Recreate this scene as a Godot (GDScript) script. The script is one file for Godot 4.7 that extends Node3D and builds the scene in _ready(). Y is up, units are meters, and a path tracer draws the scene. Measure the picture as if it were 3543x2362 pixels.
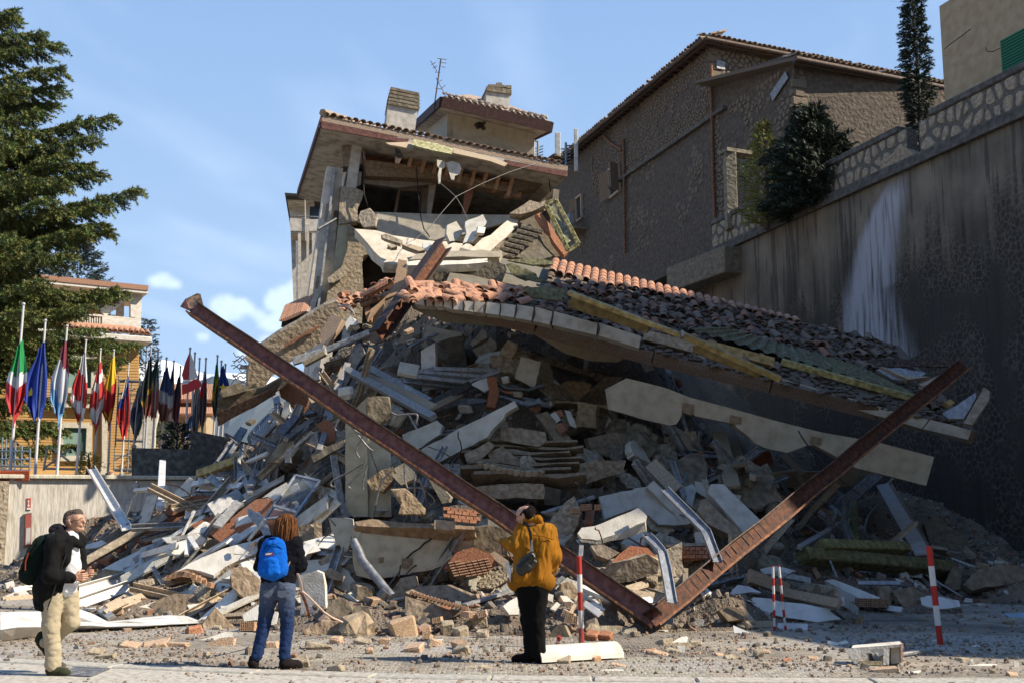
extends Node3D
const FOC:=3936.0
const CX:=1771.5
const CY:=1181.0
const TILT:=.15184
const EYE:=Vector3(0,1.6,0)
const DW:=Vector3(-.3133,0,-.9497)
const NW:=Vector3(-.9497,0,.3133)
const DR:=Vector3(.915,0,-.4036)
const W0:=Vector3(12.6,0,-28)
const UP:=Vector3.UP
var rng:=RandomNumberGenerator.new()
var M:={}
var used:={}
var fr:=[.0,.0,1.0]
var hgrid:=PackedFloat32Array()
class MB:
	var v:=PackedVector3Array()
	var n:=PackedVector3Array()
	var c:=PackedColorArray()
	var tint:=Color.WHITE
	var rg: RandomNumberGenerator
	func tri(a: Vector3,b: Vector3,p: Vector3)->void:
		var nn:=(b - a).cross(p - a)
		if nn.length_squared()<1e-14:
			return
		nn=nn.normalized()
		v.append(a);v.append(p);v.append(b)
		for i in 3:
			n.append(nn);c.append(tint)
	func quad(a: Vector3,b: Vector3,p: Vector3,d: Vector3)->void:
		tri(a,b,p);tri(a,p,d)
	func stri(a: Vector3,b: Vector3,p: Vector3,na: Vector3,nb: Vector3,np: Vector3)->void:
		v.append(a);v.append(p);v.append(b);n.append(na);n.append(np);n.append(nb)
		for i in 3:
			c.append(tint)
	func strip(f: PackedVector3Array,b: PackedVector3Array)->void:
		for i in f.size():
			var j:=(i+1) % f.size()
			quad(f[i],b[i],b[j],f[j])
	func frame(nn: Vector3)->Basis:
		var a:=UP if absf(nn.y)<.9 else Vector3.RIGHT
		var x:=a.cross(nn).normalized()
		return Basis(x,nn.cross(x),nn)
	func flat(p: PackedVector3Array,nn: Vector3)->PackedVector2Array:
		var b:=frame(nn)
		var q:=PackedVector2Array()
		for i in p:
			q.append(Vector2(i.dot(b.x),i.dot(b.y)))
		return q
	func ccw(p: PackedVector3Array,nn: Vector3)->PackedVector3Array:
		if Geometry2D.is_polygon_clockwise(flat(p,nn)):
			var q:=p.duplicate();q.reverse();return q
		return p
	func face(p: PackedVector3Array,nn: Vector3)->void:
		var q:=flat(p,nn)
		var ix:=Geometry2D.triangulate_polygon(q)
		for k in range(0,ix.size(),3):
			var a:=p[ix[k]];var b:=p[ix[k+1]];var d:=p[ix[k+2]]
			if (b - a).cross(d - a).dot(nn)>0:
				tri(a,b,d)
			else:
				tri(a,d,b)
	func prism(p0: PackedVector3Array,nn: Vector3,t: float,rough:=.0)->void:
		var p:=ccw(p0,nn)
		var mid:=p
		var back:=PackedVector3Array()
		if rough>.0:
			var cen:=Vector3.ZERO
			for i in p: cen+=i
			cen /= p.size()
			mid=PackedVector3Array()
			for i in p:
				var o:=(i - cen).normalized()
				mid.append(i - nn*t*rg.randf_range(.25,.6)+o*rg.randf_range(-1.0,1.0)*rough)
				back.append(i - nn*t*rg.randf_range(.9,1.05)+o*rg.randf_range(-1.6,.6)*rough)
			face(p,nn)
			strip(p,mid);strip(mid,back)
		else:
			for i in p: back.append(i - nn*t)
			face(p,nn)
			strip(p,back)
		var bk:=back.duplicate();bk.reverse()
		face(bk,-nn)
	func box(xf: Transform3D,s: Vector3,bev:=.0,jit:=.0)->void:
		var co:=[]
		for i in 8:
			var q:=Vector3((i & 1)*2 - 1,(i >> 1 & 1)*2 - 1,(i >> 2 & 1)*2 - 1)*.5*s
			if jit>.0:
				q+=Vector3(rg.randf_range(-1,1)*s.x,rg.randf_range(-1,1)*s.y,rg.randf_range(-1,1)*s.z)*jit
			co.append(xf*q)
		if bev<=.0:
			for f in [[1,3,7,5],[0,4,6,2],[2,6,7,3],[0,1,5,4],[4,5,7,6],[0,2,3,1]]:
				quad(co[f[0]],co[f[1]],co[f[2]],co[f[3]])
			return
		var pt:=[]
		for i in 8:
			var row:=[]
			for a in 3:
				var q: Vector3=co[i]
				for o in 3:
					if o!=a:
						var e: Vector3=co[i ^ (1 << o)]
						var k:=minf(.45,bev/maxf(.001,(e - co[i]).length()))
						if jit>.0: k*=rg.randf_range(.4,1.6)
						q+=(e - co[i])*k
				row.append(q)
			pt.append(row)
		var cen:=Vector3.ZERO
		for q in co: cen+=q
		cen /= 8.0
		for f in [[1,3,7,5,0],[0,4,6,2,0],[2,6,7,3,1],[0,1,5,4,1],[4,5,7,6,2],[0,2,3,1,2]]:
			quad(pt[f[0]][f[4]],pt[f[1]][f[4]],pt[f[2]][f[4]],pt[f[3]][f[4]])
		for i in 8:
			for o in 3:
				if i & (1 << o): continue
				var j:=i ^ (1 << o)
				var a:=(o+1) % 3;var b:=(o+2) % 3
				out4(pt[i][a],pt[j][a],pt[j][b],pt[i][b],cen)
			var t: Array=pt[i]
			if (t[1] - t[0]).cross(t[2] - t[0]).dot(co[i] - cen)>0: tri(t[0],t[1],t[2])
			else: tri(t[0],t[2],t[1])
	func out4(a: Vector3,b: Vector3,p: Vector3,d: Vector3,cen: Vector3)->void:
		if (b - a).cross(p - a).dot((a+p)*.5 - cen)>0: quad(a,b,p,d)
		else: quad(d,p,b,a)
	func beam(a: Vector3,b: Vector3,w: float,h: float,up:=UP,bev:=.0,jit:=.0)->void:
		var z:=(b - a)
		var l:=z.length()
		z=z/maxf(l,1e-6)
		if absf(z.dot(up))>.98: up=Vector3(.3,.1,1).normalized()
		var x:=up.cross(z).normalized()
		box(Transform3D(Basis(x,z.cross(x),z),(a+b)*.5),Vector3(w,h,l),bev,jit)
	func sweep(pr: PackedVector2Array,pts: Array,up: Vector3,ups:=[])->void:
		var rings:=[]
		for i in pts.size():
			var d0: Vector3=(pts[i] - pts[maxi(i - 1,0)]).normalized()
			var d1: Vector3=(pts[mini(i+1,pts.size() - 1)] - pts[i]).normalized()
			if i==0: d0=d1
			if i==pts.size() - 1: d1=d0
			var tn:=(d0+d1).normalized()
			var u: Vector3=ups[i] if ups.size() else up
			var x:=u.cross(d0).normalized()
			var y:=d0.cross(x)
			var ring:=PackedVector3Array()
			for q in pr:
				var w: Vector3=x*q.x+y*q.y
				if tn.dot(d0)>.2: w-=d0*(w.dot(tn)/tn.dot(d0))
				ring.append(pts[i]+w)
			rings.append(ring)
		for i in rings.size() - 1:
			var a: PackedVector3Array=rings[i];var b: PackedVector3Array=rings[i+1]
			for k in a.size():
				var j:=(k+1) % a.size()
				quad(a[k],a[j],b[j],b[k])
		var d: Vector3=(pts[1] - pts[0]).normalized()
		face(rings[0],-d)
		face(rings[-1],(pts[-1] - pts[-2]).normalized())
	func tube(pts: Array,r: float,sides:=6,r1:=-1.0)->void:
		if r1<0: r1=r
		var rings:=[];var nrm:=[]
		var u:=Vector3(.31,.2,.93)
		for i in pts.size():
			var d: Vector3=(pts[mini(i+1,pts.size() - 1)] - pts[maxi(i - 1,0)]).normalized()
			if absf(d.dot(u))>.95: u=Vector3(.8,.5,-.2).normalized()
			var x:=u.cross(d).normalized()
			var y:=d.cross(x)
			u=y
			var rr:=lerpf(r,r1,float(i)/maxf(1,pts.size() - 1))
			var ring:=[];var nr:=[]
			for k in sides:
				var w:=x*cos(TAU*k/sides)+y*sin(TAU*k/sides)
				ring.append(pts[i]+w*rr);nr.append(w)
			rings.append(ring);nrm.append(nr)
		for i in rings.size() - 1:
			for k in sides:
				var j:=(k+1) % sides
				var a=rings[i];var b=rings[i+1];var na=nrm[i];var nb=nrm[i+1]
				stri(a[k],a[j],b[j],na[k],na[j],nb[j]);stri(a[k],b[j],b[k],na[k],nb[j],nb[k])
		for k in range(1,sides - 1):
			tri(rings[0][0],rings[0][k+1],rings[0][k])
			tri(rings[-1][0],rings[-1][k],rings[-1][k+1])
	func coppo(xf: Transform3D,l:=.42,r0:=.1,r1:=.075,t:=.016)->void:
		var sg:=6
		for i in sg:
			var a:=PI*i/sg;var b:=PI*(i+1)/sg
			var q:=[]
			for e in [[a,0,.0],[b,0,.0],[a,1,.0],[b,1,.0],[a,0,t],[b,0,t],[a,1,t],[b,1,t]]:
				var r: float=(r1 if e[1] else r0) - e[2]
				q.append(xf*Vector3(cos(e[0])*r,sin(e[0])*r*.85,(-.5 if e[1] else .5)*l))
			quad(q[0],q[2],q[3],q[1])
			quad(q[4],q[5],q[7],q[6])
			quad(q[0],q[1],q[5],q[4])
			quad(q[2],q[6],q[7],q[3])
	func hollow(xf: Transform3D,s: Vector3,nx: int,ny: int)->void:
		var t:=.012
		for i in nx+1:
			var x:=lerpf(-s.x*.5+t*.5,s.x*.5 - t*.5,float(i)/nx)
			box(xf*Transform3D(Basis(),Vector3(x,0,0)),Vector3(t,s.y,s.z))
		for i in ny+1:
			var y:=lerpf(-s.y*.5+t*.5,s.y*.5 - t*.5,float(i)/ny)
			box(xf*Transform3D(Basis(),Vector3(0,y,0)),Vector3(s.x - .001,t+.002,s.z - .004))
		box(xf,Vector3(s.x - .03,s.y - .03,s.z*.5))
	func ell(cen: Vector3,r: Vector3,b:=Basis(),sides:=10,rows:=6)->void:
		for i in rows:
			for k in sides:
				var q:=[];var nn:=[]
				for e in [[i,k],[i+1,k],[i+1,k+1],[i,k+1]]:
					var ph=PI*e[0]/rows;var th=TAU*e[1]/sides
					var w:=Vector3(sin(ph)*cos(th),cos(ph),sin(ph)*sin(th))
					q.append(cen+b*(w*r));nn.append((b*(w/r)).normalized())
				stri(q[0],q[2],q[1],nn[0],nn[2],nn[1]);stri(q[0],q[3],q[2],nn[0],nn[3],nn[2])
	func mesh(o:=Vector3.ZERO)->ArrayMesh:
		var m:=ArrayMesh.new()
		if v.is_empty(): return m
		var ar:=[];ar.resize(Mesh.ARRAY_MAX)
		var w:=v
		if o!=Vector3.ZERO:
			w=PackedVector3Array();w.resize(v.size())
			for i in v.size(): w[i]=v[i] - o
		ar[Mesh.ARRAY_VERTEX]=w;ar[Mesh.ARRAY_NORMAL]=n;ar[Mesh.ARRAY_COLOR]=c
		m.add_surface_from_arrays(Mesh.PRIMITIVE_TRIANGLES,ar)
		return m
	func base()->Vector3:
		var a:=v[0];var b:=v[0]
		for p in v: a=a.min(p);b=b.max(p)
		return Vector3((a.x+b.x)*.5,a.y,(a.z+b.z)*.5)
func mb(tint:=Color.WHITE)->MB:
	var b:=MB.new();b.rg=rng;b.tint=tint;return b
func tone(k:=.15,warm:=.04)->Color:
	var g:=1.0+rng.randf_range(-k,k);var w:=rng.randf_range(-warm,warm)
	return C(g+w,g,g - w)
func ray(fx: float,fy: float)->Vector3:
	var y:=CY - fy
	var d:=Vector3(fx - CX,y*cos(TILT)+FOC*sin(TILT),y*sin(TILT) - FOC*cos(TILT))
	return d/-d.z
func at(fx: float,fy: float,d: float)->Vector3:
	return EYE+ray(fx,fy)*d
func ground(fx: float,fy: float,h:=.0)->Vector3:
	var r:=ray(fx,fy)
	return EYE+r*((h - EYE.y)/r.y)
func onplane(fx: float,fy: float,p: Vector3,nn: Vector3)->Vector3:
	var r:=ray(fx,fy)
	return EYE+r*((p - EYE).dot(nn)/r.dot(nn))
func zf(x0: float,y0: float,s: float)->void: fr=[x0,y0,s]
func fp(x: float,y: float)->Vector2: return Vector2(fr[0]+x/fr[2],fr[1]+y/fr[2])
func A(x: float,y: float,d: float)->Vector3:
	var q:=fp(x,y);return at(q.x,q.y,d)
func N(yaw: float,pitch: float)->Vector3:
	var a:=deg_to_rad(yaw);var b:=deg_to_rad(pitch)
	return Vector3(sin(a)*cos(b),sin(b),cos(a)*cos(b))
func wallp(t: float,h: float,off:=.0)->Vector3: return W0+DW*t+UP*h+NW*off
func wall_t(fx: float,off:=.0)->float:
	var k:=(fx - CX)/(FOC*cos(TILT))*1.0
	var o:=W0+NW*off
	return (o.x+k*o.z)/(-DW.x - k*DW.z)
func numbered(nm: String,parent: Node)->String:
	var key:=str(parent.get_instance_id())+nm
	used[key]=used.get(key,-1)+1
	return nm if used[key]==0 else "%s_%03d" % [nm,used[key]]
func put(o: Node3D,nm: String,parent: Node)->Node3D:
	o.name=numbered(nm,parent);parent.add_child(o,true);return o
func tag(o: Node,label: String,cat: String,group:="")->Node:
	o.set_meta("label",label);o.set_meta("category",cat)
	if group: o.set_meta("group",group)
	return o
func thing(nm: String,label: String,cat: String,pos: Vector3,group:="")->Node3D:
	var o:=Node3D.new();put(o,nm,self);o.position=pos;tag(o,label,cat,group);return o
func origin(p: Node)->Vector3:
	var o:=Vector3.ZERO
	while p!=self: o+=p.position;p=p.get_parent()
	return o
func part(nm: String,b: MB,m: Material,parent: Node,kind:="")->MeshInstance3D:
	var i:=MeshInstance3D.new();put(i,nm,parent)
	i.mesh=b.mesh(origin(parent));i.material_override=m
	if kind: i.set_meta("kind",kind)
	return i
func solo(nm: String,b: MB,m: Material,label: String,cat: String,group:="")->MeshInstance3D:
	var i:=MeshInstance3D.new();put(i,nm,self)
	var o:=b.base();i.position=o;i.mesh=b.mesh(o);i.material_override=m
	tag(i,label,cat,group);return i
func struct(nm: String,b: MB,m: Material,kind:="structure",label:="",cat:="")->MeshInstance3D:
	var i:=MeshInstance3D.new();put(i,nm,self)
	i.mesh=b.mesh();i.material_override=m;i.set_meta("kind",kind)
	if label: tag(i,label,cat)
	return i
func many(nm: String,m: Mesh,mm: Material,xs: Array,cols: Array,parent: Node,label:="",cat:="")->MultiMeshInstance3D:
	var u:=MultiMesh.new();u.transform_format=MultiMesh.TRANSFORM_3D;u.use_colors=true;u.mesh=m;u.instance_count=xs.size()
	var o:=origin(parent) if parent!=self else Vector3.ZERO
	for i in xs.size():
		var x: Transform3D=xs[i];x.origin-=o
		u.set_instance_transform(i,x);u.set_instance_color(i,cols[i % cols.size()])
	var q:=MultiMeshInstance3D.new();q.multimesh=u;q.material_override=mm
	put(q,nm,parent);q.set_meta("kind","stuff")
	if label: tag(q,label,cat)
	return q
var bumps:={}
func ntex(sd: int,freq: float,cols: Array,type:=FastNoiseLite.TYPE_SIMPLEX_SMOOTH,oct:=5,size:=512,warp:=.0,ret:=-1,pts:=[])->NoiseTexture2D:
	var f:=FastNoiseLite.new();f.seed=sd;f.frequency=freq;f.noise_type=type;f.fractal_octaves=oct
	if ret>=0: f.cellular_return_type=ret
	if warp>0:
		f.domain_warp_enabled=true;f.domain_warp_amplitude=warp;f.domain_warp_frequency=freq*1.7
	var t:=NoiseTexture2D.new();t.width=size;t.height=size;t.seamless=true;t.noise=f;t.generate_mipmaps=false
	var g:=Gradient.new()
	g.offsets=PackedFloat32Array();g.colors=PackedColorArray()
	var offs:=PackedFloat32Array();var cc:=PackedColorArray()
	for i in cols.size():
		offs.append(pts[i] if pts.size() else float(i)/maxf(1,cols.size() - 1));cc.append(lin(cols[i]))
	g.offsets=offs;g.colors=cc
	t.color_ramp=g
	return t
func lin(a)->Color:
	return C(a[0],a[1],a[2]).linear_to_srgb()
func mat(key: String,cols: Array,freq:=.012,rough:=.9,bump:=1.5,sc:=.5,metal:=.0,bk:="rock")->StandardMaterial3D:
	var m:=StandardMaterial3D.new();m.resource_name=key
	var mean:=[.0,.0,.0]
	for c in cols:
		for i in 3: mean[i]+=c[i]/cols.size()
	var calm:=[]
	var k:=.0 if metal>.1 or key=="yellow" or key=="primer" or key=="lichen" else .3
	for c in cols: calm.append([lerpf(c[0],mean[0],k),lerpf(c[1],mean[1],k),lerpf(c[2],mean[2],k)])
	cols=calm
	m.albedo_texture=ntex(hash(key) % 9999,freq*1.9,cols,FastNoiseLite.TYPE_SIMPLEX_SMOOTH,6,512,14.0,-1,[.22,.42,.58,.8] if cols.size()==4 else [])
	m.uv1_triplanar=true;m.uv1_scale=Vector3.ONE*sc;m.roughness=rough;m.metallic=metal
	m.vertex_color_use_as_albedo=true
	if bump>0:
		m.heightmap_enabled=true;m.heightmap_texture=bumps[bk];m.heightmap_scale=bump
	M[key]=m
	return m
func _ready()->void:
	rng.seed=20090406
	var cam:=Camera3D.new();cam.name="camera";add_child(cam)
	cam.position=EYE;cam.rotation.x=TILT
	cam.fov=rad_to_deg(2.0*atan(1181.0/FOC));cam.far=20000.0;cam.near=.1;cam.current=true
	var env:=Environment.new()
	env.background_mode=Environment.BG_SKY
	env.sky=Sky.new();env.sky.sky_material=make_sky()
	env.background_energy_multiplier=.62
	env.tonemap_mode=Environment.TONE_MAPPER_LINEAR;env.tonemap_exposure=1.75
	env.sdfgi_enabled=true;env.ssao_enabled=true;env.ssil_enabled=true
	env.fog_enabled=true;env.fog_density=.00003;env.fog_light_color=C(.8,.88,1.0)
	var we:=WorldEnvironment.new();we.name="world";we.environment=env;add_child(we)
	var sun:=DirectionalLight3D.new();sun.name="sun";add_child(sun)
	var az:=deg_to_rad(13.0);var el:=deg_to_rad(41.5)
	var towards:=Vector3(cos(az)*cos(el),sin(el),sin(az)*cos(el))
	sun.look_at_from_position(Vector3.ZERO,-towards)
	sun.light_energy=1.6;sun.light_color=C(1.0,.955,.88);sun.light_angular_distance=.5;sun.shadow_enabled=true
	materials()
	build_ground()
	build_hill_side()
	build_square_side()
	build_stone_house()
	build_left_side()
	build_tower()
	build_heap()
	build_pile()
	build_street_things()
	build_people()
func make_sky()->Material:
	var s:=ProceduralSkyMaterial.new()
	s.sky_top_color=lin([.085,.235,.62]);s.sky_horizon_color=lin([.53,.76,1.02]);s.sky_curve=.42
	s.ground_bottom_color=lin([.2,.19,.17]);s.ground_horizon_color=lin([.5,.55,.6]);s.use_debanding=true
	s.sun_angle_max=1.0
	var w:=2048;var h:=1024
	var im:=Image.create(w,h,false,Image.FORMAT_RGBA8)
	var f:=FastNoiseLite.new();f.seed=5;f.noise_type=FastNoiseLite.TYPE_SIMPLEX_SMOOTH;f.fractal_octaves=5;f.frequency=1.0
	var g:=FastNoiseLite.new();g.seed=9;g.noise_type=FastNoiseLite.TYPE_SIMPLEX_SMOOTH;g.fractal_octaves=5;g.frequency=1.0
	var puffs:=[[-14.5,10.1,.8],[-13.6,10.0,.85],[-14.0,9.7,.8],[-12.9,9.8,.5],[-11.9,10.2,.7],[-11.3,10.8,.9],[-11.4,9.8,1.0],[-10.6,10.2,1.2],[-12.0,9.3,.6],[-17.6,11.2,.55],[-16.9,11.0,.4],[-19.0,8.0,.5],[-13.0,8.0,.7],[-12.2,8.3,.7],[-15.4,8.6,.35]]
	for i in 30:
		puffs.append([rng.randf_range(20,340),rng.randf_range(4.0,9.0),rng.randf_range(.5,1.4)])
	for y in h:
		var el:=90.0 - (y+.5)*180.0/h
		if el<-1.0 or el>88.0:
			continue
		for x in w:
			var az:=(x+.5)*360.0/w
			var a:=.0
			var ce:=maxf(.15,sin(deg_to_rad(maxf(el,2.0))))
			var px:=cos(deg_to_rad(az))*cos(deg_to_rad(el))/ce;var py:=sin(deg_to_rad(az))*cos(deg_to_rad(el))/ce
			a=.27*smoothstep(-.15,.75,f.get_noise_2d(px*.5+py*.2,py*1.5 - px*.35))
			if el<14.0:
				var n1:=g.get_noise_2d(az*.42,el*.6)
				var k:=.0
				for p in puffs:
					var dx: float=fposmod(az - p[0]+180.0,360.0) - 180.0
					if absf(dx)>4.0: continue
					var dy: float=(el - p[1])*(1.25 if el>p[1] else 1.9)
					k=maxf(k,1.0 - sqrt(dx*dx*.7+dy*dy)/(p[2]*1.2)+n1*.5)
				a=maxf(a,1.0*smoothstep(.2,.45,k)*(.85+.3*g.get_noise_2d(az*1.3+40.0,el*1.8)))
				a=maxf(a,.12*smoothstep(12.0,.0,el))
			if a>.003:
				im.set_pixel(x,y,C(1,.985,.96,clampf(a,0,1)))
	s.sky_cover=ImageTexture.create_from_image(im)
	s.sky_cover_modulate=C(.72,.72,.72)
	return s
func materials()->void:
	bumps.rock=ntex(11,.03,[[0,0,0],[1,1,1]],FastNoiseLite.TYPE_SIMPLEX_SMOOTH,6)
	bumps.fine=ntex(12,.12,[[0,0,0],[1,1,1]],FastNoiseLite.TYPE_SIMPLEX_SMOOTH,4)
	bumps.pit=ntex(13,.05,[[0,0,0],[.7,.7,.7],[1,1,1]],FastNoiseLite.TYPE_CELLULAR,3)
	mat("concrete",[[.094,.075,.05],[.157,.128,.086],[.198,.163,.112],[.275,.232,.165]],.011,.92,2.0,.4)
	mat("dusty",[[.18,.135,.088],[.28,.222,.152],[.345,.28,.197],[.46,.39,.29]],.014,.95,2.6,.5)
	mat("rubble",[[.19,.15,.115],[.3,.25,.2],[.4,.345,.285],[.54,.49,.43]],.02,.97,6.0,.7,.0,"pit")
	mat("cream",[[.33,.295,.225],[.43,.39,.305],[.475,.435,.345],[.53,.495,.41]],.01,.9,.7,.35,.0,"fine")
	mat("white",[[.42,.375,.3],[.57,.53,.45],[.63,.595,.515],[.69,.66,.59]],.01,.8,.5,.4,.0,"fine")
	mat("brick",[[.21,.085,.045],[.35,.145,.075],[.43,.19,.1],[.5,.29,.19]],.022,.95,1.2,.9,.0,"fine")
	mat("clay",[[.34,.19,.105],[.45,.285,.18],[.51,.355,.24],[.56,.45,.33]],.022,.95,1.0,.9,.0,"fine")
	mat("tile",[[.17,.085,.055],[.36,.165,.09],[.46,.22,.125],[.52,.33,.22]],.02,.9,.8,.8,.0,"fine")
	mat("old_tile",[[.1,.075,.055],[.24,.165,.115],[.38,.27,.19],[.55,.46,.36]],.03,.95,1.0,.9,.0,"fine")
	mat("rust",[[.05,.026,.018],[.13,.055,.026],[.23,.095,.036],[.36,.17,.07]],.018,.75,.6,.6,.25,"fine")
	mat("steel",[[.028,.022,.02],[.06,.044,.036],[.11,.07,.048],[.2,.115,.065]],.016,.7,.6,.6,.35,"fine")
	mat("primer",[[.14,.05,.038],[.25,.105,.08],[.3,.135,.105],[.36,.18,.145]],.012,.75,.3,.6,.2,"fine")
	mat("alu",[[.2,.19,.175],[.28,.27,.255],[.33,.325,.31],[.41,.405,.39]],.014,.5,.15,.6,.35,"fine")
	mat("zinc",[[.12,.12,.12],[.19,.19,.188],[.24,.24,.238],[.33,.33,.325]],.014,.5,.2,.6,.5,"fine")
	mat("sheet",[[.45,.425,.38],[.58,.555,.51],[.63,.61,.565],[.69,.67,.63]],.008,.45,.2,.4,.0,"fine")
	mat("wood",[[.2,.14,.085],[.34,.255,.165],[.43,.335,.225],[.54,.45,.33]],.03,.85,.5,.8,.0,"fine")
	mat("yellow",[[.15,.1,.03],[.3,.21,.06],[.37,.27,.085],[.46,.37,.19]],.012,.7,.3,.5,.0,"fine")
	mat("lichen",[[.1,.085,.04],[.22,.2,.085],[.34,.32,.15],[.5,.5,.34]],.016,.85,.4,.5,.0,"fine")
	mat("oldwall",[[.05,.036,.025],[.08,.06,.043],[.1,.077,.056],[.14,.112,.085]],.012,.97,5.0,.3)
	mat("stone",[[.085,.058,.036],[.135,.1,.068],[.17,.132,.093],[.25,.205,.155]],.02,.95,2.0,.8)
	mat("mortar",[[.06,.055,.045],[.1,.09,.075],[.135,.12,.1],[.18,.165,.14]],.02,.97,2.5,.6)
	mat("darkcon",[[.035,.032,.027],[.07,.064,.054],[.105,.097,.082],[.18,.165,.14]],.013,.95,1.5,.3)
	mat("palewall",[[.3,.265,.21],[.47,.425,.35],[.57,.525,.445],[.65,.61,.54]],.012,.95,1.2,.3)
	M.palewall.uv1_scale=Vector3(.9,.13,.9)
	mat("footway",[[.27,.24,.19],[.36,.33,.275],[.41,.38,.32],[.47,.44,.38]],.02,.95,.8,.5)
	mat("ochre",[[.28,.2,.11],[.34,.255,.15],[.37,.28,.17],[.42,.33,.21]],.01,.95,.5,.25,.0,"fine")
	mat("villabrick",[[.36,.2,.065],[.47,.275,.095],[.53,.325,.12],[.6,.4,.18]],.03,.95,.4,.5,.0,"fine")
	mat("tower",[[.33,.285,.225],[.46,.41,.335],[.52,.47,.395],[.6,.55,.48]],.01,.93,.8,.3)
	mat("dark",[[.012,.011,.01],[.025,.022,.02]],.02,.9,.5,.5)
	mat("soffit",[[.16,.14,.115],[.33,.3,.25],[.43,.4,.34],[.5,.47,.41]],.008,.95,.8,.25)
	mat("plain",[[1,1,1],[1,1,1]],.02,.75,.1,.7,.0,"fine")
	mat("cloth",[[.8,.8,.8],[1,1,1]],.03,.85,.25,2.0,.0,"fine")
	M.cloth.metallic_specular=.15;M.cloth.rim_enabled=true;M.cloth.rim=.04
	mat("silk",[[.85,.85,.85],[1,1,1]],.02,.7,.1,1.0,.0,"fine")
	M.silk.backlight_enabled=true;M.silk.backlight=C(.22,.22,.22)
	mat("bark",[[.05,.04,.03],[.12,.09,.065]],.03,.95,2.0,1.0)
	mat("needle",[[.75,.8,.7],[1,1,1]],.03,.7,.0,.5)
	M.needle.backlight_enabled=true;M.needle.backlight=C(.12,.16,.05)
	mat("leather",[[.8,.8,.8],[1,1,1]],.03,.38,.2,2.0,.0,"fine")
	mat("gravel",[[.7,.68,.64],[1,1,1]],.03,.95,.5,2.0)
	mat("skin",[[.38,.205,.13],[.43,.24,.16]],.02,.55,.1,1.0,.0,"fine")
	M.skin.subsurf_scatter_enabled=true;M.skin.subsurf_scatter_strength=.08
	mat("snow",[[.75,.77,.8],[.84,.85,.86]],.02,.8,.0,.001)
	var gl:=StandardMaterial3D.new();gl.resource_name="glass";gl.transparency=BaseMaterial3D.TRANSPARENCY_ALPHA;gl.albedo_color=C(.5,.52,.52,.2);gl.roughness=.1;gl.metallic_specular=.22;M.glass=gl
	var im:=Image.create(512,512,false,Image.FORMAT_RGB8);var hm:=Image.create(512,512,false,Image.FORMAT_RGB8)
	var cells:=[]
	for i in 17*17: cells.append([rng.randf_range(.72,1.25),rng.randf_range(-.03,.03),rng.randf_range(-.15,.15),rng.randf_range(-.15,.15)])
	var nz:=FastNoiseLite.new();nz.frequency=.03;nz.fractal_octaves=4
	for y in 512:
		for x in 512:
			var gy:=y/32;var sh:=16*(gy % 2)
			var gx:=((x+sh) % 512)/32
			var c: Array=cells[gy*17+gx]
			var dx:=absf(((x+sh) % 32)/32.0 - .5+c[2]*.3);var dy:=absf((y % 32)/32.0 - .5+c[3]*.3)
			var k:=smoothstep(.5,.36,maxf(dx,dy))
			var dust:=clampf(.5+nz.get_noise_2d(x,y)*1.1,0,1)
			var a: float=.19*c[0]
			var col:=C(a*1.06,a,a*.92).lerp(C(.5,.43,.335),.38*dust+.4*(1.0 - k))
			im.set_pixel(x,y,col.linear_to_srgb());hm.set_pixel(x,y,C(k,k,k))
	var pv:=StandardMaterial3D.new();pv.resource_name="setts";pv.albedo_texture=ImageTexture.create_from_image(im)
	pv.heightmap_enabled=true;pv.heightmap_texture=ImageTexture.create_from_image(hm);pv.heightmap_scale=.7
	pv.uv1_triplanar=true;pv.uv1_scale=Vector3.ONE/1.7;pv.roughness=.9;pv.vertex_color_use_as_albedo=true;M.setts=pv
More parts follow.
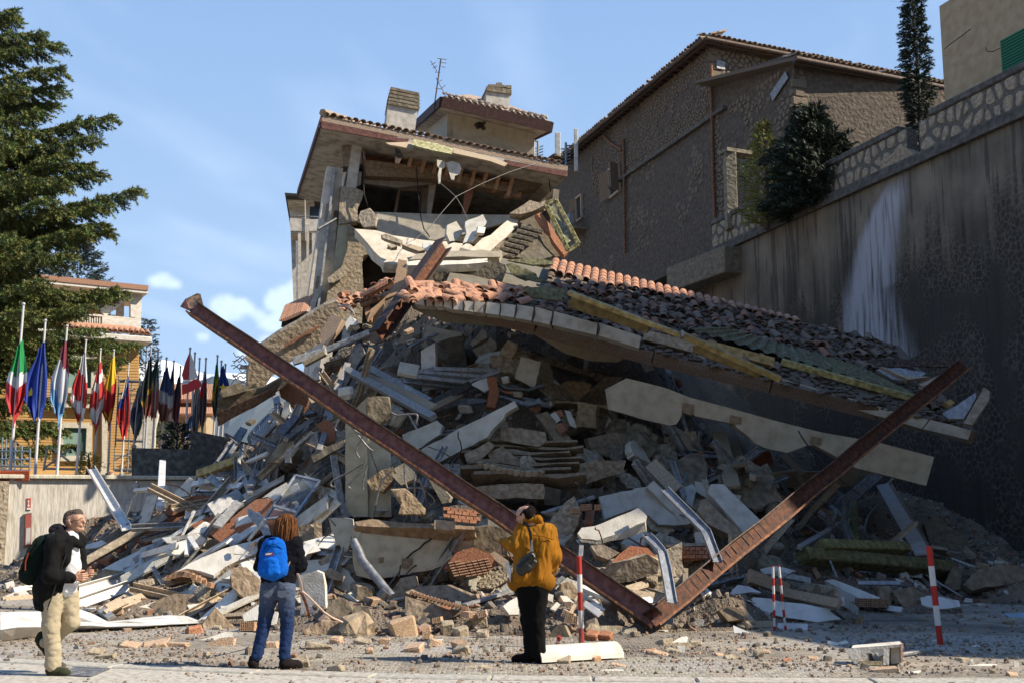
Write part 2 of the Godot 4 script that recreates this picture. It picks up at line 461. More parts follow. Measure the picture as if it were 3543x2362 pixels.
func build_ground()->void:
	var b:=mb()
	b.quad(Vector3(-6000,-.02,6000),Vector3(6000,-.02,6000),Vector3(6000,-.02,-12000),Vector3(-6000,-.02,-12000))
	struct("ground",b,M.dusty)
	b=mb()
	var dn:=FastNoiseLite.new();dn.seed=31;dn.frequency=.22;dn.fractal_octaves=4
	var tn:=func(x: float,z: float)->Color:
		var k: float=.92+.75*dn.get_noise_2d(x,z*1.6)+.25*dn.get_noise_2d(x*4.0,z*4.0)
		return C(k*1.06,k,k*.9)
	for j in 70:
		for i in 84:
			var x:=-16.8+i*.4;var z:=-7.0 - j*.4
			b.tint=tn.call(x,z);b.quad(Vector3(x,0,z),Vector3(x+.4,0,z),Vector3(x+.4,0,z - .4),Vector3(x,0,z - .4))
	b.tint=Color.WHITE
	for q in [[-40.0,45.0,12.0,-7.0],[-40.0,45.0,-35.0,-60.0],[-40.0,-16.8,-7.0,-35.0],[16.8,45.0,-7.0,-35.0]]:
		b.quad(Vector3(q[0],0,q[2]),Vector3(q[1],0,q[2]),Vector3(q[1],0,q[3]),Vector3(q[0],0,q[3]))
	struct("paved_square",b,M.setts)
	var pts:=[]
	for q in [[-700,2262],[0,2282],[420,2303],[900,2322],[1300,2335],[1700,2343],[2400,2350],[3000,2353],[3600,2355],[4400,2352]]:
		pts.append(ground(q[0],q[1]))
	var fw:=mb()
	for i in pts.size() - 1:
		var a: Vector3=pts[i]+Vector3(0,.01,.28);var c: Vector3=pts[i+1]+Vector3(0,.01,.28)
		fw.quad(Vector3(a.x,.01,12),Vector3(c.x,.01,12),c,a)
	struct("footway",fw,M.footway)
	var kb:=Node3D.new();put(kb,"kerb",self);kb.set_meta("kind","structure")
	for i in pts.size() - 1:
		var a: Vector3=pts[i];var c: Vector3=pts[i+1]
		var k:=maxi(1,int((c - a).length()/1.0))
		for j in k:
			var s:=mb(tone(.08))
			var p:=a.lerp(c,float(j)/k);var q:=a.lerp(c,float(j+1)/k)
			var d:=(q - p).normalized()
			s.beam(p+d*.012+Vector3(0,-.035,.14),q - d*.012+Vector3(0,-.035,.14),.27,.12,UP,.012)
			part("kerb_stone",s,M.footway,kb)
	zf(0,1600,2.058)
	var g0:=ground(fp(520,1467).x,fp(520,1467).y);var g1:=ground(fp(775,1480).x,fp(775,1480).y);var g2:=ground(fp(640,1535).x,fp(640,1535).y);var g3:=ground(fp(425,1522).x,fp(425,1522).y)
	var t:=thing("drain_grate","dark iron drain grate let into the pale footway near the walking man","drain",(g0+g2)*.5)
	b=mb()
	b.prism(PackedVector3Array([g0+UP*.013,g1+UP*.013,g2+UP*.013,g3+UP*.013]),UP,.004)
	part("pit",b,M.dark,t)
	for i in 9:
		b=mb()
		var k:=(i+.5)/9.0
		b.beam(g0.lerp(g1,k)+UP*.018,g3.lerp(g2,k)+UP*.018,.034,.01)
		part("bar",b,M.zinc,t)
	for k in [.0,.5,1.0]:
		b=mb();b.beam(g0.lerp(g3,k)+UP*.019,g1.lerp(g2,k)+UP*.019,.03,.01)
		part("bar",b,M.zinc,t)
func build_square_side()->void:  # houses added out of view to block low sky light and deepen shade
	for i in 4:
		var x:=-52.0+i*22.0;var h:=[15.0,17.0,14.5,16.0][i] as float
		var t:=thing("town_house",["ochre","cream","brown","pale yellow"][i]+" town house closing the square on the near side","house",Vector3(x+11,0,24))
		var b:=mb(C(.75,.72,.7));b.prism(PackedVector3Array([Vector3(x,0,24),Vector3(x+21.9,0,24),Vector3(x+21.9,0,36),Vector3(x,0,36)]),UP,-h);part("wall",b,M.ochre if i!=1 else M.cream,t)
		b=mb();b.prism(PackedVector3Array([Vector3(x - .2,h,23.2),Vector3(x+22,h,23.2),Vector3(x+22,h+3,30),Vector3(x - .2,h+3,30)]),Vector3(0,.9,-.4).normalized(),.2);part("roof",b,M.old_tile,t)
		for r in 4:
			for c in 6:
				b=mb();b.box(Transform3D(Basis(),Vector3(x+2.4+c*3.4,2.4+r*3.5,23.97)),Vector3(1.1,1.8,.1));var w:=part("window",b,M.dark,t)
				for s in [-1.0,1.0]:
					b=mb(C(.4,.5,.4));b.box(Transform3D(Basis(),Vector3(x+2.4+c*3.4+s*.85,2.4+r*3.5,23.93)),Vector3(.55,1.8,.06));part("shutter",b,M.wood,w)
func voronoi(w: float,h: float,sx: float,sy: float,gap: float,sd: int,jit:=.42)->Array:
	var r:=RandomNumberGenerator.new();r.seed=sd
	var nx:=maxi(1,int(w/sx));var ny:=maxi(1,int(h/sy))
	var g:=[]
	for j in ny:
		for i in nx:
			g.append(Vector2((i+.5+r.randf_range(-jit,jit)+.5*(j % 2) - .25)*w/nx,(j+.5+r.randf_range(-jit,jit))*h/ny))
	var res:=[]
	for j in ny:
		for i in nx:
			var p: Vector2=g[j*nx+i]
			var poly:=PackedVector2Array([Vector2(maxf(0,p.x - sx*1.1),maxf(0,p.y - sy*1.1)),Vector2(minf(w,p.x+sx*1.1),maxf(0,p.y - sy*1.1)),Vector2(minf(w,p.x+sx*1.1),minf(h,p.y+sy*1.1)),Vector2(maxf(0,p.x - sx*1.1),minf(h,p.y+sy*1.1))])
			for dj in range(-2,3):
				for di in range(-2,3):
					var ii:=i+di;var jj:=j+dj
					if (di==0 and dj==0) or ii<0 or jj<0 or ii>=nx or jj>=ny: continue
					var q: Vector2=g[jj*nx+ii]
					var m:=(p+q)*.5;var d:=(q - p).normalized()
					m-=d*gap*.5
					var o:=PackedVector2Array()
					for k in poly.size():
						var a:=poly[k];var c:=poly[(k+1) % poly.size()]
						var da:=(a - m).dot(d);var dc:=(c - m).dot(d)
						if da<=0: o.append(a)
						if da*dc<0: o.append(a+(c - a)*(da/(da - dc)))
					poly=o
					if poly.size()<3: break
				if poly.size()<3: break
			if poly.size()>=3: res.append(poly)
	return res
func stones(parent: Node3D,polys: Array,o: Vector3,ux: Vector3,uy: Vector3,nn: Vector3,m: Material,proud: float,keep: Callable,single:=300,k:=.2,lift:=1.0)->void:
	var rest:=mb();var n:=0
	for p in polys:
		var cen:=Vector2.ZERO
		for q in p: cen+=q
		cen /= p.size()
		if not keep.call(cen): continue
		var t:=tone(k,.05)*lift
		t.a=1
		var b:=mb(t) if n<single else rest
		b.tint=t
		var f:=PackedVector3Array();var bk:=PackedVector3Array()
		var pr:=proud*rng.randf_range(.5,1.3)
		var pts:=[]
		for i in p.size():
			var a: Vector2=p[i];var d0: Vector2=p[(i+p.size() - 1) % p.size()];var d1: Vector2=p[(i+1) % p.size()]
			pts.append(a.lerp(d0,.22));pts.append(a.lerp(d1,.22))
		for q in pts:
			var c: Vector2=cen+(q - cen)*.86
			f.append(o+ux*c.x+uy*c.y+nn*pr);bk.append(o+ux*q.x+uy*q.y - nn*.01)
		if (f[1] - f[0]).cross(f[2] - f[1]).dot(nn)<0:
			f.reverse();bk.reverse()
		var top:=o+ux*cen.x+uy*cen.y+nn*pr*1.25
		for i in f.size(): b.tri(top,f[i],f[(i+1) % f.size()])
		b.strip(f,bk)
		if n<single: part("stone",b,m,parent)
		n+=1
	if n>single: part("stonework",rest,m,parent,"stuff")
func wall_texture()->ImageTexture:
	var w:=1280;var h:=704
	var im:=Image.create(w,h,false,Image.FORMAT_RGB8)
	var a:=FastNoiseLite.new();a.seed=1;a.frequency=.008;a.fractal_octaves=5
	var st:=FastNoiseLite.new();st.seed=2;st.frequency=1.0;st.fractal_octaves=4
	var cr:=FastNoiseLite.new();cr.seed=3;cr.noise_type=FastNoiseLite.TYPE_CELLULAR;cr.cellular_return_type=FastNoiseLite.RETURN_DISTANCE2_SUB;cr.frequency=.085;cr.fractal_type=FastNoiseLite.FRACTAL_NONE
	cr.domain_warp_enabled=true;cr.domain_warp_amplitude=14.0;cr.domain_warp_frequency=.035
	var rows:=[]
	zf(1900,100,1.4315)
	for q in [[700,1700,1790],[800,1630,1790],[900,1575,1790],[1000,1530,1775],[1100,1500,1770],[1200,1478,1765],[1287,1462,1760]]:
		rows.append([fp(q[1],q[0]),fp(q[2],q[0])])
	zf(2200,900,1.7513)
	for q in [[200,1258,1590],[350,1240,1640],[480,1236,1700],[620,1236,1760]]:
		rows.append([fp(q[1],q[0]),fp(q[2],q[0])])
	var ed:=[]
	for q in rows:
		var l:=onplane(q[0].x,q[0].y,W0,NW);var r:=onplane(q[1].x,q[1].y,W0,NW)
		ed.append([(l.y+r.y)*.5,(l - W0).dot(DW),(r - W0).dot(DW)])
	for y in h:
		var hh:=(h - .5 - y)/h*12.1
		var tl:=.0;var tr:=.0;var inside:=.0
		for i in ed.size() - 1:
			if hh<=ed[i][0] and hh>=ed[i+1][0]:
				var k: float=(ed[i][0] - hh)/(ed[i][0] - ed[i+1][0])
				tl=lerpf(ed[i][1],ed[i+1][1],k);tr=lerpf(ed[i][2],ed[i+1][2],k);inside=1.0
		for x in w:
			var t:=(x+.5)/w*22.0 - 5.0
			var s:=st.get_noise_2d(t*1.1,hh*.1);var s2:=st.get_noise_2d(t*3.4+50.0,hh*.22)
			var n:=a.get_noise_2d(x,y)
			var top:=9.9+1.6*s+.8*s2 - .06*(t - 4.0)
			if t>10.0: top-=(t - 10.0)*.55
			var dk:=smoothstep(top+.9,top - 1.6,hh)*clampf(.92+n*.4,0,1)
			var c:=C(.2,.165,.118)*(.9+.5*n+.25*s2)
			var streak:=smoothstep(.16,.42,s2+s*.5)*smoothstep(2.0,9.0,hh)*.75
			c=c.lerp(C(.055,.048,.04),clampf(streak,0,1))
			var d:=C(.03,.0235,.0165)*(1.0+.9*n+.5*s)
			var v:=smoothstep(.24,.03,absf(cr.get_noise_2d(x*1.15,y*1.15)+1.0))
			d=d.lerp(C(.115,.092,.066),v*clampf(.45+n*2.4+(.3 if t<5.0 else -.1),.0,1.0))
			c=c.lerp(d,dk)
			if inside>.0:
				var wb:=(tl - tr)
				var u:=(t - tr)/wb+.1*s2
				var m:=smoothstep(-.02,.4,u)*smoothstep(1.08,.78,u)
				var fb:=st.get_noise_2d(t*5.0+9.0,hh*.35)
				m*=clampf(.72+fb*1.3+.5*smoothstep(.55,.95,u)+.3*smoothstep(8.0,10.0,hh),.06,.93)
				c=c.lerp(C(.4,.4,.425),clampf(m,0,1)*smoothstep(ed[0][0],ed[0][0] - .8,hh))
			im.set_pixel(x,y,C(maxf(c.r,.01),maxf(c.g,.01),maxf(c.b,.01)).linear_to_srgb())
	return ImageTexture.create_from_image(im)
func uvquad(p: Array,uv: Array,nn: Vector3)->ArrayMesh:
	var m:=ArrayMesh.new();var ar:=[];ar.resize(Mesh.ARRAY_MAX)
	var vs:=PackedVector3Array();var us:=PackedVector2Array();var ns:=PackedVector3Array()
	var o:=[0,1,2,0,2,3]
	if (p[1] - p[0]).cross(p[2] - p[0]).dot(nn)>0: o=[0,2,1,0,3,2]
	for i in o: vs.append(p[i]);us.append(uv[i]);ns.append(nn)
	ar[Mesh.ARRAY_VERTEX]=vs;ar[Mesh.ARRAY_NORMAL]=ns;ar[Mesh.ARRAY_TEX_UV]=us
	m.add_surface_from_arrays(Mesh.PRIMITIVE_TRIANGLES,ar);return m
func build_hill_side()->void:
	var t:=thing("retaining_wall","tall stained concrete retaining wall with pale lime run and stone parapet on the right","wall",W0)
	var wm:=StandardMaterial3D.new();wm.resource_name="stained_render";wm.albedo_texture=wall_texture();wm.roughness=.95
	wm.heightmap_enabled=true;wm.heightmap_texture=bumps.rock;wm.heightmap_scale=1.5
	var face:=MeshInstance3D.new();put(face,"wall_face",t)
	var t0:=-5.0;var t1:=16.0
	face.mesh=uvquad([wallp(t0,-.3,.0) - W0,wallp(t1,-.3) - W0,wallp(t1,11.45) - W0,wallp(t0,11.45) - W0],[Vector2(0,1.02),Vector2(21.0/22,1.02),Vector2(21.0/22,1.0 - 11.45/12.1),Vector2(0,1.0 - 11.45/12.1)],NW)
	face.material_override=wm
	var b:=mb()
	b.beam(wallp(-18.6,5.55,-.47),wallp(t1,5.55,-.47),.9,11.8)
	part("wall_core",b,M.darkcon,t)
	b=mb();b.beam(wallp(-18.6,11.58,-.2),wallp(16.05,11.58,-.2),.7,.32,UP,.02)
	part("ledge",b,M.darkcon,t)
	zf(1900,100,1.4315)
	var q0:=fp(1832,520);var q1:=fp(1700,560)
	var tb0:=(onplane(q0.x,q0.y,W0,NW) - W0).dot(DW);var tb1:=(onplane(q1.x,q1.y,W0,NW) - W0).dot(DW)
	for seg in [[-18.6,tb0],[tb0+.55,15.6]]:
		b=mb();b.beam(wallp(seg[0],12.2,-.2),wallp(seg[1],12.2,-.2),.36,.95)
		part("parapet",b,M.mortar,t)
		b=mb();b.beam(wallp(seg[0]+(.35 if seg[0]>0 else .0),12.77,-.2),wallp(seg[1] - (.5 if seg[0]<0 else .0),12.77,-.2),.5,.2,UP,.03)
		part("coping",b,M.darkcon,t)
		var s0: float=maxf(seg[0],-3.0)
		stones(t,voronoi(seg[1] - s0 - .05,.9,.38,.33,.11,71),wallp(s0,11.77,-.02),DW,UP,NW,M.dusty,.035,func(_c): return true,150,.22,1.7)
	b=mb(tone());b.prism(PackedVector3Array([wallp(tb0+.15,11.75,.02),wallp(tb0+1.7,11.75,.02),wallp(tb0+1.9,12.05,.02),wallp(tb0+1.2,12.1,.02),wallp(tb0+.8,12.3,.02)]),NW,.45,.05)
	part("broken_edge",b,M.dusty,t)
	b=mb()
	b.quad(wallp(-18.6,11.7,-.4),wallp(16,11.7,-.4),wallp(40,11.7,-.4),wallp(40,11.7,-40));b.quad(wallp(-18.6,11.7,-.4),wallp(40,11.7,-.4),wallp(40,11.7,-60),wallp(-18.6,11.7,-60))
	struct("upper_terrace",b,M.darkcon)
	t=thing("ledge_wall","grey wall with a projecting concrete ledge beyond the end of the retaining wall","wall",wallp(18,0,0))
	b=mb();b.beam(wallp(16.003,4.5,-.9),wallp(30,4.5,-.9),1.0,9.4)
	part("wall_face",b,M.darkcon,t)
	var l0:=A(885,1078,40.6);var l1:=A(598,1208,44.5)
	l1.y=l0.y
	b=mb();b.beam(l0+Vector3(.3,-.5,0),l1+Vector3(.3,-.5,0),1.0,1.0,UP,.03)
	part("ledge",b,M.concrete,t)
	b=mb();var pa:=A(903,610,41.5);var pb:=A(903,920,41.5);pa.x=pb.x
	b.beam(pb - UP*.6,pa,.42,.5,Vector3(0,0,1),.03)
	b.beam(pa - DR*.3,pa+DR*2.2,.6,.14)
	var pil:=solo("gate_pier",b,M.concrete,"plain concrete pier with flat cap at the end of the stone parapet","pier")
	pil.set_meta("category","pier")
	t=thing("ochre_house","ochre rendered house high above the retaining wall with a green shutter","house",Vector3(12.06,11.7,-32))
	var o:=at(3262,200,32.0);o.y=11.7
	b=mb();b.prism(PackedVector3Array([o,o - DW*10,o - DW*10+DR*11,o+DR*11]),UP,-4.9)
	part("wall",b,M.ochre,t)
	b=mb();b.prism(PackedVector3Array([o - DW*11.0,o - DW*18.2,o - DW*18.2+DR*11,o - DW*11.0+DR*11]),UP,-10.2)
	part("tall_wing",b,M.ochre,t)
	var g0:=onplane(fp(2240,60).x,fp(2240,60).y,o,NW)
	var s0:=(g0 - o).dot(-DW);var hb:=g0.y - 1.9
	b=mb();b.prism(PackedVector3Array([o - DW*s0+UP*(hb - o.y)+NW*.03,o - DW*(s0+1.3)+UP*(hb - o.y)+NW*.03,o - DW*(s0+1.3)+UP*(hb+1.9 - o.y)+NW*.03,o - DW*s0+UP*(hb+1.9 - o.y)+NW*.03]),NW,.04)
	b.tint=C(.03,.22,.13)
	b.c.fill(b.tint)
	var sh:=part("shutter",b,M.plain,t)
	for i in 22:
		var sl:=mb(C(.035,.25,.15));var y:=hb - o.y+.06+i*.085
		sl.beam(o - DW*(s0+.05)+UP*y+NW*.045,o - DW*(s0+1.25)+UP*y+NW*.045,.03,.05,NW+UP*.7)
		part("slat",sl,M.plain,sh)
	b=mb();b.beam(o - DW*(s0 - .1)+UP*(hb - o.y - .05)+NW*.05,o - DW*(s0+1.4)+UP*(hb - o.y - .05)+NW*.05,.2,.1)
	part("sill",b,M.concrete,t)
	for cr in [[[1960,100],[1985,78],[2010,60],[2045,35],[2090,0]],[[2165,90],[2170,110],[2200,112],[2235,95]]]:
		var pts:=[]
		for c in cr: pts.append(onplane(fp(c[0],c[1]).x,fp(c[0],c[1]).y,o+NW*.004,NW))
		b=mb();b.tube(pts,.012,4);part("crack",b,M.dark,t)
	conifer("cypress","tall thin dark cypress standing between the stone house and the ochre house",at(3175,300,37),11.7,[[.0,1.0],[.22,.9],[.33,.34],[.45,.42],[.62,.32],[.8,.3],[1.0,.05]],7.0+at(3175,-60,37).y - 18.0,[.014,.026,.01],2600,.25)
	conifer("dark_bush","dark spiky conifer bush leaning over the stone parapet",at(2810,600,36.5),11.5,[[.0,1.2],[.3,1.4],[.55,1.15],[.8,.5],[1.0,.1]],at(2790,385,36.5).y - 11.5,[.022,.032,.012],2600,.42)
	conifer("yellow_shrub","yellow green shrub beside the dark bush over the stone parapet",at(2650,650,38.0),11.5,[[.0,.8],[.35,1.0],[.65,.7],[1.0,.1]],at(2660,425,38).y - 11.5,[.22,.22,.04],1700,.17)
	for k in []:
		var p:=A(k[0],k[1],k[4])
		conifer("ivy","dark ivy spilling over the wall behind the tiled roof",p,p.y - k[3],[[.0,k[2]*.7],[.5,k[2]],[1.0,k[2]*.4]],k[3]*2.0,[.012,.02,.01],1500,.2)
func conifer(nm: String,label: String,p: Vector3,y0: float,prof: Array,hgt: float,col: Array,count: int,sz: float)->void:
	var o:=Vector3(p.x,y0,p.z)
	var t:=thing(nm,label,"tree" if nm=="cypress" else ("ivy" if nm=="ivy" else "shrub"),o)
	var b:=mb()
	if nm=="ivy": b.tube([o,o+UP*hgt*.8],.03,5)
	else: b.tube([o - UP*.2,o+Vector3(.05,hgt*.5,0),o+UP*hgt*.97],.12,6,.02)
	part("trunk",b,M.bark,t)
	var xs:=[];var cols:=[]
	for i in count:
		var k:=pow(rng.randf(),1.25)
		var r:=.0
		for j in prof.size() - 1:
			if k>=prof[j][0] and k<=prof[j+1][0]: r=lerpf(prof[j][1],prof[j+1][1],(k - prof[j][0])/(prof[j+1][0] - prof[j][0]))
		var th:=rng.randf()*TAU
		r*=(.75+.4*sin(th*3.0+k*17.0)*sin(k*29.0+th))*sqrt(rng.randf_range(.15,1.15))
		var out:=Vector3(cos(th),rng.randf_range(-.1,.9),sin(th)).normalized()
		xs.append(Transform3D(Basis.looking_at(-out,Vector3(rng.randf(),rng.randf(),.3).normalized()).scaled(Vector3.ONE*sz*rng.randf_range(.6,1.5)),o+Vector3(cos(th)*r,k*hgt,sin(th)*r)))
	for i in 23:
		var q:=rng.randf_range(.55,1.7)
		cols.append(C(col[0]*q*rng.randf_range(.8,1.3),col[1]*q,col[2]*q))
	many("crown",spray_mesh(.35),M.needle,xs,cols,t)
var sprays:={}
func spray_mesh(droop: float)->Mesh:
	var key:=str(droop)
	if sprays.has(key): return sprays[key]
	var b:=mb();var r:=RandomNumberGenerator.new();r.seed=3;b.rg=r
	for i in 26:
		var k:=(i+.5)/26.0
		var p:=Vector3(r.randf_range(-.05,.05),-droop*k*k*.5,k*.85)
		var a:=r.randf()*TAU
		var d:=Vector3(cos(a),sin(a)*.7 - droop,r.randf_range(.3,1.1)).normalized()*r.randf_range(.22,.42)
		var s:=d.cross(Vector3(r.randf() - .5,r.randf() - .5,r.randf() - .5)).normalized()*.05
		b.tri(p - s,p+s,p+d)
	sprays[key]=b.mesh();return sprays[key]
func eave_tiles(parent: Node3D,a: Vector3,b: Vector3,up_slope: Vector3,m: Material,step:=.24,rows:=2,sc:=1.0,jit:=.06,miss:=.0)->void:
	var d:=(b - a).normalized();var n:=int((b - a).length()/step)
	var nn:=d.cross(up_slope).normalized()
	if nn.y<0: nn=-nn
	for i in n:
		for r in rows:
			if rng.randf()<miss: continue
			var q:=mb(tone(.3,.06))
			var bs:=Basis(nn.cross(-up_slope),nn,-up_slope).rotated(nn,rng.randf_range(-jit,jit)).rotated(d,rng.randf_range(-jit,jit)*.6)
			q.coppo(Transform3D(bs,a+d*(i+.5)*step+up_slope*(.16+r*.34)*sc+nn*(.02+rng.randf()*.02)),.42*sc,.105*sc,.085*sc)
			part("roof_tile",q,m,parent)
func build_stone_house()->void:
	zf(1900,100,1.4315)
	var B0:=at(fp(1215,200).x,fp(1215,200).y,42.0)
	var k:=fp(803,170);var C0:=onplane(k.x,k.y,B0,NW)
	var k2:=fp(100,690);var E0:=onplane(k2.x,k2.y,B0,NW)
	var um:=(C0 - B0).dot(DW);var ue:=(E0 - B0).dot(DW)
	var he:=onplane(fp(800,75).x,fp(800,75).y,B0,NW).y;var hl:=onplane(fp(1205,178).x,fp(1205,178).y,B0,NW).y;var hv:=onplane(fp(815,285).x,fp(815,285).y,B0,NW).y
	var O:=Vector3(B0.x,0,B0.z);var C:=O+DW*um;var E:=O+DW*(ue+8.0)
	var t:=thing("stone_house","old rubble stone house with tiled eaves on the hill behind the ruin","house",Vector3(O.x,3,O.z))
	var b:=mb()
	b.prism(PackedVector3Array([C+UP*2,E+UP*2,E+DR*16+UP*2,C+DR*16+UP*2]),UP,-(he - 2.0))
	part("main_wall",b,M.oldwall,t)
	b=mb()
	for s in 1:
		var p:=PackedVector3Array([O+UP*2,O+UP*hl,C - DW*.003+UP*hv,C - DW*.003+UP*2])
		b.prism(p,NW,14.0)
	var ltm:=part("side_wing",b,M.oldwall,t)
	var nz:=FastNoiseLite.new();nz.seed=4;nz.frequency=.35
	var strg:=onplane(fp(855,388).x,fp(855,388).y,B0,NW).y;var str1:=onplane(fp(390,745).x,fp(390,745).y,B0,NW).y
	var hs:=(strg+str1)*.5
	stones(t,voronoi(14.0,he - hs - .3,.25,.16,.04,5),C+UP*(hs+.15)+NW*.004,DW,UP,NW,M.stone,.045,func(c): return nz.get_noise_2d(c.x,c.y*1.5)>-.28,170,.45,1.75)
	stones(t,voronoi(15.0,hs - 9.0,.33,.25,.05,6),C+DW*1.0+UP*9.0+NW*.004,DW,UP,NW,M.stone,.03,func(c): return nz.get_noise_2d(c.x*.7+30,c.y)+rng.randf_range(-.2,.2)>.24,20,.3)
	stones(t,voronoi(um,hl - 11.5,.32,.22,.05,7),O+UP*11.6+NW*.004,DW,UP,NW,M.stone,.045,func(c): return nz.get_noise_2d(c.x*1.3,c.y+70)>.02 or c.x>um - .7,110,.4,1.6)
	stones(t,voronoi(9.0,he - hv - .2,.32,.22,.05,8),C+DR*.3+UP*hv - DW*.004,DR,UP,-DW,M.stone,.045,func(c): return true,60,.25)
	stones(t,voronoi(9.0,hl - 11.5,.34,.24,.05,9),O+DR*.2+UP*11.6 - DW*.004,DR,UP,-DW,M.stone,.05,func(c): return true,100,.25)
	b=mb();b.beam(C - DW*1.3+UP*hs+NW*.09,C+DW*(ue - um - 5.0)+UP*hs+NW*.09,.22,.16,UP,.02)
	part("string_course",b,M.darkcon,t)
	for i in 16:
		b=mb(tone(.15))
		var y:=hv+.3+i*.36
		if y>he - .3: break
		b.box(Transform3D(Basis(DR,UP,-DW),C+UP*y+DR*.2 - DW*.01),Vector3(.62 if i % 2 else .4,.33,.1),.03)
		part("quoin",b,M.stone,t)
	for i in 18:
		b=mb(tone(.15))
		b.box(Transform3D(Basis(DR,UP,-DW),O+UP*(12.0+i*.36)+DR*.2+NW*.02 - DW*.02),Vector3(.7 if i % 2 else .45,.33,.14),.03)
		part("quoin",b,M.stone,t)
	for q in [[1150,285,60,-.6],[832,172,22,.0]]:
		var p:=onplane(fp(q[0],q[1]).x,fp(q[0],q[1]).y,B0,NW)+NW*.08
		if q[0]==832: p=C+UP*(he - .95)+DR*.45 - DW*.1
		b=mb();b.box(Transform3D(Basis(DW if q[0]!=832 else DR,UP,NW if q[0]!=832 else -DW).orthonormalized().rotated(NW,q[3]*-.7),p),Vector3(1.3 if q[0]==1150 else .45,.4,.05),.01)
		part("anchor_plate",b,M.zinc,t)
	for r in [[C+UP*he,E+UP*he,NW,DR,17.0],[C+UP*(he+.003),C+DR*16+UP*(he+.003),-DW,DW,12.0],[O+UP*hl,O+DR*14+UP*hl,-DW,DW,um]]:
		var ov:=.6
		var a: Vector3=r[0]+r[2]*ov;var c: Vector3=r[1]+r[2]*ov
		var along:=(c - a).normalized()
		if r[4]>10.0: a-=along*ov
		if r[4]<10.0: a-=along*.35
		var rise:=(hv - hl)/um if r[4]<10.0 else .34
		var sl: Vector3=(r[3]+UP*rise).normalized()
		var tilt:=sl.slide(along).normalized()
		b=mb();b.prism(PackedVector3Array([a,c,c+tilt*(r[4]+ov),a+tilt*(r[4]+ov)] if r[4]<10.0 else [a,c,c+tilt*r[4]*.7,a+tilt*r[4]*.7+along*r[4]*.7]),(along.cross(tilt) if along.cross(tilt).y>0 else tilt.cross(along)).normalized(),.14)
		b.c.fill(C(.4,.4,.4));part("roof",b,M.old_tile,t)
		b=mb();b.tube([a - UP*.1+r[2]*.05,c - UP*.1+r[2]*.05],.1,8)
		part("gutter",b,M.steel,t)
		b=mb();b.beam(a - UP*.16 - r[2]*.12,c - UP*.16 - r[2]*.12,.12,.14)
		part("eave_board",b,M.steel,t)
		eave_tiles(t,a+UP*.06,a.lerp(c,1.0)+UP*.06,tilt,M.old_tile,.27,2 if r[4]<10.0 or r[2]!=NW else 3,1.2,.1,.04)
	for i in 44:
		b=mb();var p:=C+DW*(i*.55)+UP*(he - .1)
		b.beam(p - NW*.1,p+NW*.55 - UP*.03,.09,.12)
		part("rafter",b,M.steel,t)
	b=mb();b.beam(O+UP*(hl+.12) - DW*.6+NW*.14,C+UP*(hv+.1) - DW*.02+NW*.14,.3,.2)
	part("verge",b,M.steel,t)
	for q in [[[803,180],[812,700],[828,1062]],[[368,545],[372,800],[376,1110]],[[270,530],[300,562],[360,600]]]:
		var pts:=[]
		for c in q: pts.append(onplane(fp(c[0],c[1]).x,fp(c[0],c[1]).y,B0+NW*.14,NW))
		b=mb();b.tube(pts,.075,8);part("rain_pipe",b,M.rust,t)
	var wins:=[[[298,700],[345,668],[352,800],[305,838]],[[135,842],[163,820],[166,935],[140,955]]]
	for wi in 2:
		var fr4:=PackedVector3Array()
		for c in wins[wi]: fr4.append(onplane(fp(c[0],c[1]).x,fp(c[0],c[1]).y,B0+NW*.05,NW))
		b=mb();b.prism(fr4,NW,.1)
		var w:=part("window",b,M.dark,t)
		for i in 4:
			b=mb(tone(.1));b.beam(fr4[i]+NW*.03,fr4[(i+1) % 4]+NW*.03,.12,.14,NW)
			part("frame",b,M.wood,w)
		for s in 2:
			var i0:=fr4[0] if s==0 else fr4[1];var i1:=fr4[3] if s==0 else fr4[2]
			if wi==1 and s==1: continue
			var wd:=((fr4[1] - fr4[0])*.5).length()
			var dr:=(DW*(1.0 if s==0 else -1.0)+NW*(.7 if s==0 else 2.4)).normalized()
			var top:=i0+NW*.06;var bot:=i1+NW*.06
			if wi==0 and s==0: dr=(dr+UP*-.35).normalized()
			var q:=PackedVector3Array([top,top+dr*wd,bot+dr*wd,bot])
			b=mb(C(.5,.42,.36));b.prism(q,dr.cross(UP).normalized(),.045)
			var shp:=part("shutter",b,M.wood,t)
			for j in 9:
				b=mb(C(.36,.3,.26));var kk:=(j+.7)/9.6
				for sd in [1.0]:
					b.beam(top.lerp(bot,kk)+dr*.06+dr.cross(UP)*.02,top.lerp(bot,kk)+dr*(wd - .06)+dr.cross(UP)*.02,.05,.09,dr.cross(UP))
				part("slat",b,M.wood,shp)
	var c0:=onplane(fp(92,1010).x,fp(92,1010).y,B0,NW);var c1:=onplane(fp(190,985).x,fp(190,985).y,B0,NW);c0.y=c1.y
	b=mb();b.beam(c0+NW*.4,c1+NW*.4,.8,.14)
	var bal:=part("balcony",b,M.concrete,t)
	for i in 12:
		b=mb();var p:=c0.lerp(c1,i/11.0)+NW*.76;b.tube([p,p+UP*.95],.012,4);part("baluster",b,M.steel,bal)
	b=mb();b.beam(c0+NW*.76+UP*.95,c1+NW*.76+UP*.95,.04,.04);part("hand_rail",b,M.steel,bal)
	b=mb(C(.35,.36,.36));b.box(Transform3D(Basis(DW,UP,NW).orthonormalized(),c1+NW*.95+UP*.45 - DW*-.4),Vector3(.85,.62,.3),.02)
	part("cooling_unit",b,M.plain,t)
func poly(pts: Array,anchor: Vector3,nn: Vector3)->PackedVector3Array:
	var r:=PackedVector3Array()
	for i in range(0,pts.size(),2):
		var q:=fp(pts[i],pts[i+1]);r.append(onplane(q.x,q.y,anchor,nn))
	return r
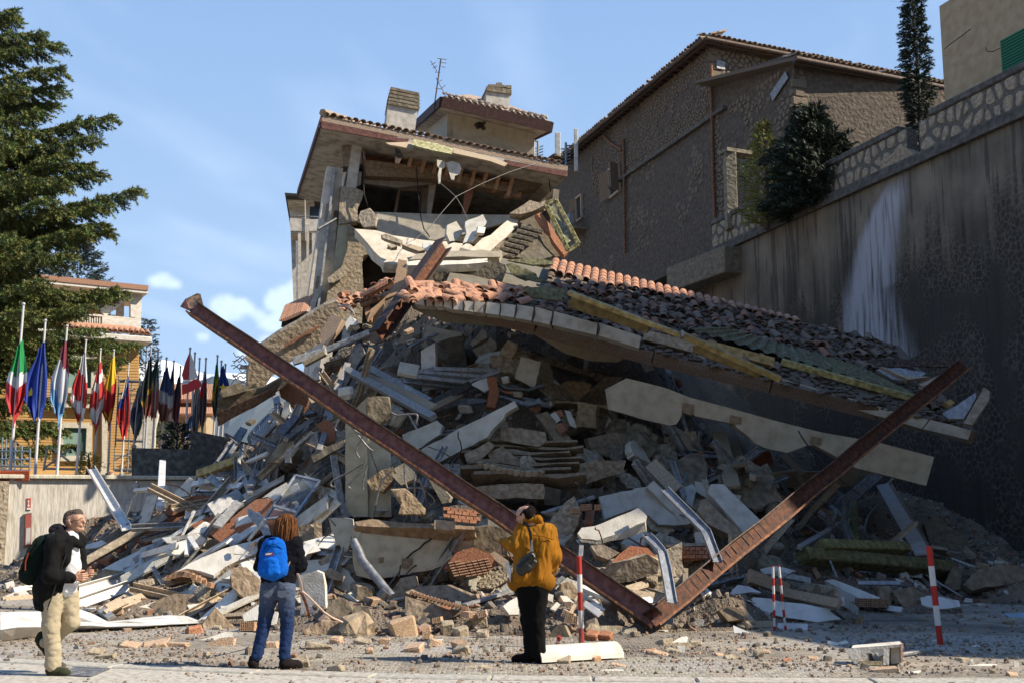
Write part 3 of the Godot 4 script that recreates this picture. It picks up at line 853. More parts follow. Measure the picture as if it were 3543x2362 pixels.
func slabpart(nm: String,pts: Array,anchor: Vector3,nn: Vector3,t: float,m: Material,parent: Node,rough:=.0,tint:=Color.WHITE)->MeshInstance3D:
	var b:=mb(tint);b.prism(poly(pts,anchor,nn),nn,t,rough);return part(nm,b,m,parent)
func flagpole(i: int,top: Vector3,bottom: Vector3,label: String)->void:
	var t:=thing("flagpole",label,"flagpole",bottom,"flagpoles on the terrace")
	var b:=mb(C(.78,.77,.76) if i<8 else C(.5,.5,.52));b.tube([bottom,top],.055,8,.035);part("pole",b,M.plain,t)
	b=mb(C(.6,.6,.6));b.ell(top+UP*.03,Vector3(.06,.06,.06),Basis(),8,5);part("finial",b,M.plain,t)
	b=mb(C(.4,.4,.4));b.tube([bottom,bottom+UP*.12],.11,8);part("base_plate",b,M.plain,t)
func flag(label: String,top: Vector3,drop: float,l: float,wl: float,wr: float,bands: Array,slant: float,sd: int)->void:
	var t:=thing("flag",label,"flag",top - UP*(drop+l),"flags on the terrace poles")
	var r:=RandomNumberGenerator.new();r.seed=sd
	var rows:=22;var cols:=14
	var ph:=r.randf()*6.0
	var P:=func(u: float,v: float)->Vector3:
		var open:=lerpf(.3,1.0,smoothstep(.0,.55,v))*lerpf(1.0,.5,smoothstep(.75,1.0,v))
		var x:=lerpf(-wl,wr,u)*open
		var z:=(.11*sin(u*15.0+ph+v*2.0)+.05*sin(u*31.0+ph*2.0 - v*3.0))*(.4+.6*v)+.07
		var y:=-drop - v*l*(1.0 - .1*absf(u - .5)*2.0+.06*sin(u*9.0+ph)) - (1.0 - u)*.12*l*(1.0 - v)
		return top+Vector3(x,y,z)
	var made:={}
	for j in rows:
		for i in cols:
			var vv:=(j+.5)/rows+slant*((i+.5)/cols - .5)
			var k:=0
			while k<bands.size() - 1 and vv>bands[k][0]: k+=1
			if not made.has(k):
				made[k]=mb(C(bands[k][2][0],bands[k][2][1],bands[k][2][2]))
			var b: MB=made[k]
			var a: Vector3=P.call(float(i)/cols,float(j)/rows);var c: Vector3=P.call(float(i+1)/cols,float(j)/rows)
			var d: Vector3=P.call(float(i+1)/cols,float(j+1)/rows);var e: Vector3=P.call(float(i)/cols,float(j+1)/rows)
			b.quad(e,d,c,a)
	for k in made: part(bands[k][1]+"_cloth",made[k],M.silk,t)
	if bands[0][1]=="blue" and bands.size()==1:
		for sp in ([[.3,.6]] if drop>.5 else [[.5,.45]]):
			var c: Vector3=P.call(sp[0],sp[1])+Vector3(0,0,.09)
			var b:=mb(C(.75,.55,.03));var s:=PackedVector3Array()
			for q in 10: s.append(c+Vector3(sin(TAU*q/10),cos(TAU*q/10),0)*(.2 if q % 2==0 else .085))
			b.prism(s,Vector3(0,0,1),.01);part("star",b,M.silk,t)
func tube_frame(nm: String,label: String,cat: String,segs: Array,r: float,m: Material,tint: Color)->Node3D:
	var lo: Vector3=segs[0][0]
	for s in segs:
		for k in 2:
			if s[k].y<lo.y: lo=s[k]
	var t:=thing(nm,label,cat,lo)
	for s in segs:
		var b:=mb(tint);b.tube([s[0],s[1]],s[3] if s.size()>3 else r,6);part(s[2],b,m,t)
	return t
func build_left_side()->void:
	zf(0,900,1.96)
	var b:=mb()
	var gy:=func(d: float)->float: return 2.66+(d - 34.4)*.042
	b.quad(Vector3(-90,gy.call(34.0),-33.0),Vector3(-7,gy.call(34.6),-35.8),Vector3(-7,gy.call(120.0),-120),Vector3(-90,gy.call(120.0),-120))
	struct("terrace_ground",b,M.dusty)
	var t:=thing("terrace_wall","sunlit streaky terrace wall below the flagpoles at the left edge","wall",Vector3(-15,0,-34.4))
	var rv0:=Vector3(.9,.0,-.436);var wl:=Vector3(-14.4,1.26,-32.75)
	b=mb();b.beam(wl+rv0*.01,wl+rv0*5.2,.5,2.75);part("wall_face",b,M.palewall,t)
	b=mb();b.beam(wl - rv0*7.0,wl,.7,2.62);part("rough_end",b,M.dusty,t)
	b=mb(C(1.05,1.0,.9));b.beam(wl - rv0*7.0+UP*1.4,wl+rv0*5.2+UP*1.47,.75,.12,UP,.02);part("coping",b,M.palewall,t)
	for i in 9:
		b=mb(tone(.1));b.box(Transform3D(Basis(),wl+Vector3(rng.randf_range(-.1,.0),-1.03+i*.27,.3)),Vector3(.25,.24,.16),.05,.12);part("stone",b,M.dusty,t)
	zf(0,1600,2.058)
	var fz:=Vector3(.436,0,.9)
	var wp:=wl+fz*.26
	t=thing("hydrant_sign","small red sign with a white arrow on the pale terrace wall","sign",poly([200,335],wp,fz)[0])
	slabpart("plate",[187,252,216,252,216,335,187,335],wp+fz*.02,fz,.03,M.plain,t,.0,C(.55,.06,.03))
	slabpart("arrow",[200,262,208,276,203,276,203,300,211,300,204,312,197,312,190,300,198,300,198,276,193,276],wp+fz*.026,fz,.005,M.plain,t,.0,C(.85,.8,.75))
	slabpart("caption",[188,320,215,320,215,334,188,334],wp+fz*.026,fz,.005,M.plain,t,.0,C(.85,.8,.75))
	t=thing("hydrant_cabinet","red hydrant cabinet with a pale lower pane set in the terrace wall","cabinet",poly([190,600],wp,fz)[0])
	slabpart("box",[163,366,222,356,218,592,158,606],wp+fz*.06,fz,.1,M.plain,t,.0,C(.11,.075,.06))
	slabpart("door",[178,372,219,364,215,582,172,592],wp+fz*.075,fz,.02,M.plain,t,.0,C(.42,.1,.075))
	slabpart("pane",[184,466,215,460,212,575,178,584],wp+fz*.085,fz,.02,M.plain,t,.0,C(.6,.57,.52))
	zf(0,900,1.96)
	t=thing("shaded_wall","dark soot stained concrete block in shade between the terrace wall and the heap","wall",Vector3(-10.6,0,-36.3))
	b=mb();b.prism(PackedVector3Array([A(890,1270,36.3),A(1290,1283,36.3),A(1290,2300,36.3),A(890,2300,36.3)]),Vector3(0,0,1),3.0);part("low_block",b,M.darkcon,t)  # dark concrete colour stands in for the shade lying over both blocks
	b=mb(C(.7,.7,.7));b.prism(PackedVector3Array([A(1288,1150,36.0),A(1560,1205,36.0),A(1560,2300,36.0),A(1288,2300,36.0)]),Vector3(0,0,1),4.0);part("high_block",b,M.darkcon,t)
	conifer("ivy","dark ivy hanging over the shaded concrete block by the flags",A(1200,1200,36.9),A(1200,1290,36.9).y,[[0,.6],[.5,.5],[1,.15]],.9,[.013,.022,.01],420,.16)
	var G:=[.0,.27,.06];var W:=[.72,.72,.72];var R:=[.5,.02,.025];var B:=[.012,.05,.33];var Y:=[.75,.48,.015];var K:=[.012,.012,.014];var LB:=[.12,.3,.55];var DG:=[.0,.07,.04]
	var row:=[
		[157,305,60,1490,37.1,"first and nearest flagpole from the left, carrying the green white and red flag","green white and red flag hanging at the left end of the row",1.15,2.75,.42,.3,[[.4,"green",G],[.56,"white",W],[2,"red",R]],-.1],
		[305,415,232,1480,41.3,"second flagpole from the left, carrying the plain blue flag","deep blue flag with one yellow star showing in its folds",.7,3.0,.6,.26,[[2,"blue",B]],0],
		[452,452,382,1475,43.0,"third flagpole from the left, carrying the red white and pale blue flag","red white and pale blue flag, third from the left",.5,3.2,.52,.22,[[.25,"red",[.22,.03,.05]],[.68,"white",[.6,.62,.66]],[2,"blue",LB]],-.5],
		[580,550,513,1470,47.8,"fourth flagpole from the left in front of the brick villa windows","white and red flag with pale hem in front of the villa window",.4,3.1,.45,.22,[[.3,"white",W],[.7,"red",R],[.88,"white",W],[2,"red",R]],-.3],
		[680,607,633,1465,51.0,"fifth flagpole from the left beside the pale villa column","dark red flag with narrow white band, fifth from the left",.5,3.2,.36,.3,[[.25,"red",R],[.38,"white",W],[.66,"red",R],[.9,"white",W],[2,"red",R]],.2],
		[770,615,728,1460,52.0,"sixth flagpole from the left, carrying the yellow and red flag","yellow over red flag hanging by the villa corner",.25,3.3,.42,.22,[[.45,"yellow",Y],[.82,"red",R],[.93,"yellow",Y],[2,"red",R]],.15],
		[871,703,820,1460,58.0,"seventh flagpole from the left in front of the scaffold","red flag with blue and white top in front of the scaffold",.5,3.4,.42,.22,[[.22,"white",W],[.4,"blue",B],[2,"red",R]],.35],
		[945,810,905,1270,52.0,"thin flagpole beside the white tarpaulin","grey and dark blue flag beside the white tarpaulin",.2,2.6,.35,.26,[[.3,"grey",[.2,.22,.25]],[.6,"dark_blue",[.02,.03,.08]],[2,"grey",[.1,.11,.12]]],.3],  # this and the following dark flags have shade put into their cloth colours
		[1023,590,978,1400,46.0,"left one of two tall flagpoles rising over the dark block","black yellow and brown red flag right of the tarpaulin",.3,2.7,.3,.22,[[.6,"black",[.02,.03,.025]],[.7,"yellow",[.4,.26,.03]],[2,"red",[.16,.035,.02]]],.4],
		[1070,613,1040,1400,47.0,"right one of two tall flagpoles rising over the dark block","dark green flag with red brown lower half above the block",.3,2.6,.4,.16,[[.5,"green",DG],[.62,"white",[.2,.2,.2]],[2,"red",[.2,.04,.03]]],.3],
		[1127,668,1095,1400,50.0,"flagpole with blue and brown flag left of the tall black flag","blue white and brown flag in shade over the tiled roof",.3,2.6,.26,.36,[[.45,"blue",[.02,.04,.14]],[.68,"white",[.35,.36,.38]],[2,"brown",[.13,.04,.025]]],-.2],
		[1177,690,1155,1400,51.0,"narrow flagpole with black and yellow flag","narrow black yellow and red flag in shade",.2,2.1,.18,.1,[[.4,"black",K],[.65,"yellow",[.3,.2,.02]],[2,"red",[.14,.02,.02]]],.2],
		[1222,725,1195,1400,53.0,"flagpole left of the big red and white flag","dark blue and maroon flag left of the big red and white flag",.3,2.5,.38,.1,[[.5,"dark_blue",[.015,.02,.06]],[2,"maroon",[.11,.015,.03]]],.4],
		[1320,635,1300,1400,48.0,"bare topped flagpole just right of the big red and white flag","blue flag with yellow spot under the big red and white flag",2.6,1.0,.36,.06,[[.7,"blue",[.03,.1,.3]],[.8,"yellow",[.4,.3,.05]],[2,"blue",[.03,.1,.3]]],.2],
		[1352,672,1330,1400,50.0,"slim flagpole before the tiled roof, grey flag","grey blue flag before the tiled roof",.5,3.0,.22,.1,[[.5,"white",[.35,.36,.4]],[2,"grey",[.07,.08,.1]]],.3],
		[1395,672,1370,1400,49.6,"flagpole carrying the white blue and red flag against the snow","white blue and red flag against the snowy mountain",.3,2.9,.26,.14,[[.16,"white",W],[.26,"blue",B],[.42,"red",R],[2,"grey",[.08,.08,.09]]],.2],
		[1473,653,1455,1400,48.7,"flagpole carrying the green and yellow flag near the ruin","green and yellow flag near the ruin with dark tail",.1,2.6,.14,.16,[[.35,"green",G],[.5,"yellow",Y],[2,"grey",[.07,.08,.06]]],.5],
		[1500,690,1490,1400,50.0,"flagpole carrying the small blue flag nearest the ruin","blue flag nearest the broken slab of the ruin",.1,2.2,.1,.46,[[2,"blue",[.015,.06,.3]]],0],
		[1527,712,1515,1400,51.5,"last flagpole before the broken slab, short red flag","short red flag behind the blue one nearest the ruin",.1,1.0,.12,.08,[[2,"red",R]],0]]
	var n:=0
	for f in row:
		var top:=A(f[0],f[1],f[4]);var bot:=A(f[2],f[3],f[4])
		if f[3]==1400: bot=Vector3(top.x - .05,gy.call(f[4]),top.z)
		flagpole(n,top,bot,f[5])
		flag(f[6],top,f[7],f[8],f[9],f[10],f[11],f[12],n+3)
		n+=1
	var top:=A(1287,603,46.5);var bot:=Vector3(top.x - .05,gy.call(46.5),top.z)
	flagpole(n,top,bot,"tall flagpole carrying the big spread red and white flag")
	var nn:=Vector3(.1,0,1).normalized()
	t=thing("flag","big spread red flag with white cross bands among the hanging flags","flag",A(1300,912,46.4),"flags on the terrace poles")
	var an:=top+Vector3(0,0,.1)
	slabpart("red_cloth",[1283,622,1278,806,1240,812,1230,775,1255,690],an,nn,.02,M.silk,t,.0,C(.42,.03,.035))
	slabpart("white_cloth",[1288,622,1312,690,1340,795,1278,818,1276,835,1232,838,1240,814,1280,806],an,nn,.02,M.silk,t,.0,C(.66,.64,.62))
	slabpart("red_cloth",[1340,797,1375,850,1300,885,1233,912,1231,840,1277,836,1279,820],an,nn,.02,M.silk,t,.0,C(.52,.03,.035))
	var nv:=Vector3(.49,0,.872);var av:=A(940,1440,66.0);var rv:=Vector3(.872,0,-.49)
	t=thing("brick_villa","yellow brick villa with white roof loggia behind the flags","house",Vector3(av.x - 4,3.5,av.z+2))
	var fb:=poly([-330,520,940,552,940,1500,-330,1500],av,nv)
	b=mb();b.prism(fb,nv,9.0);part("wall",b,M.villabrick,t)
	for i in 46:
		var y:=555.0+i*19.0
		b=mb(C(.86,.84,.8));var l:=poly([-320,y - 24,936,y],av+nv*.012,nv)
		b.beam(l[0],l[1],.03,.1,UP);part("brick_course",b,M.villabrick,t)
	for w in [[440,655,635,655,630,885,436,880],[408,1115,602,1120,594,1342,402,1342]]:
		var wn:=slabpart("window",w,av+nv*.05,nv,.2,M.plain,t,.0,C(.05,.13,.1))
		slabpart("blind",[w[0]+12,w[1]+50,w[2] - 60,w[3]+50,w[4] - 60,w[5] - 10,w[6]+12,w[7] - 10],av+nv*.08,nv,.03,M.plain,wn,.0,C(.22,.36,.3))
		for k in 4:
			var c0:=poly([w[k*2],w[k*2+1],w[(k*2+2) % 8],w[(k*2+3) % 8]],av+nv*.1,nv)
			b=mb();b.beam(c0[0],c0[1],.3,.3,nv);part("frame",b,M.cream,wn)
	var cr:=poly([270,978,725,992],av+nv*.25,nv)
	b=mb();b.beam(cr[0],cr[1],.5,.22,UP);part("ledge",b,M.cream,t)
	slabpart("column",[690,1000,728,1000,722,1350,735,1460,678,1460,690,1350],av+nv*.4,nv,.7,M.cream,t)
	var ev:=poly([-330,400,1028,500],av+nv*.9,nv)
	b=mb(C(.95,.95,.95));b.beam(ev[0] - UP*.35 - nv*.5,ev[1] - UP*.35 - nv*.5,1.2,.35,UP,.05);part("cornice",b,M.white,t)
	b=mb();b.prism(PackedVector3Array([ev[0],ev[1],ev[1] - nv*1.2+UP*.55 - rv*.8,ev[0] - nv*1.2+UP*.55]),(UP+nv*.5).normalized(),.1);part("tile_skirt",b,M.tile,t)
	eave_tiles(t,ev[0].lerp(ev[1],.45),ev[1],(UP*.5 - nv).normalized(),M.tile,.3,1,1.3)
	var al:=av - nv*.6
	var wt=M.white
	slabpart("parapet",[-330,300,420,342,420,440,-330,430],al,nv,.3,wt,t)
	slabpart("parapet",[690,372,955,397,952,476,690,455],al,nv,.3,wt,t)
	slabpart("parapet_rail",[418,342,692,371,692,384,418,357],al,nv,.3,wt,t)
	slabpart("parapet_foot",[418,432,692,446,692,457,418,446],al,nv,.3,wt,t)
	for i in 17:
		var x:=424.0+i*16.4
		slabpart("baluster",[x,356+i*1.2,x+8,357+i*1.2,x+8,440,x,440],al - nv*.05,nv,.16,wt,t)
	slabpart("inner_wall",[380,316,690,342,690,470,380,440],al - nv*2.5,nv,.2,M.tile,t)
	for w in [[910,215,962,215,954,400,910,395],[884,226,912,215,910,388,884,386]]: slabpart("loggia_column",w,al,nv,.5,wt,t)
	slabpart("loggia_column",[792,288,840,282,838,382,792,378],al - nv*1.2,nv,.4,wt,t)
	var rf:=poly([-330,40,1003,176],al+nv*.5,nv)
	b=mb();b.prism(PackedVector3Array([rf[0],rf[1],rf[1] - nv*5.0,rf[0] - nv*5.0]),UP,.45);part("loggia_roof",b,wt,t)
	b=mb(C(.8,.85,.9));b.prism(PackedVector3Array([rf[0]+UP*.02+nv*.06,rf[1]+UP*.02+nv*.06,rf[1] - nv*5.0+UP*.02,rf[0] - nv*5.0+UP*.02]),UP,.3)
	part("roof_edge",b,M.tile,t)
	b=mb();var sl:=poly([690,362,900,210],al - nv*.6,nv);b.beam(sl[0],sl[1],.5,.3,nv);part("brace",b,wt,t)
	var sg:=[]
	for d in [58.0,59.6]:
		for x in [[806,780,768,1445],[892,830,862,1445],[986,810,958,1445]]:
			sg.append([A(x[0],x[1],d),A(x[2],x[3],d),"upright"])
		for y in [812,905,962,1090,1215,1322,1412]:
			sg.append([A(806 - (y - 780)*.057,y,d),A(986 - (y - 810)*.045,y+8,d),"ledger"])
	sg.append([A(800,905,58),A(920,870,58),"brace"]);sg.append([A(790,1100,58),A(880,1160,58),"brace"]);sg.append([A(780,1350,58),A(900,1295,58),"brace"])
	t=tube_frame("scaffold","metal tube scaffold with platforms at the villa corner","scaffold",sg,.04,M.alu,C(.9,.95,1.05))
	for y in [812,1000,1214,1418]:
		b=mb(C(.8,.9,1.0));b.prism(PackedVector3Array([A(804 - (y - 780)*.057,y,58),A(986 - (y - 810)*.045,y+8,58),A(986 - (y - 810)*.045,y+8,59.6) ,A(804 - (y - 780)*.057,y,59.6)]),UP,.1);part("platform",b,M.zinc,t)
	sg=[]
	for x in [8,34,62,96,140,196]: sg.append([A(x+6,1195+x*.4,44),A(x,1430,44),"upright"])
	for y in [1290,1345,1392,1420]: sg.append([A(0,y,44),A(200,y+4,44),"ledger"])
	tube_frame("barrier_frame","pale blue tube frame standing behind the orange netting","frame",sg,.035,M.alu,C(.6,.8,1.1))
	sg=[[A(320,1260,50),A(292,1425,50),"leg"],[A(556,1230,50),A(540,1425,50),"leg"],[A(292,1412,50),A(545,1418,50),"rail"],[A(345,1268,50),A(470,1365,50),"brace"],[A(300,1405,50),A(470,1280,50),"brace"]]
	tube_frame("trestle","light metal trestle with crossed braces below the villa window","trestle",sg,.045,M.alu,C(1,1,1))
	sg=[]
	for i in 18: sg.append([A(2+i*11.3,1428,32.6),A(i*11.3,1492,32.6),"strand",.022])
	for i in 7: sg.append([A(0,1430+i*10,32.6),A(196,1428+i*10+rng.randf_range(-3,3),32.6),"strand",.022])
	tube_frame("safety_netting","bright orange safety netting on top of the terrace wall","netting",sg,.02,M.plain,C(.62,.11,.03))
	var tp:=poly([930,1110,965,1080,1000,1010,1040,1015,1072,905,1075,805,1094,800,1088,950,1062,1080,1050,1150,1046,1275,912,1275],A(1000,1100,60),Vector3(.2,0,1).normalized())
	b=mb();b.prism(tp,Vector3(.2,0,1).normalized(),.6,.12);solo("tarpaulin",b,M.white,"white tarpaulin hung over a structure behind the dark flag","tarpaulin")
	for q in [[750,1445,20,26,"terracotta pot on the wall by the scaffold"],[535,1458,15,16,"small terracotta pot at the foot of the fourth flagpole"]]:
		var c:=A(q[0],q[1]+24,46);var r: float=q[2]/1.96/3936.0*46.0
		t=thing("flower_pot",q[4],"pot",c)
		b=mb();b.tube([c,c+UP*r*1.7],r*.75,10,r);part("pot",b,M.clay,t)
		b=mb();b.tube([c+UP*r*1.6,c+UP*r*1.9],r*1.12,10);part("rim",b,M.clay,t)
	conifer("flowering_bush","bush with yellow flowers by the foot of the villa column",A(590,1440,50),A(590,1440,50).y - .2,[[0,.5],[.5,.75],[1,.2]],1.1,[.35,.3,.03],400,.14)
	var yh:=A(1270,1190,82.0)
	t=thing("yellow_house","yellow house with two tiers of red tiled roof behind the flags","house",Vector3(yh.x,4,yh.z))
	var nz:=Vector3(.15,0,1).normalized()
	slabpart("wall",[1040,1040,1395,1045,1395,1420,1040,1420],yh,nz,6.0,M.ochre,t,.0,C(1.5,1.45,1.1))
	slabpart("upper_wall",[1075,945,1445,950,1445,1000,1075,1000],yh - nz*2.0,nz,6.0,M.ochre,t,.0,C(.8,.65,.5))
	for w in [[1112,1084,1168,1160],[1272,1084,1322,1160]]:
		var wn:=slabpart("window",[w[0],w[1],w[2],w[1],w[2],w[3],w[0],w[3]],yh+nz*.06,nz,.1,M.wood,t,.0,C(.7,.45,.3))
		slabpart("frame",[w[0] - 8,w[1] - 8,w[2]+8,w[1] - 8,w[2]+8,w[3]+40,w[0] - 8,w[3]+40],yh+nz*.03,nz,.1,M.white,wn)
	for r in [[1040,1050,1440,1050,1430,975,1060,975,.0],[1065,950,1500,955,1470,850,1090,850,-2.0]]:
		var p0:=A(r[0],r[1],81.2 - r[8]);var p1:=A(r[2],r[3],81.2 - r[8]);var p2:=A(r[4],r[5],85.0 - r[8]);var p3:=A(r[6],r[7],85.0 - r[8])
		b=mb();b.prism(PackedVector3Array([p0,p1,p2,p3]),(p1 - p0).cross(p3 - p0).normalized(),.15);part("roof",b,M.tile,t)
		for i in 30:
			b=mb(tone(.25,.05));var k:=(i+.5)/30.0;var a:=p0.lerp(p1,k);var c:=p3.lerp(p2,k)
			b.tube([a+UP*.04,c+UP*.04],.13,6);part("tile_row",b,M.tile,t)
	conifer("conifer_tree","blue grey conifer rising behind the big cedar on the left",A(520,100,75),4.0,[[0,4.2],[.3,4.4],[.6,3.6],[.85,2.2],[1,.2]],A(540,-120,75).y - 4.0,[.03,.05,.045],3200,.55)
	conifer("conifer_tree","dark conifer seen just right of the brick villa",A(985,700,95),4.0,[[0,1.9],[.5,2.0],[.8,1.2],[1,.1]],A(960,410,95).y - 4.0,[.03,.045,.04],900,.5)
	conifer("conifer_tree","pale green tree below the tiled roof beside the white tarpaulin",A(1105,1200,66),3.5,[[0,1.4],[.5,1.5],[1,.2]],A(1105,1100,66).y - 3.5,[.09,.12,.06],500,.3)
	mountains()
	cedar()
func mountains()->void:
	var nz:=FastNoiseLite.new();nz.seed=8;nz.frequency=.0011;nz.fractal_octaves=5
	for lay in [["snowy_mountain",9000.0,M.snow,Color.WHITE,[[-300,560],[600,700],[1000,720],[1100,684],[1180,690],[1240,716],[1330,745],[1420,772],[1520,758],[1680,765],[1900,800],[3000,900],[6000,1000]]],["forested_hill",5600.0,M.plain,C(.055,.075,.075),[[-300,860],[900,840],[1200,830],[1400,800],[1470,788],[1560,815],[1700,835],[2500,1000],[6000,1100]]]]:
		var b:=mb(lay[3]);var d: float=lay[1]
		var rows:=[]
		var pr: Array=lay[4]
		for j in 9:
			var rr:=[]
			for i in 90:
				var x:=-300.0+i*70.0
				var y:=.0
				for k in pr.size() - 1:
					if x>=pr[k][0] and x<=pr[k+1][0]: y=lerpf(pr[k][1],pr[k+1][1],(x - pr[k][0])/(pr[k+1][0] - pr[k][0]))
				var top:=A(x,y,d)
				var f:=j/8.0
				var p:=Vector3(top.x*(1.0 - (1 - f)*.1),top.y*f,top.z+(1.0 - f)*d*.22)
				if j>0: p+=Vector3(0,nz.get_noise_2d(p.x,p.z)*d*.012*(1.2 - f),nz.get_noise_2d(p.z,p.x)*d*.05)
				rr.append(p)
			rows.append(rr)
		for j in 8:
			for i in 89: b.quad(rows[j][i],rows[j][i+1],rows[j+1][i+1],rows[j+1][i])
		for i in 89: b.quad(rows[8][i],rows[8][i+1],Vector3(rows[8][i+1].x,0,rows[8][i+1].z - d*.2),Vector3(rows[8][i].x,0,rows[8][i].z - d*.2))
		struct(lay[0],b,lay[2])
func cedar()->void:
	zf(0,0,1.425)
	var tx:=at(-360,1000,49.5).x
	var o:=Vector3(tx,3.2,-49.5)
	var t:=thing("cedar_tree","big dark green cedar with layered drooping branches at the left edge","tree",o)
	var htop:=at(-360,-700,49.5).y
	var b:=mb();b.tube([o - UP*.5,o+UP*8,Vector3(tx+.2,htop,-49.5)],.55,10,.08);part("trunk",b,M.bark,t)
	var tips:=[[60,55,0],[75,100,1],[205,165,0],[285,213,0],[80,245,2],[295,330,-1],[290,432,0],[258,510,1],[190,545,-2],[537,570,0],[455,680,-1],[340,745,1.5],[300,770,-2],[440,806,1],[482,848,0],[310,880,-2.5],[672,936,0],[520,1010,-1],[500,1100,1.5],[535,1135,1.5],[430,1120,-2],[330,1250,-3],[300,1150,2],[250,980,-3],[560,1420,-.5],[600,1440,1],[410,1500,-3],[300,1420,-2.5],[320,1540,-2],[180,1240,-4],[150,870,-3.5],[120,640,-3],[80,420,-2.5],[200,1380,-4],[140,1510,-4.5],[640,1690,-1],[590,1760,-2],[560,1800,0],[530,1670,-2],[470,1620,-3],[340,2190,-3.5],[320,2120,-3],[250,2080,-4],[430,1960,-2.5],[220,1760,-4],[150,1880,-4.5],[90,2000,-5],[130,1660,-4.5],[60,1150,-5],[20,700,-4],[40,1850,-5]]
	var xs:=[];var cols:=[];var r:=RandomNumberGenerator.new();r.seed=12
	for tp in tips:
		var tip:=A(tp[0],tp[1],49.5+tp[2]+(9.0 if tp[1]>1600 else .0))
		var span:=tip.x - tx
		var st:=Vector3(tx,tip.y - span*r.randf_range(.2,.36),-49.5)
		var pts:=[]
		for k in 11:
			var f:=k/10.0
			pts.append(st.lerp(tip,f)+UP*(sin(f*PI)*.35 - .0*f))
		b=mb();b.tube(pts,.09,5,.012);part("branch",b,M.bark,t)
		var dir:=(tip - st).normalized();var side:=dir.cross(UP).normalized()
		var nt:=int(span*7.5)
		for k in nt:
			var f:=.12+.88*(k+r.randf())/nt
			var p: Vector3=st.lerp(tip,f)+UP*sin(f*PI)*.35
			var tw:=(1.12 - f)*minf(span*.32,2.0)*r.randf_range(.5,1.15)+.22
			var sd:=1.0 if k % 2 else -1.0
			var td:=(side*sd*r.randf_range(.5,1.0)+dir*r.randf_range(.5,1.0)+UP*r.randf_range(-.35,.1)).normalized()
			var ns:=int(tw/.09)+2
			for s in ns:
				var g:=(s+.5)/ns
				var q:=p+td*tw*g - UP*(.32*g*g*tw)
				var od:=(td*.7+dir*.25+UP*r.randf_range(-1.25,-.05)+side*r.randf_range(-.5,.5)).normalized()
				xs.append(Transform3D(Basis.looking_at(-od,UP).rotated(od,r.randf()*6.0).scaled(Vector3.ONE*r.randf_range(.28,.56)),q))
		for s in 5:
			xs.append(Transform3D(Basis.looking_at(-(dir+UP*r.randf_range(-.6,.2)).normalized(),UP).scaled(Vector3.ONE*r.randf_range(.3,.5)),tip - dir*s*.12))
	for i in 31:
		var q:=r.randf_range(.5,1.6)
		cols.append(C(.125*q*r.randf_range(.7,1.3),.148*q,.028*q*r.randf_range(.7,1.6)))
	many("crown",spray_mesh(.3),M.needle,xs,cols,t)
func antenna_panel(nm: String,label: String,base: Vector3,h: float,panels: Array)->void:
	var t:=thing(nm,label,"antenna",base)
	var b:=mb();b.tube([base,base+UP*h],.07,6);part("mast",b,M.zinc,t)
	for p in panels:
		b=mb(C(.85,.86,.88));b.box(Transform3D(Basis(),base+Vector3(p[0],p[1],.15)),Vector3(p[2],p[3],.18),.03);part("panel",b,M.white,t)
		b=mb();b.tube([base+Vector3(0,p[1]+.3,0),base+Vector3(p[0],p[1]+.3,.1)],.04,5);part("bracket",b,M.zinc,t)
	for i in 7:
		b=mb();b.tube([base+Vector3(-.25,h*.1*(i+1),.1),base+Vector3(.28,h*.1*(i+1)+.25,-.1)],.03,5);part("rung",b,M.zinc,t)
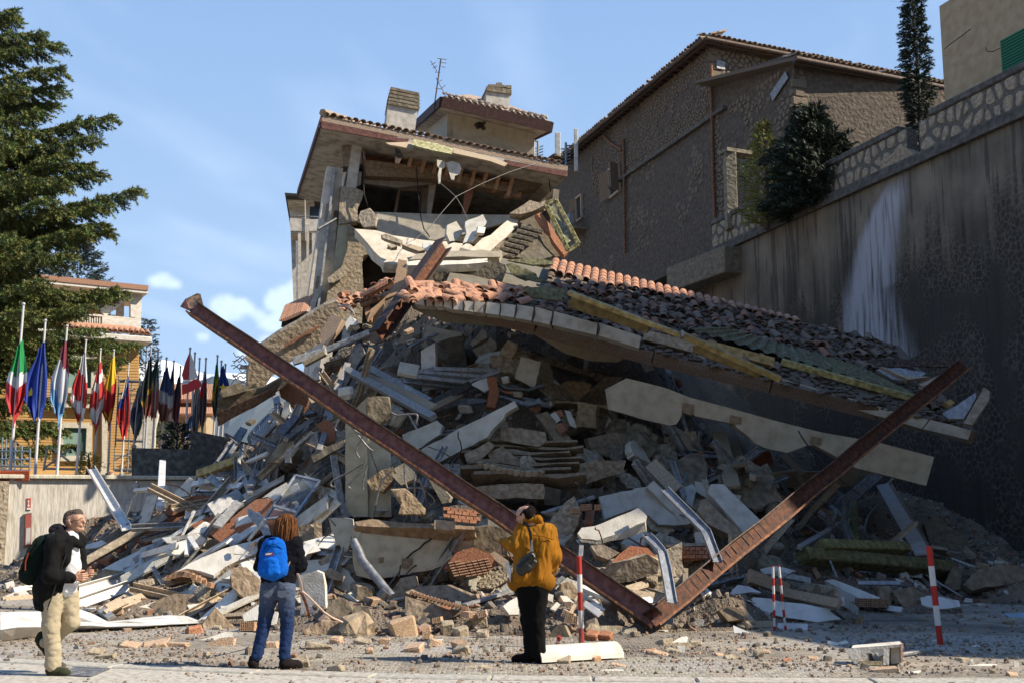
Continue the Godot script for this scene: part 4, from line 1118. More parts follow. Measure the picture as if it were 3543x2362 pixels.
func build_tower()->void:
	zf(900,200,1.96)
	var rn:=Vector3(.15,0,.99).normalized()
	var ra:=A(300,1000,46.0)
	var t:=thing("rear_wing","pale concrete wing still standing behind the ruin, with balcony and tiled roof","building",Vector3(ra.x,3,ra.z))
	slabpart("wall",[196,960,470,965,470,1700,226,1700],ra - rn*.6,rn,6.0,M.tower,t)
	slabpart("roof",[165,915,470,936,470,952,170,934],ra+rn*1.0,rn,7.0,M.dark,t)
	slabpart("soffit",[172,934,470,952,470,968,186,968],ra+rn*.5,rn,3.0,M.soffit,t)
	var e0:=A(262,922,45.6);var e1:=A(460,934,45.8)
	eave_tiles(t,e0,e1,Vector3(0,.35,-.94),M.old_tile,.26,3,1.2)
	var w:=slabpart("window",[318,980,425,985,425,1100,318,1100],ra - rn*.5,rn,.1,M.tower,t,.0,C(1.1,1.1,1.1))
	slabpart("pane",[336,986,425,990,425,1095,336,1092],ra - rn*.45,rn,.05,M.plain,w,.0,C(.06,.11,.19))
	slabpart("sash",[318,980,334,980,334,1100,318,1100],ra - rn*.4,rn,.08,M.white,w)
	slabpart("balcony_front",[200,1088,440,1098,440,1176,204,1174],ra+rn*.9,rn,.15,M.tower,t,.0,C(1.15,1.12,1.08))
	slabpart("balcony_floor",[204,1174,440,1176,440,1190,206,1188],ra+rn*.85,rn,1.5,M.tower,t)
	var bl:=poly([204,1072,440,1082],ra+rn*.9,rn)
	var b:=mb();b.tube([bl[0],bl[1]],.03,5);part("hand_rail",b,M.zinc,t)
	for q in [[300,935,307,935,312,1240,304,1240],[312,1130,330,1130,330,1700,314,1700],[255,1190,275,1190,278,1700,258,1700],[350,1190,375,1190,372,1700,350,1700]]:
		slabpart("pilaster",q,ra+rn*.95,rn,.3,M.tower,t,.0,C(1.2,1.18,1.14))
	slabpart("downpipe",[240,1240,252,1240,256,1700,244,1700],ra+rn*1.0,rn,.1,M.alu,t)
	var P1:=A(415,430,31.5);var P2:=A(2085,770,33.5);var P4:=A(365,890,38.0)
	var ex:=(P2 - P1).normalized();var bk:=(P4 - P1).normalized()
	bk=(bk - ex*bk.dot(ex)).normalized()
	var up:=ex.cross(-bk).normalized()
	if up.y<0: up=-up
	var nn:=-bk
	var F:=P1+bk*1.0
	t=thing("leaning_tower_block","leaning upright remnant of the collapsed building with broken open top storey","building",Vector3(-2,4,-33))
	b=mb();b.prism(PackedVector3Array([P1,P2,P2+bk*7.5,P1+bk*7.5]),up,.16);part("roof_soffit",b,M.soffit,t)
	b=mb();b.prism(PackedVector3Array([P1+up*.15,P2+up*.15,P2+bk*7.5+up*.15,P1+bk*7.5+up*.15]),up,.14);part("roof_deck",b,M.old_tile,t)
	for f in [[415,430,930,535,930,570,418,478],[1660,690,2085,770,2078,806,1690,730],[930,540,1010,552,1000,575,930,570]]:
		slabpart("fascia",f,P1+nn*.03,nn,.06,M.primer,t,.0,C(.42,.36,.34))
	b=mb(C(.3,.28,.27));b.beam(P1+up*-.02 - ex*.02,P1+bk*7.5+up*-.02 - ex*.02,.06,.34,up);part("side_fascia",b,M.primer,t)
	var slope:=(bk*.95+up*.3).normalized()
	b=mb();b.prism(PackedVector3Array([P1+up*.18,P2+up*.18,P2 - ex*2.5+slope*4.5+up*.18,P1+ex*2.5+slope*4.5+up*.18]),ex.cross(slope) if ex.cross(slope).y>0 else slope.cross(ex),.1);part("roof_slope",b,M.old_tile,t)
	eave_tiles(t,P1+up*.2,P2+up*.2,slope,M.old_tile,.215,3,.9,.08,.05)
	b=mb();b.tube([P1+up*.26,P1+up*.3+(ex*2.5+slope*4.5)],.12,6);part("hip_tiles",b,M.old_tile,t)
	var Fs:=F+ex*1.05
	var hgt:=9.0
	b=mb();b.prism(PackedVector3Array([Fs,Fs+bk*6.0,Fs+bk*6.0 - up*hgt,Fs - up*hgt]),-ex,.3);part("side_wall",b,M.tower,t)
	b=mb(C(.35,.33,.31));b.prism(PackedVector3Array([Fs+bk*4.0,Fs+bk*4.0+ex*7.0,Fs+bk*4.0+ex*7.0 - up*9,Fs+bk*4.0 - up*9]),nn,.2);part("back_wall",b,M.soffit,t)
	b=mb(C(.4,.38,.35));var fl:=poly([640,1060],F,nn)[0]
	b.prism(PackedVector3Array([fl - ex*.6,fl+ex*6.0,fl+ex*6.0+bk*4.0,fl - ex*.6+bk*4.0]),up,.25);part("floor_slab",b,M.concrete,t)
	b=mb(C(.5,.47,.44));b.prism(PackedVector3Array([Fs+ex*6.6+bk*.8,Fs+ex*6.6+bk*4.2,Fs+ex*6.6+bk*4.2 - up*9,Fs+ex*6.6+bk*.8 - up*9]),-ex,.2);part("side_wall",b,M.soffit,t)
	slabpart("pier",[455,735,505,742,412,1568,330,1800,300,1800],F+nn*.05,nn,.6,M.tower,t)
	slabpart("pier",[505,745,562,750,520,1130,480,1568,400,1800,345,1800,412,1568],F - nn*.12,nn,.7,M.tower,t,.0,C(.92,.9,.88))
	slabpart("rain_channel",[496,748,510,748,418,1568,385,1800,370,1800,404,1568],F+nn*.16,nn,.12,M.alu,t)
	slabpart("dark_panel",[448,990,490,990,470,1110,430,1110],F+nn*.056,nn,.02,M.tower,t,.0,C(.55,.5,.45))
	slabpart("dark_panel",[385,1480,405,1480,392,1568,368,1568],F+nn*.056,nn,.02,M.tower,t,.0,C(.5,.42,.36))
	slabpart("pier",[555,600,700,590,720,700,650,740,560,735],F - nn*.05,nn,.6,M.dusty,t,.05,C(.75,.7,.66))
	slabpart("pier",[528,1130,608,1128,570,1568,520,1800,430,1800,480,1568],F+nn*.02,nn,.6,M.cream,t,.02,C(.82,.85,.74))
	slabpart("broken_pier",[550,870,640,880,700,905,690,960,660,1020,660,1110,530,1128,540,960],F+nn*.1,nn,.7,M.dusty,t,.06)
	slabpart("window_jamb",[655,770,690,775,680,860,640,880,620,870,655,860],F - nn*.3,nn,.15,M.cream,t,.0,C(.8,.8,.78))
	slabpart("broken_wall",[600,1130,650,1160,700,1260,740,1330,700,1340,690,1400,700,1560,690,1800,420,1800,470,1520,545,1440,590,1300],F+nn*.25,nn,.8,M.dusty,t,.08,C(.85,.82,.78))
	slabpart("plaster_sheet",[455,1495,560,1412,590,1440,575,1480,500,1525,462,1525],F+nn*.45,nn,.12,M.dusty,t,.03,C(1.1,1.06,1.0))
	b=mb();b.beam(A(390,1165,31.4),A(512,1095,31.6),.04,.2,nn);part("strap",b,M.alu,t)
	slabpart("lintel",[700,690,1080,735,1720,880,1700,912,1180,820,720,800],F - nn*.1,nn,.5,M.dusty,t,.05,C(.72,.58,.46))
	slabpart("lintel_face",[700,800,1180,820,1180,850,940,880,700,850],F - nn*.5,nn,.2,M.tower,t,.0,C(.62,.58,.54))
	slabpart("upper_void",[720,600,1020,640,1660,780,1640,880,1080,740,720,700],F - nn*.62,nn,.2,M.brick,t,.0,C(.6,.55,.5))
	for i in 9:
		var x:=1010.0+i*84;var y:=640.0+i*23+(14*sin(i*1.7))
		slabpart("rib",[x+24,y - 30,x+46,y - 24,x+10,y+105,x - 14,y+98],F - nn*.05,nn,.4,M.clay,t,.02,C(.95,.8,.68))
		var c:=poly([x+72,y+14],F - nn*.42,nn)[0]
		b=mb(C(.95,.8,.7)*rng.randf_range(.8,1.1));b.hollow(Transform3D(Basis(ex,up,nn),c),Vector3(.34,.24,.3),4,3);part("hollow_block",b,M.clay,t)
		slabpart("clay_soffit",[x+40,y+45,x+96,y+58,x+84,y+112,x+14,y+98],F - nn*.3,nn,.2,M.clay,t,.01,C(.95,.8,.7))
	for i in 3:
		var c:=poly([830+i*66.0,640+i*14.0],F - nn*.4,nn)[0]
		b=mb(C(.7,.6,.55));b.hollow(Transform3D(Basis(ex,up,nn).rotated(nn,.2),c),Vector3(.34,.26,.3),4,3);part("hollow_block",b,M.clay,t)
	slabpart("torn_panel",[1040,550,1200,580,1310,615,1300,652,1160,625,1030,590],P1+nn*.25,(nn+up*.9).normalized(),.05,M.lichen,t,.01,C(2.1,2.1,1.9))
	slabpart("torn_panel",[1310,610,1460,645,1590,680,1680,715,1655,735,1560,700,1310,645],P1+nn*.15,(nn+up*.5).normalized(),.08,M.wood,t,.01,C(1.5,1.5,1.5))
	slabpart("torn_board",[850,575,1010,570,1090,600,1040,620,940,600,880,590],P1+nn*.1,(nn+up*.6).normalized(),.06,M.wood,t,.01)
	slabpart("hanging_sheet",[915,605,945,620,970,660,940,720,915,712],P1 - nn*.2,nn,.03,M.steel,t,.01)
	slabpart("hanging_plaster",[1200,692,1250,700,1256,740,1232,750,1226,800,1222,850,1210,852,1206,790,1216,750,1200,730],P1+nn*.05,nn,.07,M.white,t,.02)
	slabpart("hanging_plaster",[1256,712,1300,700,1350,716,1366,750,1352,790,1320,800,1316,826,1298,826,1284,790,1276,745],P1+nn*.02,nn,.08,M.white,t,.02)
	slabpart("parapet",[770,1045,1250,1062,1695,1065,1690,1110,1400,1190,1250,1240,1100,1230,840,1195,800,1190],F+nn*.02,nn,.3,M.cream,t,.02,C(.92,.9,.9))
	slabpart("partition",[940,870,1175,880,1160,1050,1090,1050,1090,905,950,900,925,1050,905,1050],F - nn*1.6,nn,.12,M.tower,t,.0,C(.66,.56,.48))
	slabpart("partition",[1150,820,1200,825,1160,1060,1130,1060],F - nn*.7,nn,.2,M.tower,t,.0,C(.8,.74,.66))
	slabpart("partition",[1395,875,1450,890,1440,940,1400,1060,1370,1060],F - nn*.6,nn,.2,M.brick,t,.03,C(.9,.9,.9))
	slabpart("right_pier",[1700,840,1830,800,1930,830,1900,880,1760,900,1690,960],F - nn*.1,nn,.6,M.dusty,t,.05,C(.5,.44,.38))
	for q in [[[700,800],[705,930],[740,1040],[790,1060]],[[1060,740],[1070,900],[1085,1060],[1110,1160],[1150,1215]],[[690,640],[700,760],[702,930]],[[1945,730],[1960,830],[1970,910]]]:
		var pts:=[]
		for c in q: pts.append(poly(c,F+nn*.35,nn)[0])
		b=mb();b.tube(pts,.018,5);part("cable",b,M.dark,t)
	var U1:=A(1230,300,33.3);var U2:=A(1972,470,34.2);var U4:=A(1085,492,39.5)
	var ux:=(U2 - U1).normalized();var ub:=(U4 - U1).normalized();ub=(ub - ux*ub.dot(ux)).normalized()
	var uu:=ux.cross(-ub).normalized()
	if uu.y<0: uu=-uu
	b=mb();b.prism(PackedVector3Array([U1,U2,U2+ub*4.6,U1+ub*6.0]),uu,.12);part("upper_soffit",b,M.soffit,t)
	b=mb(C(.2,.18,.17));b.beam(U1 - ub*.03,U2 - ub*.03,.08,.32,uu);part("upper_fascia",b,M.primer,t)
	b=mb(C(.16,.15,.14));b.beam(U1 - ux*.03,U1+ub*6.0 - ux*.03,.08,.32,uu);part("upper_fascia",b,M.primer,t)
	b=mb(C(.2,.18,.17));b.beam(U2+ux*.03,U2+ub*4.6+ux*.03,.08,.32,uu);part("upper_fascia",b,M.primer,t)
	var us:=(ub*.95+uu*.28).normalized()
	b=mb();b.prism(PackedVector3Array([U1+uu*.17,U2+uu*.17,U2 - ux*1.2+us*2.6+uu*.17,U1+ux*1.2+us*2.6+uu*.17]),ux.cross(us) if ux.cross(us).y>0 else us.cross(ux),.08);part("upper_roof",b,M.old_tile,t)
	eave_tiles(t,U1+uu*.19,U2+uu*.19,us,M.old_tile,.2,2,.8,.08,.03)
	var Ua:=U1+ub*.95
	slabpart("upper_wall",[1272,372,1864,512,1848,800,1262,660],Ua,-ub,.25,M.cream,t,.0,C(.92,.92,.88))
	b=mb();var c0:=poly([1272,360,1262,660],Ua,-ub);b.prism(PackedVector3Array([c0[0],c0[1],c0[1]+ub*4.0,c0[0]+ub*4.0]),-ux,.2);part("upper_wall",b,M.cream,t)
	b=mb();var c1:=poly([1860,512,1848,800],Ua,-ub);b.prism(PackedVector3Array([c1[0],c1[1],c1[1]+ub*3.0,c1[0]+ub*3.0]),ux,.2);part("upper_wall",b,M.cream,t)
	var vc:=poly([1492,456],Ua - ub*.01,-ub)[0]
	b=mb(C(1,1,1));b.ell(vc,Vector3(.13,.1,.03),Basis(ux,uu,-ub));part("flue_hole",b,M.dark,t)
	for i in 9:
		var a:=rng.randf()*TAU;var r:=rng.randf_range(.08,.2)
		b=mb(C(.35,.33,.3));b.ell(vc+(ux*cos(a)+uu*sin(a)*.7)*r,Vector3(.07,.05,.02),Basis(ux,uu,-ub),7,4);part("soot_mark",b,M.concrete,t)
	var cf:=Vector3(.2,0,.98).normalized()
	var ca:=A(960,400,32.6)
	var ch:=part("chimney",_slab([870,290,1072,322,1045,528,848,492],ca,cf,.9),M.tower,t)
	for i in 5:
		var y:=196.0+i*24
		var xo:=14.0 - i*4.0
		part("chimney_cap_slat",_slab([872+xo,y,1082+(3 if i else -4),y+40,1080 - i*1.0,y+58,870+xo - 4,y+17],ca+cf*.07,cf,1.05),M.concrete,ch)
	part("chimney_core",_slab([885,215,1072,250,1066,330,872,300],ca - cf*.1,cf,.7),M.dark,ch)
	ca=A(1615,280,34.6)
	ch=part("chimney",_slab([1536,215,1700,245,1684,366,1528,342],ca,cf,.85),M.tower,t)
	for q in [[1536,190,1704,212,1706,246,1534,222],[1550,178,1660,184,1662,200,1550,196],[1604,166,1640,168,1642,184,1604,182],[1668,184,1704,186,1706,206,1668,204]]:
		part("chimney_cap",_slab(q,ca+cf*.06,cf,.95,.03),M.concrete,ch)
	var m0:=A(1178,350,34.0);var m1:=A(1226,6,34.0)
	t=thing("roof_aerial","tall thin television aerial on the roof between the two chimneys","aerial",m0)
	b=mb();b.tube([m0,m1],.022,6);part("mast",b,M.steel,t)
	for q in [[1155,20,1200,92],[1192,135,1262,265],[1190,208,1232,212],[1184,96,1222,100],[1200,4,1265,12],[1215,30,1262,36],[1232,60,1256,64],[1160,48,1190,30],[1172,70,1200,54],[1215,160,1232,150],[1232,205,1256,185],[1245,250,1268,232]]:
		b=mb();b.tube([A(q[0],q[1],34),A(q[2],q[3],34.1)],.011,5);part("rod",b,M.steel,t)
	antenna_panel("mobile_mast","mobile phone antenna mast with white panels right of the tower roof",A(2075,800,60),A(2075,575,60).y - A(2075,800,60).y,[[-.45,1.2,.3,2.4],[.55,1.4,.22,2.4]])
	antenna_panel("mobile_mast","lattice antenna mast half hidden by the upper storey eave",A(1885,760,60),A(1885,565,60).y - A(1885,760,60).y,[[-.3,1.3,.25,1.6],[.2,2.6,.7,.9]])
	var cp:=A(2000,745,34.5)
	t=thing("roof_cowl","little dark flue cowl on the right end of the ruin's roof","cowl",cp)
	b=mb();b.tube([cp,cp+UP*.3],.09,8);part("pipe",b,M.steel,t)
	b=mb();b.tube([cp+UP*.3,cp+UP*.45],.25,8,.05);part("cap",b,M.steel,t)
	for q in [["thin pale wire slung from the tower eave to a knot in the air",[[1870,715,32.5],[1690,775,31.5],[1500,855,30.8],[1327,942,30.0]]],["thin pale wire running from the knot down to the lit slab",[[1327,942,30.0],[1240,1040,29.6],[1150,1150,29.4],[1040,1240,29.2]]],["short dark wire dangling from the knot",[[1327,942,30.0],[1368,1010,30.0],[1405,1090,30.1],[1430,1200,30.1]]],["faint wire from the knot up to the broken ceiling",[[1327,942,30.0],[1270,890,31.0],[1210,840,31.5]]]]:
		var pts:=[]
		for c in q[1]: pts.append(A(c[0],c[1],c[2]))
		b=mb(C(.3,.28,.25));b.tube(pts,.008,5);solo("wire",b,M.plain,q[0],"wire")
func _slab(pts: Array,a: Vector3,nn: Vector3,t: float,rough:=.0)->MB:
	var b:=mb(tone(.06));b.prism(poly(pts,a,nn),nn,t,rough);return b
const HX0:=-19.0
const HZ0:=-38.0
const HS:=.2
const HNX:=200
const HNZ:=126
func build_heap()->void:
	var cp:=[]
	for q in [[0,2010],[150,2060],[300,2090],[600,2150],[900,2180],[1200,2195],[1500,2200],[1900,2200],[2150,2195],[2400,2170],[2700,2140],[3000,2110],[3300,2080],[3600,2040],[-200,1990]]:
		var p:=ground(q[0],q[1]);cp.append(Vector3(p.x,p.z,.0));cp.append(Vector3(p.x,p.z+1.5,-.35));cp.append(Vector3(p.x,p.z+4.0,-.5))
	for q in [[60,1965,28.5],[200,1950,28],[350,1850,29],[450,1750,31],[500,1690,32.3],[300,2030,22.5],[420,1990,23.5],[600,1900,25],[600,1750,28],[650,1650,30],[600,2060,19.5],[800,1980,20],[800,1850,22],[800,1700,24.2],[820,1560,26.2],[850,1430,27.7],[950,1330,28.5],[1000,2000,18.7],[1000,1800,20.3],[1000,1650,21.8],[1050,1500,23.6],[1100,1350,25.5],[1200,1200,27],[1250,1080,29],
		[1300,2080,17.6],[1300,1900,18.6],[1300,1750,19.4],[1350,1550,21],[1400,1400,22.7],[1450,1200,25],[1450,1060,27.5],[1700,2080,17.6],[1700,1900,18.6],[1700,1750,19.4],[1700,1600,20.6],[1700,1450,22.2],[1750,1250,25],[1600,930,29],[1700,850,31],[2000,980,30],[2100,2080,17.1],[2100,1900,18.6],[2100,1750,19.6],[2200,1600,21.5],[2300,1420,24.5],[2500,2060,17.4],[2500,1900,19.2],[2500,1750,20.9],[2500,1600,23],[2800,2040,18.7],[2800,1900,21],[2800,1780,24],[3100,2010,20.5],[3100,1900,23],[3100,1830,26],[3400,1960,22.5],[3400,1890,25],[3300,1850,28],[3600,1930,24]]:
		var p:=at(q[0],q[1],q[2]);cp.append(Vector3(p.x,p.z,p.y))
	for q in [[-3,-34,9.0],[0,-34,9.5],[3,-34,8.5],[7,-32,4.5],[10,-31,3.0],[-7,-34,3.5],[-10,-34,1.5],[-13,-34,.2],[-17,-33,.0],[-6,-36.5,4.0],[0,-37,8.5],[4,-37,7.5],[13,-32,2.0],[-18,-30,.0],[-18,-24,-.1]]: cp.append(Vector3(q[0],q[1],q[2]))
	hgrid.resize(HNX*HNZ)
	var nz:=FastNoiseLite.new();nz.seed=6;nz.frequency=.55;nz.fractal_octaves=4
	for j in HNZ:
		for i in HNX:
			var x:=HX0+i*HS;var z:=HZ0+j*HS
			var sw:=.0;var sh:=.0
			for c in cp:
				var d2: float=(c.x - x)*(c.x - x)+(c.y - z)*(c.y - z)+.15
				var w:=1.0/(d2*d2)
				sw+=w;sh+=w*c.z
			var h:=sh/sw
			if h>.0: h+=nz.get_noise_2d(x,z)*minf(.55,h*.5)
			hgrid[j*HNX+i]=h
	var b:=mb()
	for j in HNZ - 1:
		for i in HNX - 1:
			var h0:=hgrid[j*HNX+i];var h1:=hgrid[j*HNX+i+1];var h2:=hgrid[(j+1)*HNX+i+1];var h3:=hgrid[(j+1)*HNX+i]
			if maxf(maxf(h0,h1),maxf(h2,h3))<-.05: continue
			var x:=HX0+i*HS;var z:=HZ0+j*HS
			h0-=sunk(h0);h1-=sunk(h1);h2-=sunk(h2);h3-=sunk(h3)
			b.tint=C(.6,.54,.46)*(.78+.22*nz.get_noise_2d(x*2.0,z*2.0))
			b.quad(Vector3(x,h3,z+HS),Vector3(x+HS,h2,z+HS),Vector3(x+HS,h1,z),Vector3(x,h0,z))
	struct("rubble_mound",b,M.rubble,"stuff","mound of pulverised masonry under the broken slabs","rubble")
func sunk(h: float)->float: return .45*smoothstep(.3,1.3,h)+.6*smoothstep(1.6,3.6,h)
func under(o: Node3D,parent: Node3D)->void:
	var nm:=String(o.name).rstrip("0123456789").rstrip("_")
	o.position-=origin(parent);remove_child(o)
	for k in o.get_meta_list(): o.remove_meta(k)
	put(o,nm,parent)
var marks:=[]
func mark(o: Node3D,label: String)->void:
	var w:=label.split(",")[0].split(" ")
	if w.size()<=9 and not o.has_meta("group"): marks.append([o.position," ".join(w)])
func H(x: float,z: float)->float:
	var u:=(x - HX0)/HS;var w:=(z - HZ0)/HS
	var i:=int(floor(u));var j:=int(floor(w))
	if i<0 or j<0 or i>=HNX - 1 or j>=HNZ - 1: return -.5
	u-=i;w-=j
	return lerpf(lerpf(hgrid[j*HNX+i],hgrid[j*HNX+i+1],u),lerpf(hgrid[(j+1)*HNX+i],hgrid[(j+1)*HNX+i+1],u),w)
func HN(x: float,z: float)->Vector3:
	return Vector3(H(x - .3,z) - H(x+.3,z),.6,H(x,z - .3) - H(x,z+.3)).normalized()
func hd(fx: float,fy: float)->float:
	var r:=ray(fx,fy);var d:=9.0
	while d<36.0:
		var p:=EYE+r*d
		if p.y<maxf(.0,H(p.x,p.z)): return d
		d+=.1
	return 32.0
var near_cut:={}
func pl(m: String,nm: String,cat: String,label: String,pts: Array,yaw: float,pitch: float,off:=.25,th:=.15,rough:=.025,tint:=Color.WHITE,dep:=-1.0)->Node3D:
	var cx:=.0;var cy:=.0;var k:=pts.size()/2
	for i in k:
		cx+=pts[i*2]/k;cy+=pts[i*2+1]/k
	var q:=fp(cx,cy)
	var d:=(hd(q.x,q.y) if dep<0 else dep) - off
	var an:=at(q.x,q.y,d);var nn:=N(yaw,pitch)
	if nn.dot((EYE - an).normalized())<.22: nn=(nn+(EYE - an).normalized()*.5).normalized()
	var p:=poly(pts,an,nn)
	if rough>.0:
		if m in ["dusty","concrete","brick"]: rough*=1.45
		var o:=PackedVector3Array()
		for i in p.size():
			var a:=p[i];var c:=p[(i+1) % p.size()]
			o.append(a)
			var l:=(c - a).length();var n:=clampi(int(l/(rough*9.0)),0,7)
			var sd:=nn.cross((c - a).normalized())
			for j in n:
				o.append(a.lerp(c,(j+rng.randf_range(.6,1.4))/(n+1))+sd*rng.randf_range(-.7,.7)*rough)
		if Geometry2D.triangulate_polygon(mb().flat(o,nn)).size()>0: p=o
	var b:=mb(tint*tone(.05,.01));b.tint.a=1
	b.prism(p,nn,th,rough)
	var o:=solo(nm,b,M[m],label,cat)
	mark(o,label);return o
func bar(m: String,nm: String,cat: String,label: String,e: Array,o0: float,o1: float,w: float,h: float,tint:=Color.WHITE,prof:=0)->Node3D:
	var q0:=fp(e[0],e[1]);var q1:=fp(e[2],e[3])
	var a:=at(q0.x,q0.y,hd(q0.x,q0.y) - o0);var c:=at(q1.x,q1.y,hd(q1.x,q1.y) - o1)
	var b:=mb(tint)
	var up:=(EYE - a).normalized()+UP*.4
	if prof==1:
		var t:=minf(w,h)*.14
		b.sweep(PackedVector2Array([Vector2(-w/2,-h/2),Vector2(w/2,-h/2),Vector2(w/2,h/2),Vector2(w/2 - t,h/2),Vector2(w/2 - t,-h/2+t),Vector2(-w/2+t,-h/2+t),Vector2(-w/2+t,h/2),Vector2(-w/2,h/2)]),[a,c],up)
	else: b.beam(a,c,w,h,up,minf(w,h)*.08)
	return solo(nm,b,M[m],label,cat)
func wire(label: String,pts: Array,off: float,r:=.014,m:="steel",nm:="reinforcing_bar",cat:="rebar",tint:=Color.WHITE,dep:=-1.0)->void:
	var w:=[]
	for c in pts:
		var q:=fp(c[0],c[1]);w.append(at(q.x,q.y,(hd(q.x,q.y) if dep<0 else dep) - off))
	var s:=[]
	for i in w.size() - 1:
		for k in 4:
			var p0: Vector3=w[maxi(i - 1,0)];var p3: Vector3=w[mini(i+2,w.size() - 1)]
			s.append((w[i] as Vector3).cubic_interpolate(w[i+1],p0,p3,k/4.0))
	s.append(w[-1])
	var b:=mb(tint);b.tube(s,r,6);solo(nm,b,M[m],label,cat)
func framed(nm: String,label: String,pts: Array,off: float,w: float,m: String,glass: bool,bars:=[],dep:=-1.0,tint:=Color.WHITE)->void:
	var c:=Vector2.ZERO
	for i in 4: c+=fp(pts[i*2],pts[i*2+1])/4.0
	var d:=(hd(c.x,c.y) if dep<0 else dep) - off
	var v:=[]
	for i in 4:
		var q:=fp(pts[i*2],pts[i*2+1]);v.append(at(q.x,q.y,d+(hd(q.x,q.y) - hd(c.x,c.y))*.55))
	var nn: Vector3=((v[2] - v[0]).cross(v[3] - v[1])).normalized()
	if nn.dot(EYE - v[0])<0: nn=-nn
	var lo: Vector3=v[0]
	for p in v:
		if p.y<lo.y: lo=p
	var t:=thing(nm,label,"window frame",lo)
	for i in 4:
		var b:=mb(tint);b.beam(v[i],v[(i+1) % 4],w,w*.8,nn,w*.1);part("frame_bar",b,M[m],t)
	for k in bars:
		var b:=mb(tint);b.beam(v[0].lerp(v[1],k),v[3].lerp(v[2],k),w*.8,w*.7,nn);part("glazing_bar",b,M[m],t)
	if glass:
		var b:=mb();b.prism(PackedVector3Array(v),nn,.006);part("pane",b,M.glass,t)
func lump(m: String,nm: String,cat: String,label: String,x: float,y: float,rx: float,ry: float,off:=.2,rot:=.0,tint:=Color.WHITE,jit:=.14,bev:=.3)->void:
	var q:=fp(x,y);var d:=hd(q.x,q.y) - off
	var s=d/FOC/fr[2]
	var p:=at(q.x,q.y,d)
	var b:=mb(tint)
	var bs:=Basis(Vector3(0,0,1),rot).rotated(UP,rng.randf_range(-.5,.5)).rotated(Vector3.RIGHT,rng.randf_range(-.1,.5))
	b.box(Transform3D(bs,p),Vector3(rx*2*s,ry*2*s,(rx+ry)*s*.9),minf(rx,ry)*s*bev,jit)
	mark(solo(nm,b,M[m],label,cat),label)
func blockwork(label: String,x: float,y: float,w: float,h: float,nx: int,ny: int,yaw: float,pitch: float,roll: float,off:=.2,tint:=Color.WHITE)->void:
	var q:=fp(x,y);var d:=hd(q.x,q.y) - off;var s=d/FOC/fr[2]
	var nn:=N(yaw,pitch);var bs:=mb().frame(nn).rotated(nn,roll)
	var b:=mb(tint*tone(.1));b.tint.a=1;b.hollow(Transform3D(bs,at(q.x,q.y,d)),Vector3(w*s,h*s,.25),nx,ny);solo("hollow_block",b,M.clay,label,"block")
func i_profile(w: float,h: float,t: float)->PackedVector2Array:
	var x:=w/2;var y:=h/2;var s:=t*.4
	return PackedVector2Array([Vector2(-x,-y),Vector2(x,-y),Vector2(x,-y+t),Vector2(s,-y+t),Vector2(s,y - t),Vector2(x,y - t),Vector2(x,y),Vector2(-x,y),Vector2(-x,y - t),Vector2(-s,y - t),Vector2(-s,-y+t),Vector2(-x,-y+t)])
func steel_beam(nm: String,label: String,pts: Array,w: float,h: float,f: Vector3,tints: Array,mats: Array)->Node3D:
	var lo: Vector3=pts[0]
	for p in pts:
		if p.y<lo.y: lo=p
	var t:=thing(nm,label,"steel beam",lo)
	for i in pts.size() - 1:
		var a: Vector3=pts[i];var c: Vector3=pts[i+1]
		var d:=(c - a).normalized()
		var u:=(f - d*f.dot(d)).normalized();var x:=u.cross(d).normalized()
		for s in [1.0,-1.0]:
			var b:=mb(tints[0]);b.beam(a+u*h*.5*s - d*.05,c+u*h*.5*s+d*.05,w,.03,u,.006);part("flange",b,mats[0],t)
		var b:=mb(tints[1]);b.beam(a,c,.02,h - .035,u);part("web",b,mats[1],t)
	return t
